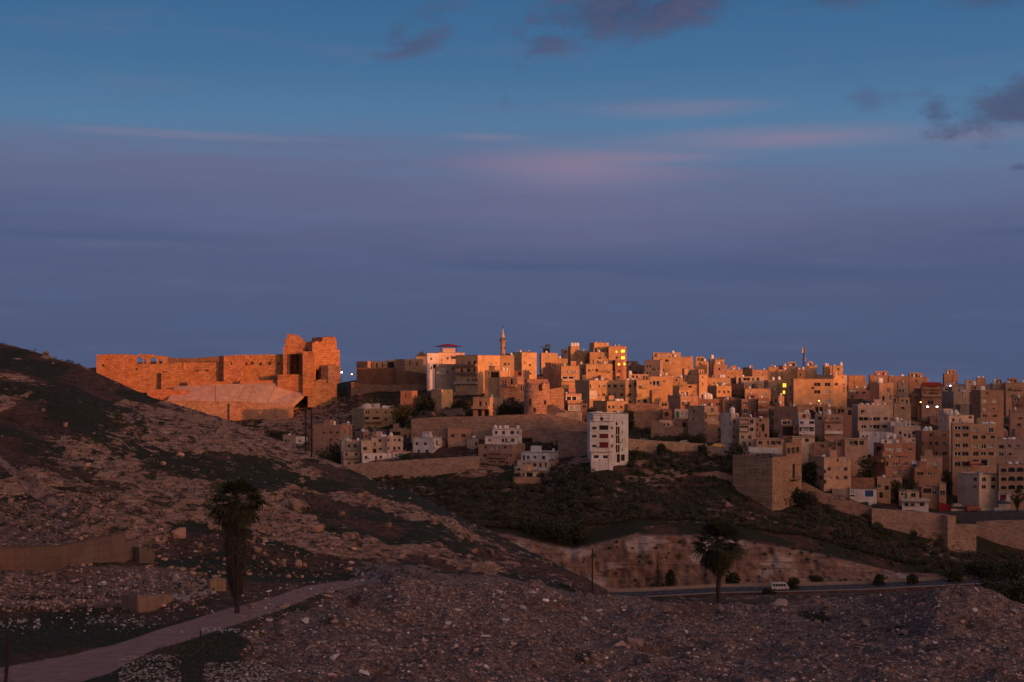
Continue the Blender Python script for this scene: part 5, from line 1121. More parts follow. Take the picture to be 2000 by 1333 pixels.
# square bastion
def bastion_top(root, bw, aw, H, C, tf, cc):
    b = MB()
    x0 = tf(1345, 0)[1]; w_ = (bw - x0)
    r_ = random.Random(2); n = 9; posts = []
    b.box((x0 + w_ / 2, .8, H + .4), (w_, 1.4, .8)); b.box((x0 + w_ * .5, .8, H + 3.6), (w_, 1.4, 1.6)); 
    for i in range(4): b.box((x0 + (i + .12) * w_ / 3.4, .8, H + 1.8), (w_ * .09, 1.3, 2.2))
    b.box((x0 + w_ * .7, .9, H + 4.9), (w_ * .6, 1.2, 1.2)); b.build('ruined_arcade', M_STONE, root, color=tuple(v * .92 for v in cc))
    q = MB(); s_ = tf(1410, 0)[1]; hb = tf(1410, 625)[2]; q.box((s_, -.6, hb), (3.6, 1.2, .2))
    for i in range(9): q.tube((s_ - 1.75 + i * .44, -1.15, hb), (s_ - 1.75 + i * .44, -1.15, hb + 1.1), .035, .035, 4)
    q.tube((s_ - 1.8, -1.15, hb + 1.1), (s_ + 1.8, -1.15, hb + 1.1), .05, .05, 4); q.build('iron_balcony', M_METAL, root)
    # dark planted edge along the top
    q = MB(); rr = random.Random(6)
    for _ in range(420):
        y = rr.uniform(.2, aw * .98); p = Vector((rr.uniform(0, 1.6), y, H - .2 + rr.uniform(0, 1.3))); d_ = Vector((rr.uniform(-1, 1), rr.uniform(-1, 1), rr.uniform(-.4, 1))).normalized() * .35; e = d_.orthogonal().normalized() * .25
        q.tri(p - e, p + e, p + d_)
    o_ = q.build('top_growth', M_LEAF, root); o_['kind'] = 'stuff'
house(Z8, 870, 1221, 1480, 425, 893, 's', [(1410, 548, 1.5, 5.2, 'k'), (1022, 555, .5, 1.8, 'k'), (1062, 553, .5, 1.8, 'k'), (1143, 560, .5, 1.8, 'k'), (1240, 830, .5, .8, 'k'), (1270, 830, .5, .8, 'k')], stone=True, tanks=0, roof=0, theta=rad(50), label='square stone corner bastion with one sharp lit edge and a tall slit', cat='bastion',
      extra=bastion_top, name='stone_bastion', group='', bands=False)
# ---------------------------------------------------------------- ridge and right-hand quarters
def canopy_green(root, bw, aw, H, C, tf, cc):
    q = MB(); q.box((bw * .3, 1.8, H + 2.9), (bw * .62, 3.4, .35)); q.box((bw * .42, 2.2, H + 3.6), (bw * .25, 2.4, 1.0)); q.build('roof_canopy', M_TEAL, root)
    q = MB(); q.box((bw * .33, 2.0, H + 1.2), (bw * .4, 2.4, 2.2)); q.build('roof_room', M_GLASS, root)
house(Z4, 283, 301, 470, 262, 448, 'o', [(455, 395, .6, 1, 'k')], tanks=0, roof=0, bands=False, extra=both(canopy_green, tankrow([(355, 'up', 1.3)])), label='plain golden block with a dark green canopy and glass room on its roof')
house(Z4, 470, 472, 572, 318, 402, 'o', 'none', tanks=1, roof=0)
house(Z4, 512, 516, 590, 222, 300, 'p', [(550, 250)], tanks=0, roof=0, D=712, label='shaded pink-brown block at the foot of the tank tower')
house(Z4, 583, 604, 695, 193, 375, 'o', 'none', tanks=0, roof=0, bands=False, D=694, extra=tankrow([(620, 'up', 1.9), (650, 'up', 1.9), (678, 'up', 1.9)]), label='blank golden tower house crowned by three white tanks')
house(Z4, 668, 735, 800, 243, 378, 'o', [(685, 300), (775, 297), (765, 347, 1.8, .9)], D=690, tanks=1)
house(Z4, 795, 846, 996, 156, 372, 'o', 'none', D=688, tanks=1, bands=False, label='tallest plain golden tower block on the skyline')
house(Z4, 990, 994, 1176, 191, 475, 'o', [(1141, 243, 2.6, 1.8, 'l'), (1141, 312, 2.6, 1.8, 'l'), (1152, 375, 1.9, 1.6, 'l'), (1100, 376, 1.5, 1.4, 'l'), (1075, 250, 1.0, 1.3, 'l'), (1075, 310, 1.2, 1.4, 'w'), (1045, 370, 1.2, 3.0, 'k'), (1045, 432, 1.2, 2.2, 'k')], D=680, theta=rad(5), tanks=1, label='golden block with bright yellow sun-glint windows at the skyline edge', extra=tankrow([(1060, 'lying', 1.2)]))
house(Z4, 1055, 1060, 1146, 332, 478, 'r', [(1100, 378, 1.5, 1.4, 'l'), (1105, 450, 1.5, 1)], D=676, tanks=0, roof=0, label='deep orange annex with one amber sun-glint window in front of the yellow-windowed block')
house(Z4, 795, 800, 1000, 252, 380, 'o', [(850, 360, 3.0, 1.6, 's')], D=682, tanks=1)
house(Z4, 758, 762, 1032, 374, 515, 'o', [(790, 440, 1, 1), (828, 437, 1, 1), (877, 440, 1.8, 1.3), (990, 465, 1.6, .8)], D=662, tanks=1)
house(Z4, 675, 680, 760, 375, 490, 'g', [(730, 440, .7, 1.6, 'k')], D=668, tanks=1)
house(Z4, 320, 415, 502, 410, 562, 'r', [(365, 450, .8, 1), (338, 528, 1.3, 1.2, 'k')], D=634, tanks=0, theta=rad(48))
house(Z4, 498, 506, 694, 392, 578, 'o', [(556, 455, 1.6, 1.5, 's'), (607, 455, 1.6, 1.5, 's'), (640, 457, 1.2, 1.5, 's'), (575, 528, 7.5, 2.6, 'p')], D=624, tanks=1, bands=True, bal=[(515, 640, 552, 1.2, 'c')])
house(Z4, 648, 796, 1165, 542, 748, 'o', [(805, 603, .8, 1.7), (840, 600, 4.0, 2.6, 's'), (897, 604, .8, 1.3), (948, 603, 1.7, 1.5), (1000, 603, 1.5, 1.5), (1060, 602, 2.2, 1.5), (1130, 602, 2.0, 1.5), (840, 690, 4.6, 3.6, 's'), (892, 694, .9, 1.4), (943, 693, 2.2, 1.4), (1000, 693, 1.7, 1.4), (1058, 693, .8, 1.4), (1128, 693, 1.8, 1.4)],
      D=588, theta=rad(27), tanks=0, extra=tankrow([(875, 'lying', 1.3), (930, 'lying', 1.3)]), bands=True, label='long golden two-storey apartment house with a blank shaded end wall')
house(Z4, 1162, 1166, 1278, 540, 772, 'o', [(1212, 602, 1.5, 1.5), (1212, 693, 1.5, 1.5), (1212, 765, 1.6, 1.2), (1266, 585, 1, 2, 'k')], D=584, tanks=2)
house(Z4, 1277, 1281, 1412, 537, 775, 'o', [(1358, 602, 2.6, 1.4, 's'), (1300, 760, 1.2, 1.5, 'd'), (1368, 757, 2, 1.5, 'k')], D=581, tanks=0, bands=False)
house(Z4, 1148, 1152, 1366, 388, 492, 'b', [(1215, 415, 1.2, 1), (1268, 458, 1.4, 1.3), (1340, 458, 1.4, 1.2)], D=722, tanks=2)
house(Z4, 1196, 1200, 1366, 482, 538, 'c', [(1245, 510, 1.2, 1.8, 'k'), (1285, 510, 1.0, 1.5, 'k')], D=640, tanks=0, extra=tankrow([(1200, 'up', 1.8), (1225, 'up', 1)]), label='small sunlit cream house with arched openings and a tall tank')
house(Z4, 1362, 1522, 1552, 333, 512, 'g', ww([1390, 1418], [400, 472], 1.2, 1.3) + [(1445, 430), (1465, 430), (1500, 425), (1500, 495, 1, 1)], D=672, theta=rad(62), tanks=0, label='blue-grey shaded house with eight small windows near the skyline gap')
house(Z4, 1548, 1552, 1652, 372, 510, 'o', 'none', D=676, tanks=1)
house(Z4, 1440, 1452, 1862, 302, 400, 'o', [(1590, 345, 2.0, 1.8, 'k'), (1560, 350, 1.5, 2, 'k')], D=700, tanks=2)
house(Z4, 1482, 1490, 1690, 266, 325, 'c', [(1635, 298, .7, 1, 'k'), (1640, 310, .8, .8, 'k')], D=704, tanks=0, extra=tankrow([(1655, 'up', 1.6)]), label='bright cream penthouse with a chimney-like tank on the skyline')
house(Z4, 1748, 1772, 1882, 422, 555, 'o', [(1815, 478, .8, 1.3, 'k'), (1830, 478, .8, 1.3, 'k')], D=640, tanks=0)
house(Z4, 1882, 1886, 2005, 345, 400, 'o', [(1930, 370, 1, 1)], D=706, tanks=3)
house(Z4, 1812, 1925, 2008, 482, 605, 'o', [(1960, 513, 1, 1.2), (1960, 580, 1.2, 1)], D=634, tanks=1)
house(Z4, 1410, 1414, 1552, 502, 645, 'o', [(1480, 575, 4.2, 2.8, 'p'), (1425, 572, 1.2, 1.2)], D=600, tanks=1)
house(Z4, 1432, 1438, 1532, 642, 758, 'o', 'none', D=592, tanks=0, roof=0)
house(Z4, 1548, 1552, 1652, 492, 722, 'o', [(1560, 550, .8, 1)], D=606, tanks=1, bands=False)
house(Z4, 1648, 1652, 1760, 518, 655, 'o', [(1690, 540, 1, 1.2), (1720, 575, 1, 1)], D=616, tanks=1)
house(Z4, 1718, 1722, 1802, 560, 660, 'o', [(1740, 600, 1, 1.3)], D=604, tanks=0)
house(Z4, 1800, 1804, 1900, 585, 660, 'o', [(1822, 605, .8, 1.6, 'k'), (1840, 605, .8, 1.6, 'k')], D=606, tanks=0, stone=True)
def awn(root, bw, aw, H, C, tf, cc):
    q = MB(); q.box((bw * .5, 2, H + .4), (bw * .8, .1, .1)); 
    for i in range(8): q.tube((.4 + i * bw / 8.5, .3, H), (.4 + i * bw / 8.5, .3, H + 1.1), .05, .05, 4)
    q.build('railing', M_METAL, root)
house(Z4, 435, 552, 715, 682, 782, 'p', [(612, 733, 7.5, 2.4, 'p'), (695, 733, 1.6, 2.2, 's'), (465, 740, 1.4, 2), (520, 738, 2.6, 2, 's')], D=566, theta=rad(34), tanks=1, extra=awn, label='low house with a bright glazed veranda right of the round tower', bal=[(556, 712, 776, 1.1, 'p')])
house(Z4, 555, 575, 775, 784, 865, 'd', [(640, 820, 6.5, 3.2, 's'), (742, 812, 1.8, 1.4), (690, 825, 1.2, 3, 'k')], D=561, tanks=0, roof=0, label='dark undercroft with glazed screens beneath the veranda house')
house(Z4, 832, 976, 1192, 757, 885, 'o', [(876, 818), (936, 818), (998, 818), (1042, 818), (1124, 818), (1052, 868, 2, .8, 'k')], D=556, theta=rad(30), tanks=0, extra=tankrow([(905, 'lying', 1.2), (1080, 'lying', 1.4), (1110, 'lying', 1.4), (1140, 'lying', 1.4)]), label='tan one-storey house with five square windows right behind the white block')
wall_thing('stone_wall', 'mixed stone and plaster wall right of the five-windowed house', Z4, [(1190, 785), (1320, 782), (1470, 785), (1560, 840)], 20, D=558, D1=556, thick=3, color=(0.42, 0.26, 0.185), seed=36)
house(Z4, 1508, 1512, 1610, 762, 845, 'o', [(1550, 797, 1, 1.6, 'k'), (1580, 797, 1.2, 1.6, 'k')], D=560, tanks=0, roof=0, bal=[(1520, 1610, 835, 1.2, 'o')])
house(Z4, 1540, 1546, 1642, 845, 925, 'r', [(1590, 890, 2, 1.6, 'k')], D=552, tanks=0, roof=0, stone=True)
house(Z4, 1600, 1732, 1912, 702, 835, 'p', [(1780, 775, 2.8, 2.2, 's'), (1660, 760, 1, 1.6)], D=566, theta=rad(30), tanks=2)
house(Z4, 1668, 1672, 1812, 842, 930, 'h', [(1703, 895, 1.6, 2.6, 'g'), (1770, 885, 4, 2.2, 's')], D=552, tanks=0, roof=0, label='pale green-white workshop with a green door in shade')
house(Z4, 1512, 1520, 1652, 957, 1020, 'c', [(1542, 998, .9, 1, 'k'), (1566, 998, .9, 1, 'k'), (1606, 998, .9, 1, 'k'), (1625, 998, .9, 1, 'k')], D=536, tanks=0, roof=0, label='tiny cream house with four square holes on the scrubby bank')
wall_thing('stone_wall', 'low tan yard wall around the tiny cream house', Z4, [(1430, 960), (1515, 962), (1560, 1020), (1750, 1020)], 12, D=534, D1=530, thick=1.5, color=(0.40, 0.26, 0.19), seed=37)
house(Z4, 1646, 1650, 1830, 942, 1020, 'p', [(1770, 1000, 1.6, 2, 'k')], D=540, tanks=0, roof=0, stone=True)
# central ridge cluster
house(Z5, -2, 0, 76, 215, 335, 'o', [(30, 240, 1, 1)], tanks=1)
house(Z5, 0, 2, 98, 335, 405, 'o', [(30, 380, .8, 1, 'k'), (45, 380, .8, 1, 'k')], tanks=0)
house(Z5, 95, 122, 262, 262, 370, 'o', 'none', tanks=1)
house(Z5, 252, 258, 312, 232, 300, 'c', 'none', D=716, tanks=0, roof=0, extra=tankrow([(282, 'up', 2.2)]), label='narrow pale stair tower topped by one tall white tank')
house(Z5, 308, 312, 416, 232, 300, 'o', [(375, 265, .8, 1)], D=712, tanks=1)
house(Z5, 280, 300, 446, 288, 375, 'p', [(360, 340)], D=696, tanks=3)
house(Z5, 138, 146, 242, 402, 522, 'o', [(180, 425), (180, 505, 1.1, 1)], tanks=1, extra=tankrow([(180, 'up', 1.6)]))
house(Z5, 240, 244, 492, 432, 518, 'o', [(408, 490, 2, 1.6, 's'), (300, 490, .8, 1)], tanks=0, extra=tankrow([(375, 'up', 1.6), (400, 'up', 1.6), (415, 'up', 1.4)]), label='long low golden house with three white tanks clustered on its roof')
house(Z5, 22, 136, 146, 402, 545, 'b', 'none', tanks=0, roof=0, theta=rad(60))  # brown tint paints the shade on this side face
house(Z5, 205, 332, 492, 522, 645, 'o', [(362, 587, 1.4, 1.4), (411, 587, 1.3, 1.3), (458, 587, 1.6, 1.3)], theta=rad(36), tanks=1, label='golden house with three square windows and a shaded side under the low tank roof')
house(Z5, 440, 446, 615, 345, 430, 'o', [(500, 385, .8, .8)], tanks=3)
house(Z5, 490, 540, 548, 435, 520, 'g', 'none', tanks=0, roof=0)
def redawn(root, bw, aw, H, C, tf, cc):
    q = MB(); h = tf(600, 497)[2]; q.box((bw * .13, -1.0, h), (bw * .3, 2, .15)); q.build('awning', M_RED, root)
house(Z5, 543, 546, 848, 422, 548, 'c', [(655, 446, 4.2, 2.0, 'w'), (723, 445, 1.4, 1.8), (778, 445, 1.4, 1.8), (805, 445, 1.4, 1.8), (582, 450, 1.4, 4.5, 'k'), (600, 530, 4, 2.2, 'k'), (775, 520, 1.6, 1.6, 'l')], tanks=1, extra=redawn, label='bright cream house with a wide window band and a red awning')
house(Z5, 490, 630, 640, 500, 640, 'd', 'none', theta=rad(60), tanks=0, roof=0)
house(Z5, 614, 716, 722, 322, 412, 'd', 'none', theta=rad(60), tanks=1, D=700)  # dark brown paints the shaded side next to the long golden house
house(Z5, 712, 716, 1000, 347, 452, 't', [(945, 385, 3.4, 1.4, 'l'), (790, 380, .6, .6, 'k'), (830, 400, 1, .6, 'k')], tanks=2, bands=False, label='long golden house with one small horizontal sun-glint window')
house(Z5, 636, 640, 918, 552, 665, 'o', [(848, 612, 2.6, 1.8, 's')], tanks=1, bands=False, label='sunlit long blank golden wall house below the bright cream one')
house(Z5, 886, 892, 988, 462, 645, 'o', 'none', tanks=0, roof=0, theta=rad(20), extra=tankrow([(950, 'up', 1.7)]))
house(Z5, 986, 994, 1127, 458, 645, 'o', [(1068, 517, 2.2, 2.4, 'l'), (1062, 592, 1.4, 2.0, 'l'), (1015, 515, .8, 1), (1015, 600, .8, 1), (1015, 555, .8, 1)], tanks=0, extra=tankrow([(1005, 'up', 1.8)]), label='narrow house with two amber sun-glint windows left of the big block')
house(Z5, 1140, 1166, 1602, 445, 735, 'o', [(1163, 487, .9, 1.2, 'k'), (1163, 562, .9, 1.2), (1422, 507, 3.6, 1.8, 'w'), (1533, 507, 3.0, 1.8, 'w'), (1422, 588, 3.6, 1.8, 'w'), (1533, 588, 3.0, 1.8, 's'), (1375, 545, 1.6, 1, 'k'), (1535, 690, 3, 2, 's')], D=640, tanks=0, bands=False, label='huge plain golden apartment block on the central ridge')
house(Z5, 1396, 1600, 1745, 402, 735, 'o', [(1630, 505, 3.0, 1.4, 'w'), (1700, 505, .9, 1.1), (1712, 585, .9, 1), (1712, 547, 1, .8), (1640, 588, 2, 1.2, 's'), (1606, 425, .8, 1, 'k'), (1695, 430, .8, 1, 'k')], D=646, theta=rad(50), tanks=3, bands=False, label='taller rear wing of the huge golden block with roof clutter')
house(Z5, 1488, 1502, 1592, 302, 378, 'o', 'none', D=700, tanks=3)
house(Z5, 1588, 1592, 1702, 302, 405, 'o', [(1650, 340, .8, 1, 'k')], D=690, tanks=1, extra=tankrow([(1680, 'up', 1.8)]))
house(Z5, 1200, 1204, 1290, 345, 445, 'b', [(1240, 400, 1, 1.2)], D=690, tanks=3)
house(Z5, 1288, 1292, 1420, 305, 400, 'o', 'none', D=704, tanks=3)
house(Z5, 1085, 1090, 1210, 308, 400, 'o', [(1150, 350, 1, 1)], D=712, tanks=3)
house(Z5, 985, 990, 1100, 345, 450, 'o', [(1040, 400, 1, 1.2)], D=702, tanks=3)
house(Z5, 890, 894, 1000, 318, 360, 'o', 'none', D=716, tanks=3)
house(Z5, 1755, 1762, 1945, 408, 545, 'o', 'none', D=702, tanks=0, roof=0, bands=True, label='lone boxy golden block standing apart on the skyline')
# antenna mast
def mast():
    D = 694; b0 = W(1569.5, 716, D); root = empty('antenna_mast', b0); k = D / F
    tag(root, 'tall thin lattice antenna mast with panel aerials on the skyline', 'antenna mast')
    H = (716 - 678) * k; b = MB()
    for x, y in ((-.5, -.4), (.5, -.4), (0, .5)): b.tube((x, y, -3), (x * .5, y * .5, H), .10, .08, 6)
    for i in range(10):
        z0 = i * H / 10; z1 = (i + 1) * H / 10; s_ = 1 - .5 * i / 10
        b.tube((-.5 * s_, -.4 * s_, z0), (.5 * s_, -.4 * s_, z1), .05, .05, 4); b.tube((.5 * s_, -.4 * s_, z0), (0, .5 * s_, z1), .05, .05, 4)
    b.build('lattice', M_IRON, root)
    for x, y, z_, h_, rz in ((-.5, -.5, H - 1.6, 2.6, .2), (.6, -.4, H - 1.4, 2.8, -.4), (0, .7, H - 1.5, 2.6, 2), (.95, -.3, H * .35, 1.8, 0), (.9, .5, H * .38, 1.6, 0)):
        q = MB(); q.box((x, y, z_), (.45, .22, h_), rz); q.build('aerial_panel', M_TANKG, root)
mast()
# right of centre, in shade
house(Z5, 566, 604, 782, 668, 865, 'r', [(632, 710, 1.8, 1.8, 'p'), (668, 710, 1.3, 1.8, 'p'), (645, 795, 2.6, 2.6, 'p'), (720, 715, .8, .6, 's')], D=566, tanks=1, theta=rad(14))
house(Z5, 672, 676, 778, 612, 690, 'r', [(720, 640, 1.8, 1.2)], D=578, tanks=1)
house(Z5, 778, 782, 897, 655, 870, 'r', [(825, 718, 5.6, 2.4, 's'), (825, 802, 5.6, 2.4, 's'), (770, 800, 1, 2)], D=563, tanks=1, bal=[(784, 893, 738, 1, 'r'), (784, 893, 822, 1, 'r')])
house(Z5, 392, 396, 576, 668, 815, 'd', [(483, 727, 2, .9)], D=572, tanks=1, bands=False)
house(Z5, 60, 64, 392, 665, 745, 'r', [(335, 722, 1, 1.2), (362, 722, 1, 1.2), (250, 722, 1.4, 1)], D=574, tanks=0, extra=tankrow([(205, 'up', 2.2), (240, 'up', 2.2), (262, 'up', 2.2)]), label='red-brown low house carrying three big white tanks in a row')
house(Z5, 22, 200, 342, 742, 1045, 't', [(85, 797, 1.1, 1.5), (75, 885, 1.1, 1.5), (230, 798, 2.0, 1.6, 's'), (287, 785, 2.4, 2.6, 'p'), (300, 870, 2.4, 1.8, 's'), (215, 866, 1, 1.6), (225, 930, 1, 1), (280, 870, 1, 1.5), (240, 1010, .9, 1.2), (300, 1000, 1, 1.2)], D=528, theta=rad(46), tanks=3, bands=True,
      bal=[(204, 338, 838, 1, 't'), (204, 338, 940, 1, 't')], label='tall narrow tan house with overhanging upper floors and a long shaded side')
house(Z5, 196, 200, 342, 960, 1110, 's', [(300, 1075, 1, 1)], D=526, stone=True, tanks=0, roof=0)
house(Z5, 376, 486, 572, 820, 1140, 'h', [(525, 912, 1.6, 1.6), (525, 995, 1.6, 1.5), (525, 1080, 1.5, 1.4), (478, 852, 1.2, 2.0, 'p'), (478, 935, 1.2, 2.0, 'p'), (478, 1020, 1.2, 2.0, 'p'), (545, 850, 1, 1)], D=507, theta=rad(50), tanks=0, bands=True, extra=tankrow([(523, 'up', 2.2)]), label='pale grey four-storey house with one big white tank on the roof')
house(Z5, 570, 578, 757, 866, 1195, 'c', [(622, 905, 4.6, 2.4, 'r'), (622, 990, 4.6, 2.4, 'k'), (711, 911, 1.6, 1.6), (711, 995, 1.6, 1.6), (612, 1078, 1.5, 1.5), (690, 1078, 1.5, 1.5), (630, 1160, 1.1, 2.4, 'd'), (690, 1155, 1, 1.4)], D=503, tanks=1, bal=[(582, 668, 928, 1.1, 'c'), (582, 668, 1012, 1.1, 'c')], label='cream four-storey house with laundry balconies beside the pale grey one')
house(Z5, 756, 762, 902, 872, 1125, 't', [(805, 890, 1.5, 1.4), (850, 895, 3, 1.8, 'k'), (770, 940, 1, 1.4), (836, 975, 1.2, 3, 'k'), (808, 960, .8, 1.6), (768, 1000, 1, 1.2), (865, 1060, 1.2, 1.6), (800, 1060, .7, 3), (770, 1065, 1, 1)], D=508, tanks=1, label='tan house with scattered small windows right of the laundry balconies')
house(Z5, 952, 1212, 1256, 748, 930, 'b', 'none', D=548, theta=rad(62), tanks=1, bands=False, label='big blank shaded brown gable behind the white balcony house')
house(Z5, 1026, 1032, 1142, 892, 948, 'c', [(1070, 922, 1.8, 1.4), (1112, 925, 1.2, 1.4)], D=522, tanks=0)
house(Z5, 1030, 1042, 1222, 948, 1078, 'r', [(1100, 1010, 5.2, 4.0, 'k'), (1190, 1010, 1, 2)], D=519, tanks=0, roof=0, bal=[(1160, 1222, 1035, 1, 'r')], label='red-brown house with one large dark square opening')
house(Z5, 1196, 1218, 1350, 812, 890, 'c', [(1280, 852, 1.6, 1.6, 'r'), (1325, 850, 1.2, 1.6, 's')], D=528, tanks=2)
house(Z5, 1218, 1226, 1396, 890, 1090, 'w', [(1255, 925, 1.8, 2.6, 'p'), (1305, 930, 2.8, 2.8, 'r'), (1365, 925, 2.4, 2.8, 'k'), (1242, 1000, 1, 2, 'k'), (1298, 1005, 2.4, 3, 's'), (1362, 1005, 2, 2.8, 'k'), (1240, 1060, 1, 1)], D=515, tanks=0, bands=True, bal=[(1226, 1394, 965, 1.2, 'w'), (1226, 1394, 1045, 1.2, 'w')], label='white house framed by two tiers of open columned balconies')
house(Z5, 1150, 1156, 1392, 1078, 1165, 'c', [(1240, 1100, 1, 1), (1310, 1110, 1.8, 1.6), (1160, 1160, 1, 2.6, 'k'), (1285, 1115, .8, 1.6)], D=508, tanks=0, roof=0)
house(Z5, 1478, 1484, 1702, 832, 930, 'p', [(1510, 885, 1, 1.6), (1585, 882, 1.8, 1.4), (1640, 880, 1.8, 1.4)], D=532, tanks=1, extra=tankrow([(1550, 'up', 2.0)]), bal=[(1500, 1700, 912, 1.2, 'p')], label='pinkish balcony house with a curved white parapet storey below')
house(Z5, 1496, 1502, 1692, 930, 1062, 'p', [(1545, 965, 1.4, 1.2), (1590, 965, 2.6, 1.6, 'r'), (1650, 1010, 1.4, 1)], D=529, tanks=0, roof=0, bal=[(1504, 1694, 1040, 1.2, 'w')])
house(Z5, 1118, 1124, 1176, 722, 800, 'p', 'none', D=570, tanks=0)
def arch_front(root, bw, aw, H, C, tf, cc):
    for x in (1195, 1258, 1345):
        s_ = tf(x, 0)[1]; R_ = 2.6 if x == 1345 else 1.5; z0 = H - 4.6; b = MB()
        pts = [(s_ - R_, -.03, z0 - 1.5), (s_ + R_, -.03, z0 - 1.5)] + [(s_ + R_ * math.cos(math.pi * i / 10), -.03, z0 + R_ * math.sin(math.pi * i / 10)) for i in range(11)]
        b.poly(pts); b.build('arched_opening', M_DARKIN, root)
        q = MB()
        for i in range(10):
            a0, a1 = math.pi * i / 10, math.pi * (i + 1) / 10
            p = [(s_ + k * math.cos(a), -.12, z0 + k * math.sin(a)) for a, k in ((a0, R_), (a0, R_ + .35), (a1, R_ + .35), (a1, R_))]; q.quad(p[0], p[3], p[2], p[1])
            q.quad(p[1], p[2], (p[2][0], 0, p[2][2]), (p[1][0], 0, p[1][2]))
        q.build('arch_ring', M_STONE, root, color=(0.52, 0.37, 0.28))
house(Z5, 1160, 1166, 1512, 724, 830, 's', [(1418, 785, 1.4, 2.8, 'k'), (1465, 785, 1.4, 2.8, 'k')], D=556, stone=True, tanks=2, roof=0, extra=arch_front, label='old stone house with three dark round arches below the huge golden block')
house(Z5, 1512, 1516, 1625, 750, 860, 'b', [(1560, 800, 1.4, 1.6)], D=558, tanks=2)
house(Z5, 1618, 1622, 1800, 760, 880, 'b', [(1662, 810, 1.2, 2.8, 'k'), (1700, 815, 1.4, 4.0, 'k'), (1782, 812, 2.4, 2.2, 'k')], D=556, tanks=0)
house(Z5, 1395, 1400, 1500, 830, 960, 'g', [(1450, 875, 1.8, 1.6)], D=545, tanks=1)
house(Z5, 1376, 1380, 1622, 1140, 1205, 'b', [(1478, 1172, 1.6, 1.6), (1560, 1158, 1.6, 1.6), (1592, 1158, 1.6, 1.6)], D=505, tanks=0, stone=True)
house(Z5, 1618, 1622, 1722, 1118, 1205, 'r', [(1662, 1155, 1.8, 1.6)], D=503, tanks=0)
house(Z5, 1718, 1722, 1962, 1100, 1200, 't', [(1790, 1138, 1.8, 2.0), (1840, 1125, 1.8, 3.2, 'k'), (1905, 1138, 2, 2), (1760, 1140, .8, 1)], D=501, tanks=0, label='low tan house with a tall dark doorway between square windows')
house(Z5, 756, 762, 1062, 1100, 1200, 't', [(805, 1140, 1.6, 1.4), (890, 1135, .9, 1.6), (945, 1140, 2, 1.6), (1003, 1140, 2, 1.6)], D=497, tanks=0, label='long low tan house with four windows above the bastion terrace')
wall_thing('panel_fence', 'blue-white metal panel fence in front of the low tan house', Z5, [(680, 1188), (860, 1190), (940, 1196), (1025, 1196)], 12, D=487, D1=487, thick=.3, color=(0.55, 0.56, 0.6), mat=M_PLASTER, amp=.05, cat='fence', seed=38)
wall_thing('stone_wall', 'arched ruin of pale stone behind the bastion top', Z5, [(1085, 1205), (1130, 1200), (1240, 1195), (1244, 1240)], 16, D=480, D1=479, thick=2, color=(0.42, 0.27, 0.21), amp=.8, seed=39)
# four-storey tan house by the bastion
house(Z8, 1575, 1680, 1918, 422, 690, 't', [(1725, 530, 1.6, 1.3), (1800, 530, 1.2, 1.2, 's'), (1872, 530, 1.8, 1.5), (1725, 607, 2, 1.3, 's'), (1795, 606, 1.2, 1.2), (1872, 606, 1.9, 1.3), (1800, 452, 1, 1.2), (1870, 450, 2, 1.4, 's'), (1650, 608, 3, 1.5), (1630, 525, 5, 2, 's')],
      D=486, theta=rad(30), tanks=1, bal=[(1577, 1680, 548, 1.4, 'b'), (1577, 1680, 640, 1.4, 'b')], label='tan three-storey house with dark balconies just right of the square bastion')
house(Z8, 1556, 1560, 1600, 395, 470, 'b', [(1575, 430)], D=498, tanks=0)
house(Z8, 1918, 1922, 2005, 350, 600, 'b', 'none', D=504, tanks=1)
# right edge quarter
house(Z6, 160, 166, 335, 142, 215, 'p', 'none', tanks=3)
house(Z6, 165, 247, 367, 205, 392, 't', [(282, 340, 1.4, 2.4, 'k'), (325, 268, 1.6, 3, 'p'), (345, 272, 1.4, 3, 'k'), (340, 330, 1.6, 3, 'p')], D=640, theta=rad(34), tanks=0, bands=False, extra=tankrow([(250, 'up', 2.2), (270, 'up', 2.2)]), label='tall golden house with an arched opening and paired tanks right of the gap')
house(Z6, 320, 326, 492, 152, 300, 'p', [(370, 200, .8, 1)], tanks=2)
house(Z6, 484, 496, 652, 158, 300, 't', [(560, 190, 1, 1)], tanks=2, bands=False)
house(Z6, 400, 406, 492, 202, 375, 'g', [(435, 215, 1, 1.2), (420, 275, 1, 1.4), (445, 275, 1, 1.4), (440, 320, 1, 1)], D=648, tanks=1)
def redroof(root, bw, aw, H, C, tf, cc):
    q = MB(); q.box((bw / 2, 1.4, H + .5), (bw * 1.06, 4.2, 1.6), 0, 0, .82); q.build('tiled_roof', M_RED, root)
house(Z6, 596, 602, 772, 226, 415, 'p', [(665, 241, 1.4, 1.6), (690, 241, 1.4, 1.6), (720, 241, 1.4, 1.6), (740, 241, 1.2, 1.6), (685, 300, 3.2, 1.8, 'w'), (725, 300, 1.4, 1.6), (676, 372, 3.2, 2, 'w'), (630, 300, 1.2, 1.6)], D=650, tanks=0, roof=0, extra=redroof, bal=[(606, 768, 262, 1.2, 'r'), (606, 768, 322, 1.2, 'p')], label='pinkish house under a sloping red tiled roof edge')
house(Z6, 508, 514, 640, 295, 445, 'b', [(560, 330, 2, 1.6), (600, 395, 1, 1.4)], D=655, tanks=0)
house(Z6, 780, 792, 908, 130, 205, 'p', 'none', tanks=2)
house(Z6, 778, 782, 962, 238, 300, 'h', [(810, 262, 1.4, 1.2, 'k'), (850, 262, 1.4, 1.2, 'k'), (900, 262, 1.4, 1.2, 'k')], D=690, tanks=3, label='pale parapet house lined with tanks and dark openings on the skyline right')
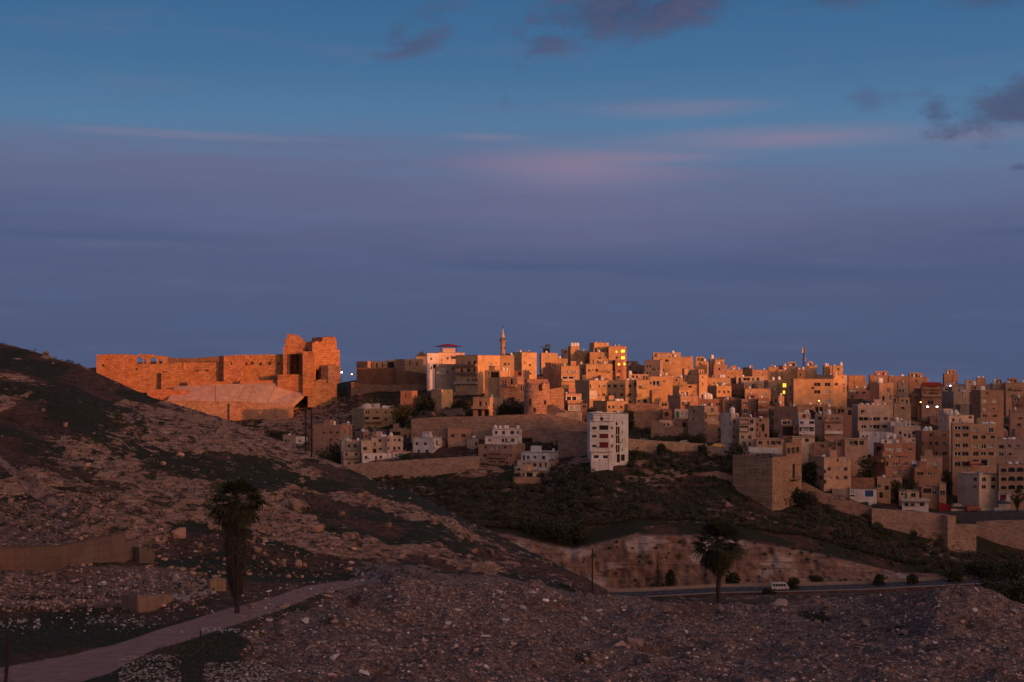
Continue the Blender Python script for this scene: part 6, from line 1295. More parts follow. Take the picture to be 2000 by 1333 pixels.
house(Z6, 772, 872, 1002, 282, 435, 'g', [(963, 328, 1.2, 1.2, 's'), (963, 388, 1.2, 1.2, 's'), (895, 385, 1, 1), (840, 320, .9, 1.4), (800, 380, 1, 1)], D=662, tanks=2, theta=rad(40))
house(Z6, 966, 974, 1062, 187, 245, 'c', [(1010, 200, 1.4, 1)], tanks=0)
house(Z6, 1016, 1098, 1292, 268, 535, 'b', [(1155, 295, 1.6, 1), (1135, 362, 3, 1.8, 's'), (1218, 362, 3, 1.8, 's'), (1135, 430, 2.4, 1.6, 's'), (1210, 425, 1.2, .8), (1135, 485, 2.8, 1.2), (1218, 486, 2.8, 1.2)], D=636, theta=rad(30), tanks=0, bands=True, extra=tankrow([(1130, 'up', 1.8), (1090, 'up', 1.8)]), label='tall dark brown block with pale shuttered windows under the right skyline')
house(Z6, 1020, 1024, 1100, 225, 290, 'p', [(1050, 250)], D=690, tanks=1, extra=tankrow([(1040, 'up', 2.0)]))
house(Z6, 1178, 1202, 1312, 212, 300, 't', 'none', D=700, tanks=2, extra=tankrow([(1195, 'up', 2.2), (1215, 'up', 2.2)]))
house(Z6, 1296, 1310, 1475, 205, 345, 't', [(1340, 265, 1.4, 1), (1430, 268, 1.4, 1)], D=690, tanks=3)
house(Z6, 1365, 1372, 1470, 332, 440, 'r', [(1400, 350, 3.5, 1.2, 'p')], D=640, tanks=1)
house(Z6, 1335, 1345, 1475, 432, 650, 'p', [(1375, 450, .8, .6), (1400, 450, .8, .6), (1425, 450, .8, .6), (1430, 505, 2, 1), (1420, 560, 2, 1.4)], D=590, tanks=1)
house(Z6, 1060, 1066, 1140, 165, 200, 'p', 'none', tanks=3)
house(Z6, 363, 370, 512, 377, 450, 't', [(412, 380, 1, .8, 'k'), (445, 418, 1.8, .8, 'k')], D=600, tanks=0, bands=False)
house(Z6, 18, 68, 338, 392, 612, 'c', [(100, 448, .9, 1.4, 'k'), (118, 448, .9, 1.4, 'k'), (113, 510, 5.4, 1.6, 'w'), (224, 510, 3.6, 1.6, 'w'), (175, 512, 1, 1), (300, 508, 2.2, 1.4), (117, 576, 2.8, 1.6), (175, 572, 1, 1), (224, 576, 3.4, 1.6), (295, 574, 2.4, 1.4), (37, 510, 1.2, 1.2), (50, 575, 1.2, 1.4)], D=560, theta=rad(14), tanks=0, bands=True,
      extra=tankrow([(100, 'lying', 1.2), (150, 'lying', 1.2), (195, 'lying', 1.2), (240, 'lying', 1.2), (265, 'lying', 1.2), (290, 'lying', 1.2)]), label='wide cream house with long window strips and a line of roof tanks')
house(Z6, 74, 82, 332, 617, 685, 'w', [(110, 657, .8, 1, 'k'), (145, 657, .8, 1, 'k'), (210, 640, .8, 1.6, 's')], D=553, tanks=0, roof=0, label='white lower storey projecting under the wide cream house')
house(Z6, 338, 344, 512, 532, 590, 'w', [(400, 555, 3, 1.6, 's'), (450, 552, 2, 1.8, 's'), (490, 552, 1, 2)], D=552, tanks=0, extra=tankrow([(395, 'up', 1.8), (430, 'up', 1.4)]), label='white rooftop room with twin tanks above a cream wall')
house(Z6, 362, 372, 597, 572, 668, 'c', [(430, 628, 2, 1.4), (487, 628, 1.6, 1.4), (535, 628, 1.6, 1.4), (350, 595, 1.4, 1.6)], D=545, tanks=0)
house(Z6, 254, 262, 412, 676, 722, 'w', [(300, 700, 1, 1), (370, 698, 2, 2, 's')], D=520, tanks=0, extra=tankrow([(320, 'lying', 1.4), (372, 'up', 1.8)]))
house(Z6, 408, 414, 552, 670, 722, 'c', [(535, 690, 1, 1)], D=524, tanks=0)
house(Z6, 545, 604, 837, 612, 915, 'r', [(680, 645), (793, 646, 1.6, 1.2), (618, 715, .8, .8), (680, 716, 1.5, 1.6), (728, 716, 1.4, 1.3), (793, 717, 1.8, 1.4), (797, 801, 2.2, 1.4), (730, 802, 1.2, 1.2)], D=534, theta=rad(20), tanks=0, bands=False, extra=tankrow([(645, 'up', 1.8), (680, 'up', 1.8), (625, 'up', 1)]), label='big reddish brown house with a dark stain and two white tanks')
house(Z6, 200, 285, 552, 716, 832, 'r', [(335, 770, 3.8, 1.7, 's'), (418, 770, 3.0, 1.5, 's'), (513, 768, 2.2, 1.4), (240, 765, 5, 2.2, 'k')], D=516, theta=rad(26), tanks=0, bal=[(205, 285, 795, 1.4, 'p')], label='red-brown house with two long pale shutters and side balconies')
house(Z6, 180, 300, 517, 835, 1000, 'r', [(285, 887, .9, 1.8, 'k'), (313, 887, 1.0, 1.8, 'k'), (384, 890, 2.2, 1.5), (474, 887, 1.8, 1.6), (384, 955, 2, 1.2, 's'), (470, 955, 2, 1.2, 's'), (240, 880, 4, 2, 's')], D=506, theta=rad(30), tanks=1, bal=[(195, 290, 862, 1.4, 'p')], label='red-brown two-storey house under the long-shuttered one')
house(Z6, 742, 832, 1042, 476, 620, 'c', [(1010, 497, 1.8, 1), (870, 520, 1.4, 1.6), (925, 525, 1.2, 1.6), (765, 525, 1, 1.4), (800, 580, 1, 1.4)], D=552, theta=rad(28), tanks=0, extra=tankrow([(795, 'up', 1.4), (860, 'up', 1.6), (900, 'up', 2.0), (915, 'up', 1.4)]))
house(Z6, 848, 862, 1012, 546, 945, 't', [(905, 587, 3.0, 1.4), (970, 587, 3.0, 1.4), (905, 648, 2.2, 1.4), (972, 647, 2.4, 1.4), (905, 733, 2.4, 1.6), (970, 733, 2.4, 1.6), (905, 804, 3, 1.7), (970, 804, 3, 1.7), (905, 890, 2.6, 1.9), (967, 889, 2.6, 1.9)], D=514, theta=rad(5), tanks=1, bands=True, label='tall pale tan five-storey block with two columns of paired windows')
house(Z6, 1008, 1013, 1234, 552, 895, 't', [(1050, 601, 2.4, 1.5, 's'), (1185, 604, 2.2, 2), (1053, 664, 2.2, 1.5), (1122, 663, 2, 1.5), (1200, 662, 2, 1.2), (1055, 737, 2.4, 1.6, 's'), (1122, 742, 2, 2, 'p'), (1184, 735, 2.2, 1.6, 's'), (1057, 803, 2.4, 1.6), (1121, 803, 2.4, 1.6), (1186, 803, 2.2, 1.4), (1078, 878, 9.5, 2.8, 'p')], D=517, theta=rad(4), tanks=0, bands=True,
      extra=tankrow([(1120, 'lying', 1.2), (1150, 'lying', 1.2), (1185, 'lying', 1.4), (1205, 'lying', 1.2)]), label='broad tan block with twelve windows joined to the pale five-storey block')
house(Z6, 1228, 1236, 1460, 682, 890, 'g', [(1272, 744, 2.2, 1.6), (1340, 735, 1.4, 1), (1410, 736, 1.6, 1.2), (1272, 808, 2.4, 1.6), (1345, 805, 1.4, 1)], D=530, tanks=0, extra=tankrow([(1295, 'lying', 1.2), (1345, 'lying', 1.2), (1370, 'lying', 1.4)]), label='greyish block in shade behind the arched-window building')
house(Z6, 515, 520, 657, 872, 925, 'w', [(540, 903, 2.2, 1.2), (573, 905, 1.2, 2.4, 'k'), (600, 903, .8, 1.6, 's'), (650, 900, 2.2, 1.2, 'k')], D=509, tanks=0, extra=tankrow([(618, 'lying', 1.4)]))
house(Z6, 590, 596, 775, 822, 915, 't', [(720, 880, 2.4, 2, 's')], D=517, tanks=0, bands=False)
house(Z6, 515, 545, 756, 922, 1022, 'r', [(590, 970, 3, 1.2), (670, 970, 2.2, 1.2)], D=502, tanks=0, bands=False, label='red-brown low house with two small wide windows over a dark void')
house(Z6, 905, 1086, 1244, 976, 1128, 'c', [(1050, 1018, 2.2, 1.5), (1128, 1018, 2.4, 1.6), (1206, 1018, 2.4, 1.6), (1048, 1081, 2.2, 1.4), (1126, 1081, 2.4, 1.5), (1205, 1081, 2.4, 1.5)], D=491, theta=rad(42), tanks=1, label='cream two-storey house with six windows above dark shop openings')
house(Z6, 960, 1088, 1244, 1128, 1200, 'b', [(1040, 1165, 7, 3.4, 'k'), (1125, 1172, 3, 2, 's'), (1190, 1172, 3, 2, 's')], D=492.5, theta=rad(42), tanks=0, roof=0, label='shadowy shop floor with dark openings under the cream six-window house')
def arches(root, bw, aw, H, C, tf, cc):
    for y in (937, 1012, 1083):
        for x in (1292, 1360, 1430):
            fc, s_, h = tf(x, y); w_ = 0.9 if x == 1292 else 1.15; b = MB()
            pts = [(s_ - w_, -.04, h - .75), (s_ + w_, -.04, h - .75)] + [(s_ + w_ * math.cos(math.pi * i / 10), -.04, h + .05 + (.75 if x != 1292 else .4) * math.sin(math.pi * i / 10)) for i in range(11)]
            b.poly(pts); b.build('arched_window', M_GLASS, root)
            q = MB(); q.box((s_, -.12, h - .85), (2 * w_ + .5, .24, .18)); q.build('window_sill', M_PLASTER, root, color=tuple(v * 1.1 for v in cc))
house(Z6, 1244, 1252, 1500, 888, 1122, 't', 'none', D=490, theta=rad(4), tanks=0, bands=True, extra=both(arches, tankrow([(1340, 'lying', 1.2), (1400, 'lying', 1.4)])), label='three-storey block with rows of wide arched windows at the view edge')
house(Z6, 1244, 1252, 1346, 1122, 1202, 'w', [(1295, 1138, 4.6, .6, 'u'), (1286, 1180, 2.6, 3, 'r')], D=489, tanks=0, roof=0, label='white shopfront with a blue signboard below the arched-window block')
house(Z6, 558, 602, 752, 1082, 1205, 'b', [(712, 1129, 2.2, 1.6), (650, 1112, 3.6, 1.8, 'k')], D=487, theta=rad(18), tanks=0, label='modern brown house with one dark strip window near the city wall')
house(Z6, 748, 752, 808, 1050, 1205, 't', [(778, 1132, 2.2, 1.8)], D=485, tanks=0)
house(Z6, 404, 414, 582, 1116, 1195, 'c', [(532, 1150, 2, 1.6), (470, 1158, 1.1, 2.6, 'g'), (440, 1140, 1, 1.2)], D=486, tanks=0, label='small cream house with a green door above the white bungalow')
def flatroof(root, bw, aw, H, C, tf, cc):
    q = MB(); q.box((bw * .5, -.4, H + .1), (bw * 1.12, 2.6, .7)); q.build('overhanging_roof', M_PLASTER, root, color=(.5, .42, .38))
house(Z6, 432, 440, 660, 1192, 1262, 'w', [(475, 1231, 1.6, 1.3), (527, 1233, 1.6, 1.3), (553, 1233, 1.6, 1.3), (605, 1230, 1.8, 1.3)], D=480, tanks=0, roof=0, extra=flatroof, label='white bungalow with four small windows and an overhanging flat roof')
house(Z6, -2, 0, 226, 1096, 1172, 'w', [(20, 1125, 1.8, 1.4, 's'), (162, 1132, 3.4, 2.8, 'u'), (20, 1155, 1.6, .6, 'k')], D=482, tanks=0, roof=0, label='long low white house with a blue shuttered window')
house(Z6, -150, -148, -2, 1095, 1170, 'g', 'none', D=484, tanks=0, roof=0)
house(Z6, 222, 230, 342, 1002, 1215, 't', [(240, 1075, 2.0, 1.6, 'p'), (262, 1150, 1.4, 2.2, 'k'), (310, 1090, 1.8, 1.6, 'k')], D=488, tanks=1, stone=True, label='half-finished tan house stacked beside the long low white house')
house(Z6, 338, 346, 438, 1002, 1105, 'p', [(398, 1047, 2, 1.2, 's')], D=492, tanks=0, bands=False)
house(Z6, -2, 2, 206, 1002, 1096, 'r', 'none', D=490, tanks=0, stone=True, label='plain reddish rubble wall building above the long low white house')
house(Z6, -2, 6, 148, 676, 755, 't', [(10, 712, 1.8, 2), (50, 700, 2, 3.2, 'k'), (100, 708, 2, 2)], D=522, tanks=0)
house(Z6, -2, 4, 132, 757, 905, 'g', [(90, 775, 1, 1)], D=515, tanks=0, bands=False)
# street wall and terrace at the right edge
wall_thing('terrace_railing_wall', 'low pale balustrade along the street at the view edge', (0, 0, 1), [(1858, 994), (1930, 996), (2000, 996), (2060, 997)], 6, D=482, D1=484, thick=.4, color=(0.45, 0.36, 0.32), amp=.05, seed=40, mat=M_PLASTER)
wall_thing('street_barrier', 'dark red barrier panels along the street near the view edge', (0, 0, 1), [(1834, 981), (1850, 985), (1864, 991)], 5, D=485, D1=483, thick=.3, color=(0.3, 0.03, 0.03), amp=.05, seed=42, mat=M_PLASTER, cat='barrier')
# filler houses: what shows between the named ones, small and boxy
def fill(px0_, px1_, py0, py1, n, seed, cols_='ottppb'):
    r_ = random.Random(seed)
    for _ in range(n):
        px = r_.uniform(px0_, px1_); t_ = r_.random(); py = py0 + (py1 - py0) * t_; w_ = r_.uniform(12, 26); h_ = r_.uniform(9, 20)
        c = r_.choice(cols_); left = r_.uniform(.0, .5) * w_
        house((0, 0, 1), px, px + left, px + w_, py - h_, py, c, None, tanks=r_.choice((0, 1, 2, 3)))
fill(1225, 1330, 722, 790, 9, 1); fill(1330, 1440, 735, 800, 10, 2); fill(1440, 1560, 725, 800, 10, 3); fill(1650, 1760, 745, 860, 14, 4, 'tppbbc'); fill(1760, 1990, 752, 880, 26, 5, 'tpbbrcg')
fill(1500, 1660, 800, 900, 9, 6, 'tpbb'); fill(1240, 1430, 790, 815, 5, 7, 'tpb'); fill(1900, 2060, 870, 990, 8, 8, 'tpb'); fill(700, 1040, 722, 745, 7, 9); fill(2000, 2200, 760, 960, 22, 10, 'tpbb'); fill(1560, 1640, 880, 940, 3, 11, 'tpb')
fill(1040, 1230, 735, 755, 6, 12); fill(790, 930, 860, 878, 7, 13, 'tpbc'); fill(690, 800, 852, 868, 5, 14, 'tpb')
# ---------------------------------------------------------------- labels that single each house out
LAND = [(1188, 850, 'the tall white block'), (1049, 780, 'the round stone tower'), (982, 672, 'the minaret'), (1499, 940, 'the square bastion'), (740, 815, 'the domed house'), (1569, 695, 'the antenna mast'),
        (1621, 765, 'the huge golden block'), (1818, 752, 'the red-roofed house'), (1873, 870, 'the five-storey tan block'), (1700, 818, 'the wide cream house'), (1975, 925, 'the arched-window block'), (1440, 850, 'the pale grey four-storey house'),
        (1213, 705, 'the yellow-windowed block'), (1465, 748, 'the bright cream awning house'), (1580, 845, 'the white columned-balcony house'), (1825, 860, 'the stained reddish house'), (880, 700, 'the red-canopied house'), (1380, 825, 'the tall narrow tan house'),
        (1935, 790, 'the tall dark brown block'), (1292, 725, 'the blue-grey skyline house'), (1725, 765, 'the lone boxy skyline block'), (960, 830, 'the stepped apartment house'), (1777, 900, 'the red-brown shuttered house'), (1320, 810, 'the tiny cream house'), (1100, 700, 'the three-tank tower house')]
ORD = ['', 'second ', 'third ', 'fourth ', 'fifth ', 'sixth ', 'seventh ', 'eighth ', 'ninth ', 'tenth ', 'eleventh ', 'twelfth ', 'thirteenth ']
cells = {}
for e in BLD:
    if e[6]: continue
    best = min(LAND, key=lambda q: (q[0] - e[0]) ** 2 + 2 * (q[1] - e[1]) ** 2); dx_, dy_ = e[0] - best[0], e[1] - best[1]
    side = ('left of' if dx_ < 0 else 'right of') if abs(dx_) > abs(dy_) else ('above' if dy_ < 0 else 'below')
    cells.setdefault((best[2], side), []).append((dx_ * dx_ + dy_ * dy_, e))
NUMW = {1: 'one-storey', 2: 'two-storey', 3: 'three-storey', 4: 'four-storey', 5: 'five-storey'}
for (lm, side), lst in cells.items():
    lst.sort(key=lambda q: q[0])
    for i, (_, e) in enumerate(lst):
        nt = e[5]; feat = {0: 'bare-roofed', 1: 'one-tanked', 2: 'two-tanked'}.get(nt, 'tank-topped')
        ordw = (ORD[i] if i < len(ORD) else f'{i + 1}th ') if i else 'nearest '
        e[2]['label'] = f"{e[3]} {feat} {'slim ' if e[8] < 16 else ''}house, {ordw}{side} {lm}"
# ---------------------------------------------------------------- vegetation
def groundv(pxs, Ds):
    pxs = np.asarray(pxs, float); Ds = np.asarray(Ds, float); Dk, Zk = column(pxs)
    t = np.array([np.interp(d_, Dk[i], np.arange(K)) for i, d_ in enumerate(Ds)]); z = np.array([np.interp(t[i], np.arange(K), Zk[i]) for i in range(len(Ds))])
    X = (pxs - 1000) / F * Ds; dsp, cn = detail(X, Ds, z, t)[:2]
    k = (Ds - cn) / Ds
    return np.stack([X * k, Ds - cn, z + dsp], -1)
def scatter(px0, px1, py0, py1, n, rs, dmin):
    p = rs.uniform(px0, px1, n); y = rs.uniform(py0, py1, n)
    return groundv(p, [hit(a, b, dmin) for a, b in zip(p, y)])
def leaf_tris(centres, radii, n_per, leaf, rs, squash=0.75, lobes=5):
    """leaf-sized triangles spread through lobed crowns; returns vertices (3 per leaf)"""
    out = []
    for c, r in zip(centres, radii):
        n = max(14, int(n_per * (r ** 1.5 if r > 1 else r)))
        lc = rs.normal(0, 1, (lobes, 3)); lc /= np.linalg.norm(lc, axis=1)[:, None]; lc *= rs.uniform(.25, .62, (lobes, 1)); lc[:, 2] = np.abs(lc[:, 2]) * .8
        k = rs.integers(0, lobes, n); d_ = rs.normal(0, 1, (n, 3)); d_ /= np.linalg.norm(d_, axis=1)[:, None]
        p = lc[k] + d_ * (rs.uniform(.25, 1, (n, 1)) ** .4) * .5
        p = p * r; p[:, 2] *= squash; p[:, 2] += r * squash * .45; p += c
        s = leaf * rs.uniform(.6, 1.4, (n, 1)); a = rs.normal(0, 1, (n, 3)); a /= np.linalg.norm(a, axis=1)[:, None]; b = np.cross(a, rs.normal(0, 1, (n, 3))); b /= np.linalg.norm(b, axis=1)[:, None] + 1e-6
        out.append(np.stack([p - a * s * .6, p + a * s * .6, p + b * s], 1).reshape(-1, 3))
    return np.concatenate(out)
def tri_obj(name, v, mat, parent=None, local=None):
    if parent is not None: v = v - np.array(parent.location)
    return mesh_obj(name, v, np.arange(len(v)).reshape(-1, 3), mat, parent)
rs = np.random.default_rng(5)
# bushes nobody could count: the scrub on the far slope and between the houses
cs = []; rr_ = []
def bushes(a, n, r0, r1, dmin=440):
    p = scatter(*a, n, rs, dmin); cs.append(p); rr_.append(rs.uniform(r0, r1, n) ** 1.0)
def bushes_at(px0, px1, D0, D1, n, r0, r1):
    p = groundv(rs.uniform(px0, px1, n), rs.uniform(D0, D1, n)); cs.append(p); rr_.append(rs.uniform(r0, r1, n))
bushes_at(1028, 1125, 516, 528, 80, 1.0, 2.4); bushes_at(1000, 1030, 548, 575, 40, 1, 2.4); bushes_at(775, 940, 556, 582, 130, 1.0, 2.6); bushes_at(850, 1000, 545, 560, 70, .8, 2.2); bushes_at(1225, 1330, 515, 548, 120, .7, 2.0); bushes_at(1140, 1165, 530, 545, 16, 1, 2.4); bushes_at(1330, 1440, 508, 520, 60, .7, 1.8); bushes_at(700, 800, 600, 660, 90, .5, 1.6)
for a, n, r0, r1 in [((860, 1110, 945, 1062), 330, .9, 2.6), ((720, 900, 930, 1000), 170, .6, 1.7), ((1000, 1200, 915, 1060), 260, .9, 2.4), ((1100, 1260, 930, 1050), 190, .7, 2.0), ((1225, 1440, 888, 925), 130, .8, 1.9),
                     ((1240, 1500, 940, 1050), 200, .4, 1.3), ((1540, 1720, 990, 1050), 170, .7, 2.0), ((1640, 1860, 1045, 1110), 220, .8, 2.2), ((1860, 2060, 1085, 1125), 140, .8, 2.4), ((1450, 1640, 1010, 1085), 160, .3, 1.2), ((1190, 1460, 1000, 1052), 210, .4, 1.5), ((1460, 1760, 1060, 1112), 170, .4, 1.6), ((1000, 1190, 1040, 1066), 120, .9, 2.2), ((1230, 1440, 915, 990), 150, .4, 1.4),
                     ((1230, 1330, 800, 855), 90, .6, 1.7), ((1300, 1420, 830, 868), 60, .6, 1.6), ((1040, 1150, 820, 860), 110, .7, 1.9), ((775, 850, 795, 815), 60, .8, 2.0), ((860, 930, 790, 812), 70, .9, 2.2), ((965, 1025, 790, 806), 60, .9, 2.2),
                     ((640, 780, 755, 800), 110, .4, 1.1), ((560, 700, 800, 870), 140, .3, .9), ((520, 560, 845, 870), 40, 1.0, 2.2), ((1410, 1440, 895, 935), 30, 1.0, 2.2), ((950, 1010, 760, 790), 30, .8, 1.8), ((1720, 1800, 880, 985), 40, .7, 1.6), ((1900, 2000, 1010, 1020), 30, .8, 1.6), ((1600, 1700, 860, 980), 36, .6, 1.4)]:
    bushes(a, n, r0, r1)
for a, n, r0, r1 in [((1120, 1780, 1060, 1140), 90, .3, 1.1), ((1190, 1440, 1150, 1175), 60, .5, 1.4), ((1800, 2060, 1110, 1140), 90, .8, 2.0)]:
    bushes(a, n, r0, r1, 395)
cs = np.concatenate(cs); rr_ = np.concatenate(rr_); pick = rs.random(len(cs)) < .24
v = leaf_tris(cs[~pick], rr_[~pick], 62, .36, rs); o = tri_obj('scrub', v, M_SCRUB); tag(o, kind='stuff')
v = leaf_tris(cs[pick], rr_[pick] * .85, 46, .26, rs); o = tri_obj('twiggy_scrub', v, M_TWIG); tag(o, kind='stuff')
# low tufts on the rocky hillside and round the heaps
cs = []; rr_ = []
for a, n, r0, r1 in [((0, 620, 690, 1100), 1900, .15, .6), ((400, 1150, 900, 1130), 1000, .12, .5), ((0, 260, 960, 1060), 80, .3, .8), ((0, 420, 1120, 1210), 90, .2, .6), ((480, 1150, 1100, 1130), 120, .12, .4)]:
    p = scatter(*a, n, rs, 116); cs.append(p); rr_.append(rs.uniform(r0, r1, n))
v = leaf_tris(np.concatenate(cs), np.concatenate(rr_), 46, .11, rs, lobes=3)
o = tri_obj('hillside_tufts', v, M_LEAF); tag(o, kind='stuff')
cs = []; rr_ = []
for a, n, r0, r1 in [((0, 420, 1180, 1300), 700, .06, .26), ((230, 560, 1230, 1333), 700, .06, .24), ((480, 700, 1150, 1250), 60, .1, .35), ((900, 2000, 1180, 1330), 110, .06, .2), ((360, 640, 1100, 1150), 90, .15, .5)]:
    p = scatter(*a, n, rs, 62); p = p[road_mask(1000 + F * p[:, 0] / p[:, 1], HY - p[:, 2] / p[:, 1] * F) < .2]; cs.append(p); rr_.append(rs.uniform(r0, r1, len(p)))
v = leaf_tris(np.concatenate(cs), np.concatenate(rr_), 60, .06, rs, lobes=3)
o = tri_obj('grass_tufts', v, M_GRASS); tag(o, kind='stuff')

def tree(px, py, D, h, w_, label, n=900, leaf=.34, trunk=True, conical=False, mat=None, group=None, name='tree', cat='tree'):
    g_ = ground(px, D); X = g_.x; h = h + max(0.0, Zp(D, py) - g_.z); base = Vector((X, D, min(g_.z, Zp(D, py)) - .2 if py else g_.z))
    root = empty(name, base); tag(root, label, cat, group)
    r_ = np.random.default_rng(int(px * 7 + (py or 0)))
    if conical:
        m_ = n; z = r_.uniform(0, 1, m_) ** .8; rad_ = (w_ / 2) * (1 - z) ** .6 * np.minimum(1, z * 9 + .3); a = r_.uniform(0, 6.28, m_); q = rad_ * r_.uniform(.4, 1, m_)
        p = np.stack([q * np.cos(a), q * np.sin(a), z * h], -1)
    else:
        k = 11; lc = r_.uniform(-1, 1, (k, 3)); lc[:, :2] *= w_ * .30; lc[:, 2] = h * (.26 + .42 * (lc[:, 2] + 1) / 2); lr = np.minimum(r_.uniform(.22, .36, k) * w_, .4 * h)
        i = r_.integers(0, k, n); d_ = r_.normal(0, 1, (n, 3)); d_ /= np.linalg.norm(d_, axis=1)[:, None]; p = lc[i] + d_ * lr[i][:, None] * (r_.uniform(.1, 1, (n, 1)) ** .4)
        p[:, 2] = np.where(r_.random(n) < .22, p[:, 2] * r_.uniform(.05, .8, n), p[:, 2]); p[:, 2] = np.maximum(p[:, 2], .05 * h)
    s = leaf * r_.uniform(.6, 1.3, (n, 1)); a = r_.normal(0, 1, (n, 3)); a /= np.linalg.norm(a, axis=1)[:, None]; b = np.cross(a, r_.normal(0, 1, (n, 3))); b /= np.linalg.norm(b, axis=1)[:, None]
    v = np.stack([p - a * s * .6, p + a * s * .6, p + b * s], 1).reshape(-1, 3)
    mesh_obj('crown', v, np.arange(len(v)).reshape(-1, 3), mat or M_LEAF, root)
    b = MB(); tw = max(.12, w_ * .05); b.tube((0, 0, -1), (.05 * w_, 0, h * .4), tw, tw * .7, 8)
    if not conical:
        for c_ in lc[:5]: b.tube((.05 * w_, 0, h * .38), tuple(c_), tw * .55, tw * .15, 5)
    b.build('trunk', M_BARK, root)
    return root
TREES = [(640, 905, 548, 11, 11, 'large dark tree hiding the end of the brown apartment block'), (662, 908, 543, 7, 6, 'dark round tree touching the cream house row'), (541, 866, 640, 6, 8, 'dark tree on the skyline of the rocky slope'), (528, 852, 660, 5, 7, 'low dark tree beyond the crest left of the two poles'),
 (1228, 812, 548, 5, 5, 'dark tree squeezed behind the tall white block'), (1155, 812, 545, 6, 5, 'dark tree left of the white block roof'), (1240, 905, 495, 6, 7, 'rounded shrub tree at the white block foot'), (1291, 880, 500, 3, 3.4, 'single round shrub growing on the tan road wall'), (1372, 880, 500, 2.6, 2.6, 'second round shrub on the tan road wall, nearer the bastion'),
 (1440, 880, 492, 5, 6, 'bare brownish tree above the bastion terrace'), (1410, 915, 492, 5, 6, 'dark tree filling the gap left of the bastion'), (1545, 962, 470, 5, 6, 'dark tree against the bastion right foot'), (1530, 985, 468, 5, 6.5, 'dense dark shrub tree at the bastion corner'), (1575, 985, 468, 5, 7, 'broad dark tree below the sloping city wall'),
 (1580, 930, 492, 7, 6, 'dark tree between bastion and tan balcony house'), (882, 812, 590, 6, 8, 'wide dark tree under the golden box house'), (905, 806, 585, 6, 8, 'dark tree right of the golden box house'), (785, 805, 588, 6, 8, 'dark trees clump right of the domed house'), (830, 798, 590, 6, 9, 'dark tree between domed house and golden box house'),
 (1000, 800, 560, 6, 8, 'dark tree between tan garage house and round tower'), (1020, 803, 556, 5, 6, 'dark tree at the round tower foot'), (975, 800, 562, 5, 7, 'dark tree beside the tan garage house'), (1755, 960, 492, 6, 6, 'dark tree behind the small cream green-door house'), (1775, 950, 496, 5, 7, 'dark wide tree above the brown modern house'),
 (1850, 935, 505, 8, 4, 'narrow dark tree beside the five-storey tan block'), (1842, 980, 490, 4, 6, 'dark tree by the street below the cream six-window house'), (1595, 812, 560, 5, 6, 'green tree below the arched stone house'), (1600, 860, 515, 6, 7, 'dark tree between balcony houses'), (1508, 850, 515, 5, 5, 'small dark tree beside the tan scattered-window house'),
 (1360, 868, 506, 5, 6, 'dark tree behind the tan road wall'), (1340, 862, 508, 4, 6, 'dark low tree by the parked cars on the wall road'), (800, 905, 522, 3, 6, 'dark hedge bush on the wall below the white house'), (1690, 905, 492, 7, 6, 'dark tree in the gap between low tan houses'), (985, 1040, 445, 6, 9, 'big dark tree low on the scrub slope, near the cliff edge'),
 (1070, 1055, 434, 7, 10, 'wide dark tree hanging over the cliff top'), (1120, 1060, 432, 6, 9, 'dark tree at the cliff top beside the tall thin pole'), (1030, 1050, 438, 6, 9, 'dark tree at the cliff top above the hill shoulder'), (1308, 1128, 414, 5, 3, 'dark shrub leaning out of a dark cave in the cliff'), (1430, 1150, 408, 6, 4.5, 'small dark tree beside the right palm at the cliff foot'),
 (1600, 1138, 408, 3.5, 4, 'round bush by the road under the reddish cliff'), (1550, 1155, 398, 5, 3.4, 'roadside tree just right of the white minibus'), (1718, 1148, 402, 5, 3.2, 'first roadside tree along the valley road'), (1782, 1146, 402, 5, 3.4, 'second roadside tree along the valley road'), (1863, 1140, 404, 5, 5, 'roadside tree behind the right earth mound'),
 (1900, 1130, 410, 6, 8, 'dark spreading tree below the city wall corner'), (1940, 1135, 406, 7, 9, 'dark spreading tree near the view edge below the walls'), (1985, 1135, 406, 6, 8, 'dark tree at the view edge beside the valley road'), (1500, 1168, 390, 3.4, 3.4, 'dark bush in front of the white minibus'), (1975, 1180, 300, 7, 10, 'dark tree in the valley hollow right of the mound'), (1940, 1178, 310, 6, 8, 'dark bushy tree just beyond the right mound shoulder')]
for px, py, D, h, w_, lb in TREES:
    tree(px, py, D, h, w_, lb, n=int(600 + w_ * 170), leaf=.5, mat=M_SCRUB if 'bare' in lb else M_LEAF, group='trees of the far slope and town')
tree(1285, 1158, 412, 8.2, 1.7, 'slim dark cypress standing before the pale cliff', n=520, leaf=.3, conical=True, name='cypress', cat='cypress')
tree(2, 684, 262, 2.6, 2.6, 'lone dark shrub on the hill skyline at the view edge', n=420, leaf=.16, name='shrub', cat='shrub')

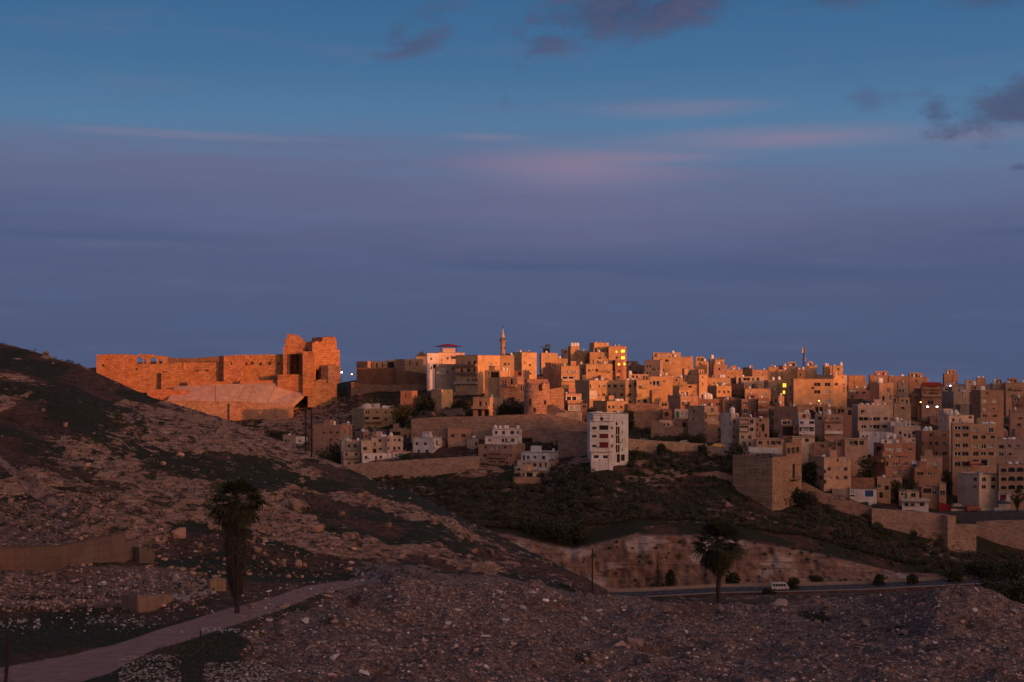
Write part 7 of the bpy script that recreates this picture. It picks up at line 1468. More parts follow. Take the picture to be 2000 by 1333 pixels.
# ---- palms
def frond_mesh(seed, L=1.9, fan=1.15, droop=.6):
    r_ = random.Random(seed); b = MB()
    P0 = Vector((0, 0, 0)); pts = [Vector((L * .55 * t, 0, .12 * math.sin(t * 2) - .25 * droop * t * t)) for t in (0, .33, .66, 1)]
    for a, c in zip(pts[:-1], pts[1:]): b.tube(a, c, .025, .018, 4, caps=False)
    h = pts[-1]; n = 15
    for i in range(n):
        a = (i / (n - 1) - .5) * 2.5 + r_.uniform(-.05, .05); ln = fan * 1.08 * (1 - .25 * abs(i / (n - 1) - .5) * 2) * r_.uniform(.85, 1.1)
        d_ = Vector((math.cos(a), math.sin(a), .08)); s_ = Vector((-math.sin(a), math.cos(a), 0)) * .06
        m1 = h + d_ * ln * .5 + Vector((0, 0, -.04)); m2 = h + d_ * ln * .82 + Vector((0, 0, -.20 * droop - .12 * r_.random())); m3 = h + d_ * ln * .93 + Vector((0, 0, -.55 * droop - .25 * r_.random()))
        b.quad(h - s_ * .4, h + s_ * .4, m1 + s_, m1 - s_); b.quad(m1 - s_, m1 + s_, m2 + s_ * .6, m2 - s_ * .6); b.tri(m2 - s_ * .6, m2 + s_ * .6, m3)
    me = bpy.data.meshes.new('frond'); me.from_pydata(b.v, [], b.f); me.materials.append(M_PALM); me.update(); return me
FR = [frond_mesh(i, 2.0 + .15 * (i % 3), 1.2 + .08 * (i % 2), .12 + .3 * i) for i in range(5)]
def palm(px, py_base, D, py_crown, crown_r, skirt_to, skirt_w, tr, label, nf=58, name='palm_tree', hang=0.0):
    k = D / F; zg = ground(px, D).z; base = Vector(((px - 1000) * k, D, zg)); root = empty(name, base); tag(root, label, 'palm tree', None)
    zc = Zp(D, py_crown) - zg; r_ = random.Random(int(px)); s = crown_r * k / 1.9
    b = MB(); n = 14
    for i in range(n): b.tube((.06 * math.sin(i * .9), 0, -.6 + (zc + .6) * i / n), (.06 * math.sin((i + 1) * .9), 0, -.6 + (zc + .6) * (i + 1) / n), tr * (1.25 if i == 0 else 1.05) , tr * .93, 12)
    b.build('trunk', M_BARK, root)
    for i in range(nf):
        f = (i + r_.random()) / nf; el = 1.38 - 2.5 * f ** .9 + r_.uniform(-.22, .22); a = i * 2.39996 + r_.uniform(-.3, .3)
        o = bpy.data.objects.new('frond', FR[min(4, max(0, int(f * 4.4 - .6 + r_.random() * 1.2)))]); col.objects.link(o); o.parent = root
        o.location = (.12 * s * math.cos(a), .12 * s * math.sin(a), zc + (.12 - .5 * f) * s)
        o.rotation_euler = (r_.uniform(-.7, .7), -el, a); sc_ = s * r_.uniform(.62, 1.08) * (.82 if el > .9 else 1); o.scale = (sc_,) * 3
    # hanging dead fronds
    zs = Zp(D, skirt_to) - zg; q = []; g_ = np.random.default_rng(int(px)); top = zc - .1 * s; W0 = skirt_w * k
    m_ = 2600 if skirt_to - py_crown > 100 else 900
    for _ in range(m_):
        f = g_.random() ** .8; z = top - (top - zs) * f; a = g_.uniform(0, 6.28); rr0 = tr + (W0 - tr) * (1 - max(0, (f - .55) / .45) ** 1.6 * .75) * g_.uniform(.55, 1.05)
        p = np.array([rr0 * math.cos(a), rr0 * math.sin(a), z]); ln = g_.uniform(.35, .85); w2 = g_.uniform(.015, .04); t_ = np.array([-math.sin(a), math.cos(a), 0]) * w2
        tip = p + np.array([math.cos(a) * g_.uniform(-.12, .14), math.sin(a) * g_.uniform(-.12, .14), -ln]); q += [p - t_, p + t_, tip]
    v = np.array(q); o = mesh_obj('dead_frond_skirt', v, np.arange(len(v)).reshape(-1, 3), M_SKIRT, root); o['kind'] = 'stuff'
    return root
palm(462, 1222, 112, 975, 48, 1156, 25, .20, 'shaggy palm with a long skirt of dead fronds beside the dirt track', 84)
palm(1404, 1175, 152, 1058, 44, 1122, 22, .24, 'bushy-headed palm with a bare trunk before the pale cliff', 92)
palm(1987, 1020, 478, 968, 15, 990, 6, .3, 'distant palm on the street at the view edge', 34)
# ---------------------------------------------------------------- stones
def hull_mesh(name, seed, mat, flat=0.7, n=13):
    r_ = random.Random(seed); bm = bmesh.new()
    for _ in range(n):
        v = Vector((r_.uniform(-1, 1), r_.uniform(-.75, .75), r_.uniform(-1, 1) * flat)); m_ = max(abs(v.x), abs(v.y) / .75, abs(v.z) / flat, .01); v *= (r_.uniform(.82, 1) / m_) * .5; bm.verts.new(v)
    res = bmesh.ops.convex_hull(bm, input=bm.verts); bmesh.ops.delete(bm, geom=[g_ for g_ in res['geom_interior'] if isinstance(g_, bmesh.types.BMVert)], context='VERTS')
    me = bpy.data.meshes.new(name); bm.to_mesh(me); bm.free(); me.materials.append(mat); return me
HULL = [hull_mesh('rubble_rock', i, M_ROCK, .45 + .08 * (i % 5)) for i in range(10)]; HULLW = [hull_mesh('pale_rock', 40 + i, M_ROCKW, .35 + .1 * (i % 3)) for i in range(5)]; HULLB = [hull_mesh('boulder', 80 + i, M_BOULDER, .8, 30) for i in range(6)]
def stone_field(name, areas, mats, dmin, seed):
    """thousands of small stones in one mesh"""
    g_ = np.random.default_rng(seed); V = []; Fc = []; off = 0
    base = []
    for h in HULL: 
        vv = np.array([v.co[:] for v in h.vertices]); ff = [tuple(p.vertices) for p in h.polygons]; base.append((vv, ff))
    for a, n, s0, s1 in areas:
        p = scatter(*a, n, g_, dmin)
        for c in p:
            vv, ff = base[g_.integers(len(base))]; s_ = s0 + (s1 - s0) * g_.random() ** 2.5; an = g_.uniform(0, 6.28); c_, sn = math.cos(an), math.sin(an); tl = g_.uniform(-.5, .5)
            R = np.array([[c_, -sn, 0], [sn, c_, 0], [0, 0, 1]]) @ np.array([[1, 0, 0], [0, math.cos(tl), -math.sin(tl)], [0, math.sin(tl), math.cos(tl)]])
            V.append((vv * s_) @ R.T + c + np.array([0, 0, s_ * .1])); Fc += [tuple(i + off for i in f) for f in ff]; off += len(vv)
    o = mesh_obj(name, np.concatenate(V), Fc, mats); o['kind'] = 'stuff'; return o
stone_field('rubble_stones', [((700, 2050, 1135, 1345), 5200, .08, .42), ((470, 1100, 1150, 1345), 1700, .10, .42), ((1100, 2050, 1200, 1345), 2200, .08, .34), ((0, 400, 1118, 1195), 900, .12, .5), ((560, 720, 1140, 1180), 160, .1, .3)], M_ROCK, 62, 3)
stone_field('pale_chippings', [((480, 2050, 1135, 1345), 2600, .05, .22), ((0, 420, 1118, 1240), 420, .05, .22), ((690, 1110, 1128, 1170), 500, .05, .2)], M_ROCKW, 62, 23)
stone_field('scree', [((0, 200, 965, 1110), 600, .15, .7), ((280, 700, 1050, 1130), 420, .15, .8), ((0, 600, 700, 1040), 220, .12, .5), ((500, 1150, 900, 1140), 220, .12, .5)], M_BOULDER, 116, 4)
ROCKS = []
def rock(px, py, size, label=None, pale=False, boulder=False, flat=1.0, dmin=62, tilt=None, cat='rock', name=None):
    r_ = random.Random(int(px * 13 + py * 7)); D = hit(px, py, dmin); g_ = ground(px, D)
    ms = HULLB if boulder else HULLW if pale else HULL; me = ms[r_.randrange(len(ms))]
    o = bpy.data.objects.new(name or ('boulder' if boulder else 'stone_block' if pale else 'rock'), me); col.objects.link(o); s_ = size * D / F
    o.location = (g_.x, g_.y, g_.z + s_ * (.24 if boulder else .16)); o.scale = (s_, s_ * r_.uniform(.8, 1.1), s_ * flat * r_.uniform(.8, 1.1)); o.rotation_euler = (r_.uniform(-.5, .5), r_.uniform(-.4, .4), r_.uniform(0, 6.28)) if tilt is None else (0, tilt, 0)
    o['category'] = cat
    if label: o['label'] = label
    ROCKS.append([px, py, o, size, 'pale' if pale else 'tawny' if boulder else 'brown', label]); return o
for a in [(348, 1060, 30, 'largest rounded orange boulder alone on the grass below the slope'), (501, 1083, 17, 'boulder on the grass just right of the shaggy palm crown'), (550, 1107, 19, 'squarish boulder on dark grass above the track bend'), (583, 1106, 15, 'boulder right of the squarish one above the track'), (530, 1102, 10, None),
          (493, 1072, 12, None), (563, 1128, 10, None), (575, 1010, 30, 'wide low boulder jutting from the middle of the slope'), (590, 1130, 9, None), (90, 700, 12, None), (318, 905, 12, None), (250, 893, 14, None), (85, 805, 9, None), (430, 1035, 14, None), (700, 980, 16, None), (715, 970, 14, None), (620, 1050, 22, None), (925, 1075, 16, None), (760, 1040, 14, None), (160, 1035, 15, 'pale tilted boulder behind the high concrete wall')]:
    rock(a[0], a[1], a[2], a[3], boulder=True, dmin=116, cat='boulder')
for a in [(914, 1138, 19, 'white block perched on the crest of the spoil heap'), (776, 1127, 11, 'small white slab on top of the grey gravel peak'), (976, 1160, 17, 'white upright slab right of the crest block'), (980, 1178, 14, 'white stone under the upright slab'), (758, 1264, 20, 'white triangular slab low in the heap middle'), (948, 1247, 22, 'bright pale slab in the centre of the heap'),
          (653, 1294, 24, 'long pale slab at the dark grass edge'), (798, 1308, 17, 'rounded white stone near the bottom edge'), (712, 1315, 24, 'buff block beside a dark hollow'), (1012, 1254, 13, 'white oval stone right of the centre slab'), (1066, 1182, 13, None), (1183, 1278, 12, None), (1197, 1291, 15, 'white slab close to the small white cube'), (1356, 1268, 12, None), (1399, 1300, 15, 'pale angular slab in the lower right gravel'),
          (1507, 1234, 11, None), (1013, 1254, 9, None), (1150, 1265, 10, None), (1143, 1278, 12, None), (1040, 1170, 12, None), (822, 1160, 13, 'white bone-shaped stone near the heap crest'), (795, 1190, 10, None), (760, 1172, 14, None), (1170, 1186, 22, 'broad pale slab near the right foot of the peak'), (1548, 1328, 16, None), (1610, 1322, 14, None), (1650, 1290, 12, None), (1785, 1335, 16, None), (1770, 1165, 14, None), (1904, 1187, 15, None), (1760, 1275, 13, None), (1460, 1296, 10, None), (600, 1262, 12, None), (596, 1216, 24, 'flat pale concrete sheet leaning by the track heap'), (525, 1215, 15, None), (917, 1281, 11, None), (1490, 1300, 9, None)]:
    rock(a[0], a[1], a[2], a[3], pale=True, cat='stone')
for a in [(1525, 1194, 34, 'largest brown block at the heap rim beside the dark hollow'), (1860, 1245, 34, 'long brown slab on the right mound shoulder'), (1780, 1240, 24, None), (1755, 1218, 20, None), (1690, 1210, 26, 'rounded brown block above the dark scar'), (1297, 1243, 34, 'broad flat brown block right of heap centre'), (1240, 1262, 34, None), (1210, 1256, 30, None), (1170, 1290, 14, None), (710, 1302, 34, 'tilted brown slab beside the dark hollow low in the heap'), (1905, 1275, 20, None), (1930, 1260, 22, None), (640, 1170, 20, None), (560, 1185, 18, None), (1620, 1243, 20, None)]:
    rock(a[0], a[1], a[2], a[3], flat=.7)
r_ = random.Random(99)
for _ in range(110):
    px = r_.uniform(480, 1995); py = r_.uniform(1165 if px > 1100 else 1150, 1330); rock(px, py, r_.uniform(10, 18), pale=r_.random() < .22, cat='rock')
for _ in range(26):
    rock(r_.uniform(0, 380), r_.uniform(1122, 1185), r_.uniform(10, 16), pale=r_.random() < .2)
for _ in range(16):
    px = r_.uniform(0, 1000); rock(px, r_.uniform(780 + px * .28, 1100), r_.uniform(10, 15), boulder=True, dmin=130, cat='boulder')
RL = [(460, 1100, 'the shaggy palm'), (704, 1181, 'the red bag'), (914, 1138, 'the white crest block'), (776, 1127, 'the gravel peak slab'), (948, 1247, 'the centre slab'), (1297, 1243, 'the broad flat block'), (1525, 1187, 'the largest brown block'), (1404, 1165, 'the bushy palm'), (1860, 1245, 'the long brown slab'), (1157, 1165, 'the tall thin pole'), (122, 1075, 'the high concrete wall'),
      (285, 1180, 'the broken yellow wall'), (653, 1294, 'the long pale slab'), (1399, 1300, 'the pale angular slab'), (1700, 1300, 'the dark scar gravel'), (348, 1060, 'the largest orange boulder'), (575, 1010, 'the wide low boulder'), (798, 1308, 'the rounded white stone'), (602, 840, 'the two tall poles'), (60, 950, 'the slanting footpath'), (392, 1280, 'the near fence post'), (1870, 1150, 'the right mound top'), (240, 800, 'the pale rock face'), (900, 1050, 'the hill shoulder')]
cells = {}
for e in ROCKS:
    if e[5]: continue
    best = min(RL, key=lambda q: (q[0] - e[0]) ** 2 + 2 * (q[1] - e[1]) ** 2); dx_, dy_ = e[0] - best[0], e[1] - best[1]
    side = ('left of' if dx_ < 0 else 'right of') if abs(dx_) > abs(dy_) else ('behind' if dy_ < 0 else 'in front of')
    cells.setdefault((best[2], side), []).append((dx_ * dx_ + dy_ * dy_, e))
for (lm, side), lst in cells.items():
    lst.sort(key=lambda q: q[0])
    for i, (_, e) in enumerate(lst):
        e[2]['label'] = f"{e[4]} {'fist-sized looking' if e[3] < 11 else 'angular' if e[3] < 15 else 'chunky'} {e[2].name.split('.')[0].replace('_', ' ')}, {(ORD[i] if i < len(ORD) else str(i + 1) + 'th ') if i else 'nearest '}{side} {lm}"
        e[2]['group'] = 'loose stones and boulders'
# ---------------------------------------------------------------- things on the near ground
def G(px, py, dmin=62): return ground(px, hit(px, py, dmin))
def run_wall(name, label, pts_base, height_px, thick, mat, color, cat='wall', panel=None, dmin=62, sink=1.0):
    """wall along photo points of its foot, made of cast panels with recessed joints"""
    P3 = [(G(a, b, dmin), h) for (a, b), h in zip(pts_base, height_px)]
    root = empty(name, P3[0][0]); tag(root, label, cat, kind='thing')
    for (p, h0), (q, h1) in zip(P3[:-1], P3[1:]):
        L = (Vector((q.x, q.y)) - Vector((p.x, p.y))).length; n = max(1, int(round(L / panel))) if panel else 1
        d_ = Vector((q.x - p.x, q.y - p.y, 0)).normalized(); nn = Vector((-d_.y, d_.x, 0))
        for i in range(n):
            f0, f1 = i / n, (i + 1) / n; g_ = .012
            a = p.lerp(q, f0) + d_ * g_; b2 = p.lerp(q, f1) - d_ * g_; ha = (h0 + (h1 - h0) * f0) * p.y / F; hb = (h0 + (h1 - h0) * f1) * p.y / F
            b = MB(); lo = Vector((0, 0, -sink)); ta, tb = Vector((0, 0, ha)), Vector((0, 0, hb)); th = nn * (thick - rnd.uniform(0, .03)); of = nn * rnd.uniform(-.02, .02)
            A, B, C_, D_ = a + lo + of, b2 + lo + of, b2 + tb + of, a + ta + of
            b.quad(A, B, C_, D_); b.quad(B + th, A + th, D_ + th, C_ + th); b.quad(D_, C_, C_ + th, D_ + th); b.quad(A + th, A, D_, D_ + th); b.quad(B, B + th, C_ + th, C_)
            b.build('panel', mat, root, local=False, color=tuple(v * rnd.uniform(.93, 1.06) for v in color))
            if name == 'concrete_wall' :
                q2 = MB(); e = nn * -.05; q2.quad(D_ + e + Vector((0, 0, -.12)), C_ + e + Vector((0, 0, -.12)), C_ + e, D_ + e); q2.quad(D_ + e, C_ + e, C_ - e + th, D_ - e + th); q2.build('coping', mat, root, local=False, color=tuple(v * .8 for v in color))
    return root
run_wall('concrete_wall', 'high tapering concrete wall of cast panels holding back the scree', [(-60, 1116), (0, 1113), (120, 1110), (245, 1100)], [40, 42, 46, 65], .3, M_PLASTER, (0.19, 0.128, 0.105), panel=2.1)
run_wall('concrete_wall', 'short lower wall panel stepping back at the high wall end', [(246, 1098), (270, 1094)], [42, 40], .3, M_PLASTER, (0.19, 0.135, 0.12), panel=4)
run_wall('concrete_block', 'low dark concrete stub right of the stepped panel', [(272, 1102), (301, 1104)], [30, 22], 1.6, M_PLASTER, (0.15, 0.105, 0.09), cat='concrete stub')
run_wall('broken_wall', 'broken yellowish wall corner beside scattered litter', [(236, 1187), (268, 1202)], [24, 36], .35, M_PLASTER, (0.27, 0.175, 0.125))
run_wall('broken_wall', 'leaning yellowish wall slabs in line with the broken corner', [(271, 1201), (300, 1194), (317, 1186), (338, 1178)], [28, 30, 24, 17], .35, M_PLASTER, (0.28, 0.185, 0.135), panel=.9)
run_wall('broken_wall', 'short cracked wall stub touching the shaggy palm trunk', [(411, 1156), (425, 1155), (442, 1154)], [22, 26, 24], .4, M_PLASTER, (0.29, 0.19, 0.14), panel=.45)
def litter(name, label, px0, px1, py0, py1, n, mats, s0, s1, seed, cat=None):
    g_ = random.Random(seed); b = MB()
    for _ in range(n):
        p = G(g_.uniform(px0, px1), g_.uniform(py0, py1)); s_ = g_.uniform(s0, s1); b.box((p.x, p.y, p.z + s_ * .3), (s_ * g_.uniform(.4, 1.4), s_ * g_.uniform(.4, 1.2), s_ * g_.uniform(.2, .8)), g_.uniform(0, 3), g_.randrange(len(mats)), g_.uniform(.5, 1))
    o = b.build(name, mats); o['kind'] = 'stuff'; return o
litter('scattered_litter', '', 165, 305, 1204, 1226, 170, [M_PLASTIC, M_WHITEST, M_CARB, M_DISH, M_TANKD, M_CONC, M_METAL], .05, .2, 1)
litter('scattered_litter', '', 0, 90, 1212, 1226, 60, [M_PLASTIC, M_WHITEST, M_CONC, M_DISH], .05, .25, 2)
stone_field('white_rubble', [((400, 560, 1296, 1340), 900, .05, .26), ((545, 640, 1310, 1340), 160, .05, .2)], M_WHITEST, 62, 13)
stone_field('white_rubble', [((232, 352, 1282, 1345), 700, .05, .24)], M_WHITEST, 62, 14)
litter('broken_concrete', '', 340, 430, 1130, 1175, 120, [M_CONC, M_WHITEST, M_CONC], .15, .6, 5)
litter('trackside_litter', '', 690, 745, 1118, 1130, 50, [M_PLASTIC, M_WHITEST, M_CARB], .08, .3, 6)
litter('trackside_litter', '', 395, 470, 1228, 1236, 60, [M_PLASTIC, M_WHITEST], .05, .2, 7)
b = MB(); p = G(704, 1181); b.lathe((p.x, p.y, p.z), [(.16, 0), (.22, .1), (.2, .22), (.07, .3), (.1, .38)], 9); tag(b.build('plastic_bag', M_RED), 'bright red bag lying on the brown heap near the track', 'bag')
# fence posts close to the viewpoint, with wires
def post(px, py_top, D, r0, label, lean=0.0, name='fence_post', cat='fence post'):
    zb = ground(px, D).z; zt = Zp(D, py_top); X = (px - 1000) / F * D; root = empty(name, (X, D, zb)); tag(root, label, cat, None)
    b = MB(); n = 6
    for i in range(n): b.tube((lean * i / n, 0, -.3 + (zt - zb + .3) * i / n), (lean * (i + 1) / n, 0, -.3 + (zt - zb + .3) * (i + 1) / n), r0 * (1 - .05 * i), r0 * (1 - .05 * (i + 1)), 8)
    b.build('shaft', M_WOODP if name != 'fence_post' else M_IRON, root); return Vector((X + lean, D, zt))
A = post(392, 1232, 58, .055, 'rusty iron fence post rising highest beside the grass patch'); B = post(357, 1285, 54, .06, 'shorter fence post just left of the tallest rusty one'); Cc = post(2, 1238, 60, .10, 'dark thick fence post at the lower view corner', .35)
def wire(name, a, c, label, sag=.3, r0=.012, cat='wire', mat=None):
    b = MB(); n = 12; pts = [a.lerp(c, i / n) + Vector((0, 0, -sag * 4 * (i / n) * (1 - i / n))) for i in range(n + 1)]
    for p, q in zip(pts[:-1], pts[1:]): b.tube(p, q, r0, r0, 5)
    tag(b.build(name, mat or M_METAL), label, cat)
wire('fence_wire', B + Vector((0, 0, -.1)), Vector(((300 - 1000) / F * 50, 50, Zp(50, 1345))), 'thin wire slanting down from the shorter fence post')
wire('fence_wire', A + Vector((0, 0, -.7)), B + Vector((0, 0, -.1)), 'thin wire joining the two rusty fence posts', .05)
wire('fence_wire', Vector(((6 - 1000) / F * 60, 60, Zp(60, 1308))), Vector(((66 - 1000) / F * 55, 55, Zp(55, 1345))), 'taut wire running from the thick corner post')
# tall poles
def pole(px, top, D, r0, label, arm=None, sink=.5, name='utility_pole', z=None):
    zb = ground(px, D).z if z is None else z; zt = Zp(D, top); X = (px - 1000) / F * D; root = empty(name, (X, D, zb)); tag(root, label, 'pole', None)
    b = MB(); b.tube((0, 0, -sink), (0, 0, zt - zb), r0, r0 * .8, 10); b.build('shaft', M_WOODP if arm is None else M_KERB, root)
    if arm:
        for h, L in arm:
            q = MB(); q.box((0, 0, zt - zb - h), (L, .12, .12)); q.build('crossarm', M_KERB, root)
            for s_ in (-.45, 0, .45):
                q = MB(); q.lathe((s_ * L, 0, zt - zb - h + .06), [(.06, 0), (.09, .1), (.05, .28)], 8); q.build('insulator', M_TANKG, root)
    return Vector((X, D, zt))
pole(597, 795, 234, .15, 'thick dark bare pole on the hill crest, left one of the pair'); pole(608.5, 797, 232, .16, 'thick dark bare pole on the hill crest, right one of the pair')
pole(1157, 1071, 150, .085, 'lone tall dark pole behind the spoil heap')
T = [pole(1477, 1105, 399, .16, 'cross-armed power pole nearest the white minibus', [(.3, 9), (1.1, 2.2)]), pole(1490, 1103, 400, .13, 'middle pole of the twin power frame by the cliff', [(.4, 2.4)]), pole(1514, 1108, 401, .15, 'power pole right of the twin frame', [(.3, 2.4)]), pole(1501, 1122, 402, .08, 'thin short pole between the power poles', [(.2, .8)]), pole(1540, 1112, 403, .1, 'slim power pole right of the minibus', [(.3, 1.6)])]
wire('power_line', T[1], T[2], 'power line between the middle and right power poles', .8, .03); wire('power_line', T[2], T[4], 'power line to the slim power pole', .6, .03)
wire('power_line', T[0] + Vector((0, 0, -.3)), Vector(((1330 - 1000) / F * 420, 420, Zp(420, 1125))), 'long power line running along the cliff', 1.5, .03)
pole(806, 835, 521, .1, 'thin street pole behind the long tan wall', [(.2, .7)]); pole(757, 868, 524, .09, 'slim lamp pole rising before the cream row', [(.2, .5)]); pole(1156, 826, 505, .12, 'short pole at the end of the pale wall panel', [(.2, .9)]); pole(1064, 775, 545, .08, 'thin pole in front of the round tower', [(.2, .6)]); pole(631, 880, 545, .08, 'slim lamp pole in front of the big dark tree', [(.1, .5)])
# valley road with kerb, verge wall and vehicles
def strip(name, pts0, pts1, mat, dz=.05, dmin=370, kind='structure', nsub=6):
    a = []; 
    for q in (pts0, pts1):
        r2 = []
        for (x0, y0), (x1, y1) in zip(q[:-1], q[1:]):
            for i in range(nsub): r2.append((x0 + (x1 - x0) * i / nsub, y0 + (y1 - y0) * i / nsub))
        r2.append(q[-1]); a.append(r2)
    return a
def road():
    xs = np.linspace(1180, 2400, 60); n = 4; V = []; 
    for x in xs:
        D0 = np.interp(x, [1180, 1450, 1700, 2000, 2400], [396, 398, 398, 403, 408]); 
        for j, off in enumerate((-4.5, -4.3, 4.3, 4.5)):
            pass
    rows = [(-5.6, .04, 0), (-5.3, .16, 0), (-4.3, .16, 1), (-4.28, .03, 1), (4.28, .03, 2), (4.3, .16, 2), (5.3, .16, 3), (5.6, .02, 3)]
    P3 = []
    for off, dz, _ in rows:
        r2 = []
        for x in xs:
            D0 = float(np.interp(x, [1180, 1450, 1700, 2000, 2400], [397, 399, 400, 404, 409])); zc = t_of(x, D0)[1] + 1.3
            r2.append(((x - 1000) / F * D0, D0 + off, zc + dz))
        P3.append(r2)
    V = np.array(P3).reshape(-1, 3); nc = len(xs); fs_ = {0: [], 1: [], 2: []}
    for r2 in range(len(rows) - 1):
        for c in range(nc - 1):
            i = r2 * nc + c; f = (i, i + 1, i + nc + 1, i + nc); fs_[0 if r2 == 3 else 1].append(f)
    o = mesh_obj('valley_road', V, fs_[0], M_ASPH); o['kind'] = 'structure'; o = mesh_obj('road_kerb', V, fs_[1], M_KERB); o['kind'] = 'structure'
    # embankment under the road
    b = MB()
    for c in range(nc - 1):
        a, d_ = P3[0][c], P3[0][c + 1]; e, f = P3[-1][c], P3[-1][c + 1]
        b.quad((a[0], a[1] - 6, a[2] - 4), (d_[0], d_[1] - 6, d_[2] - 4), d_, a); b.quad(e, f, (f[0], f[1] + 4, f[2] - 3), (e[0], e[1] + 4, e[2] - 3))
    o = b.build('road_embankment', M_SLOPE); o['kind'] = 'structure'
    for s_ in (-.0,):
        q = MB()
        for c in range(0, nc - 1, 1):
            a = Vector(P3[3][c]).lerp(Vector(P3[4][c]), .5); d_ = Vector(P3[3][c + 1]).lerp(Vector(P3[4][c + 1]), .5); m_ = a.lerp(d_, .45); up = Vector((0, 0, .006)); w2 = Vector((0, .08, 0)); q.quad(a - w2 + up, m_ - w2 + up, m_ + w2 + up, a + w2 + up)
        o = q.build('road_marking', M_PAINTW); o['kind'] = 'structure'
    w_ = MB()
    for c in range(nc - 1):
        a, d_ = Vector(P3[-2][c]), Vector(P3[-2][c + 1]); up = Vector((0, 0, .7)); t_ = Vector((0, .3, 0)); w_.quad(a, d_, d_ + up, a + up); w_.quad(a + up, d_ + up, d_ + up + t_, a + up + t_)
    root = empty('roadside_wall', P3[-2][0]); tag(root, 'low pale wall running along the far side of the valley road', 'wall', kind='thing'); w_.build('masonry', M_CONC, root, local=False)
    return P3
RD = road()
def on_road(px, lane=-2.0):
    D0 = float(np.interp(px, [1180, 1450, 1700, 2000, 2400], [397, 399, 400, 404, 409])); return Vector(((px - 1000) / F * D0, D0 + lane, t_of(px, D0)[1] + 1.335))
def vehicle(loc, rz, L, Wd, H, mat, label, cat='car', name='parked_car', van=False, group=None):
    root = empty(name, loc, rz); tag(root, label, cat, group)
    b = MB(); hw = Wd / 2
    if van: prof = [(-L / 2, .35), (L / 2, .35), (L / 2, H * .45), (L / 2 - .25, H * .55), (L / 2 - .75, H * .93), (L / 2 - 1.1, H), (-L / 2 + .15, H), (-L / 2, H * .92)]
    else: prof = [(-L / 2, .3), (L / 2, .3), (L / 2, .62), (L / 2 - .9, .82), (L / 2 - 1.55, H), (-L / 2 + .95, H), (-L / 2 + .3, .88), (-L / 2, .8)]
    for i in range(len(prof)):
        (x0, z0), (x1, z1) = prof[i], prof[(i + 1) % len(prof)]; k0 = .86 if z0 > H * .9 else 1; k1 = .86 if z1 > H * .9 else 1
        b.quad((x0, -hw * k0, z0), (x0, hw * k0, z0), (x1, hw * k1, z1), (x1, -hw * k1, z1))
    b.poly([(x, -hw * (.86 if z > H * .9 else 1), z) for x, z in prof]); b.poly([(x, hw * (.86 if z > H * .9 else 1), z) for x, z in reversed(prof)])
    b.build('body', mat, root)
    n = 5 if van else 2; x0, x1 = (-L / 2 + .3, L / 2 - .85) if van else (-L / 2 + .85, L / 2 - 1.35)
    for sd in (-1, 1):
        for i in range(n):
            a, c = x0 + (x1 - x0) * (i + .08) / n, x0 + (x1 - x0) * (i + .92) / n; z0, z1 = (H * .55, H * .85) if van else (.9, H - .08); y0 = sd * (hw * .985 + .02) ; y1 = sd * (hw * .90 + .02)
            q = MB(); q.quad((a, y0, z0), (c, y0, z0), (c, y1, z1), (a, y1, z1)); q.build('side_window', M_GLASS, root)
    q = MB(); 
    if van: q.quad((L / 2 - .22, -hw * .8, H * .56), (L / 2 - .22, hw * .8, H * .56), (L / 2 - .72, hw * .75, H * .9), (L / 2 - .72, -hw * .75, H * .9))
    else: q.quad((L / 2 - .88, -hw * .8, .86), (L / 2 - .88, hw * .8, .86), (L / 2 - 1.48, hw * .75, H - .04), (L / 2 - 1.48, -hw * .75, H - .04))
    q.build('windscreen', M_GLASS, root)
    for x in (-L / 2 + .8, L / 2 - .8):
        for y in (-hw + .08, hw - .08):
            q = MB(); q.tube((x, y - .1, .33), (x, y + .1, .33), .33, .33, 12); w_ = q.build('wheel', M_TYRE, root); q2 = MB(); q2.tube((x, y - .11, .33), (x, y + .11, .33), .17, .17, 8); q2.build('rim', M_DISH, w_)
    for y in (-hw + .3, hw - .3):
        q = MB(); q.box((L / 2 + .01, y, .6), (.05, .3, .16)); q.build('headlight', M_TANK, root)
    return root
vehicle(on_road(1520), .05, 4.9, 2.0, 2.15, M_VAN, 'white minibus driving on the dark valley road', 'minibus', 'minibus', True)
vehicle(on_road(1866, 2.0), 3.1, 4.3, 1.7, 1.45, M_VAN, 'small white car far along the valley road', 'car', 'car')
def parked(px, py, D, mat, label, rz=0.1, van=False, dz=0.0):
    g_ = W(px, py, D); t_, z = t_of(px, D); vehicle(Vector((g_.x, g_.y, g_.z + dz)), rz, 5.0 if van else 4.3, 1.75, 1.9 if van else 1.42, mat, label, 'van' if van else 'car', 'parked_van' if van else 'parked_car', van, 'cars parked in the town')
    # the terrace or street it stands on
    return
def street(name, pts, D0, w_=8, th=3):
    """a level piece of street carried on fill, pts = photo points of its near edge"""
    b = MB(); q = [W(a, c, D0) for a, c in pts]
    for p, r2 in zip(q[:-1], q[1:]):
        e = Vector((0, w_, .2)); lo = Vector((0, 0, -th)); b.quad(p, r2, r2 + e, p + e); b.quad(p + lo, r2 + lo, r2, p)
    o = b.build(name, M_ASPH); o['kind'] = 'structure'
street('wall_street', [(1226, 866), (1306, 869), (1381, 873), (1412, 879)], 503.5, 9, 6); street('wall_street', [(745, 906), (812, 901), (934, 895)], 519, 14, 6)
street('lower_street', [(1630, 1000), (1704, 1001), (1852, 1004), (1866, 1002), (2060, 1001)], 477, 9, 5)
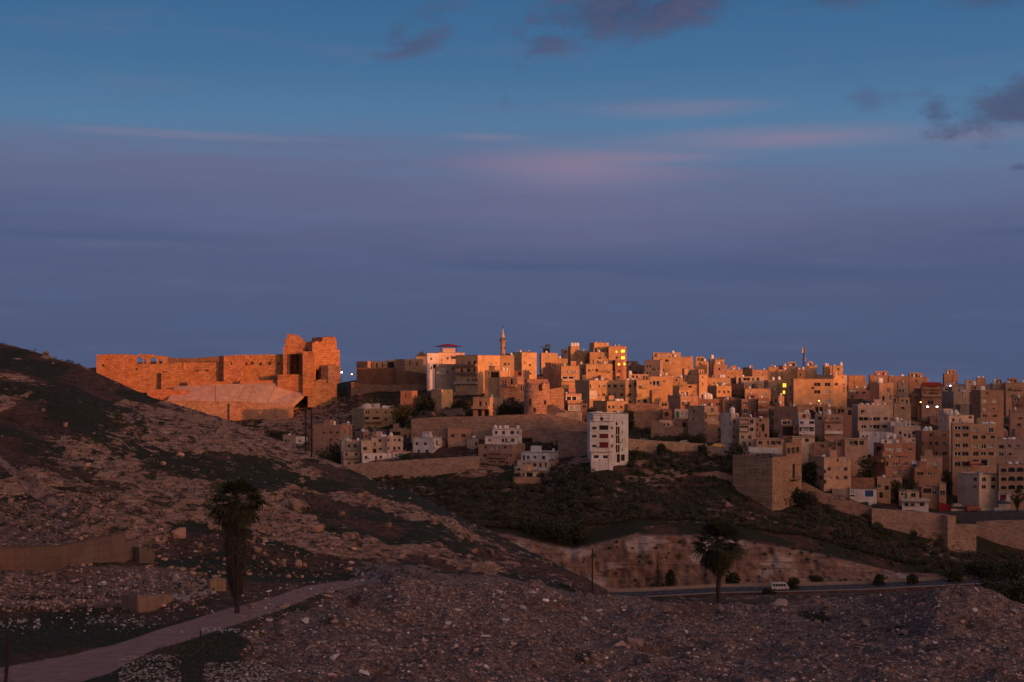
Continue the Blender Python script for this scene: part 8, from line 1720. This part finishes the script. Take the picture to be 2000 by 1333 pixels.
parked(1403, 874, 504.5, M_CARY, 'yellow taxi parked at the end of the tan wall street'); parked(1338, 868, 506, M_VAN, 'white car parked behind the tan road wall'); parked(1368, 870, 506.5, M_CARB, 'dark car between the white car and the yellow taxi'); parked(1258, 865, 506, M_CARG, 'grey car parked nearest the tall white block')
parked(894, 894, 527, M_CARB, 'dark blue car under the broad brown block, left one'); parked(926, 891, 526.5, M_CARB, 'dark blue pickup beside the tiered white house', van=True); parked(776, 901, 528, M_CARG, 'dark car parked by the low cream green-sign building')
parked(1900, 999, 481, M_RED, 'red truck parked on the lower street', van=True); parked(1905, 865 + 46, 512, M_RED, 'red van under the broad twelve-window block', van=True); parked(1950, 1000, 482, M_CARG, 'grey car by the street palm'); parked(1962, 985, 486, M_CARB, 'small blue car beside the white shopfront'); parked(1870, 992, 483, M_CARG, 'dark car behind the red barrier')
# lit street lamps, plus a sign light and a reflection painted as glow
def lamp(px, py, D, mat, label, h=5.0, r0=.22):
    p = W(px, py, D); zg = min(t_of(px, D)[1], p.z - 2.5); root = empty('street_lamp', (p.x, p.y, zg)); tag(root, label, 'street lamp', 'lit street lamps')
    b = MB(); b.tube((0, 0, -.5), (0, 0, p.z - zg + .2), .09, .06, 8); b.tube((0, 0, p.z - zg + .2), (0, -.9, p.z - zg + .25), .05, .05, 6); b.build('lamp_post', M_METAL, root)
    b = MB(); b.lathe((0, -.9, p.z - zg - .1), [(r0 * .6, 0), (r0, .12), (r0 * .7, .28), (.05, .34)], 10); b.build('lamp_head', mat, root)
for a in [(668, 728, 720, M_LAMP, 'white glowing lamp just right of the castle keep', 5, .42), (687.5, 731.5, 700, M_LAMPO, 'amber lamp beside the old stone halls', 5, .34), (1764, 779, 610, M_LAMPO, 'small amber lamp left of the red-roofed house', 5, .26), (1797, 786, 606, M_LAMPO, 'orange lamp below the red-roofed house', 5, .26), (1810.5, 795, 590, M_LAMP, 'left one of two bright white lamps in the dark quarter', 5, .4), (1829, 795, 590, M_LAMP, 'right one of two bright white lamps in the dark quarter', 5, .4), (1855, 754, 655, M_LAMP, 'white painted reflection among the skyline parapets', 4, .25), (1599, 783.5, 565, M_LAMPO, 'tiny sign light on the arched stone house roof', 3, .16)]:
    lamp(*a)
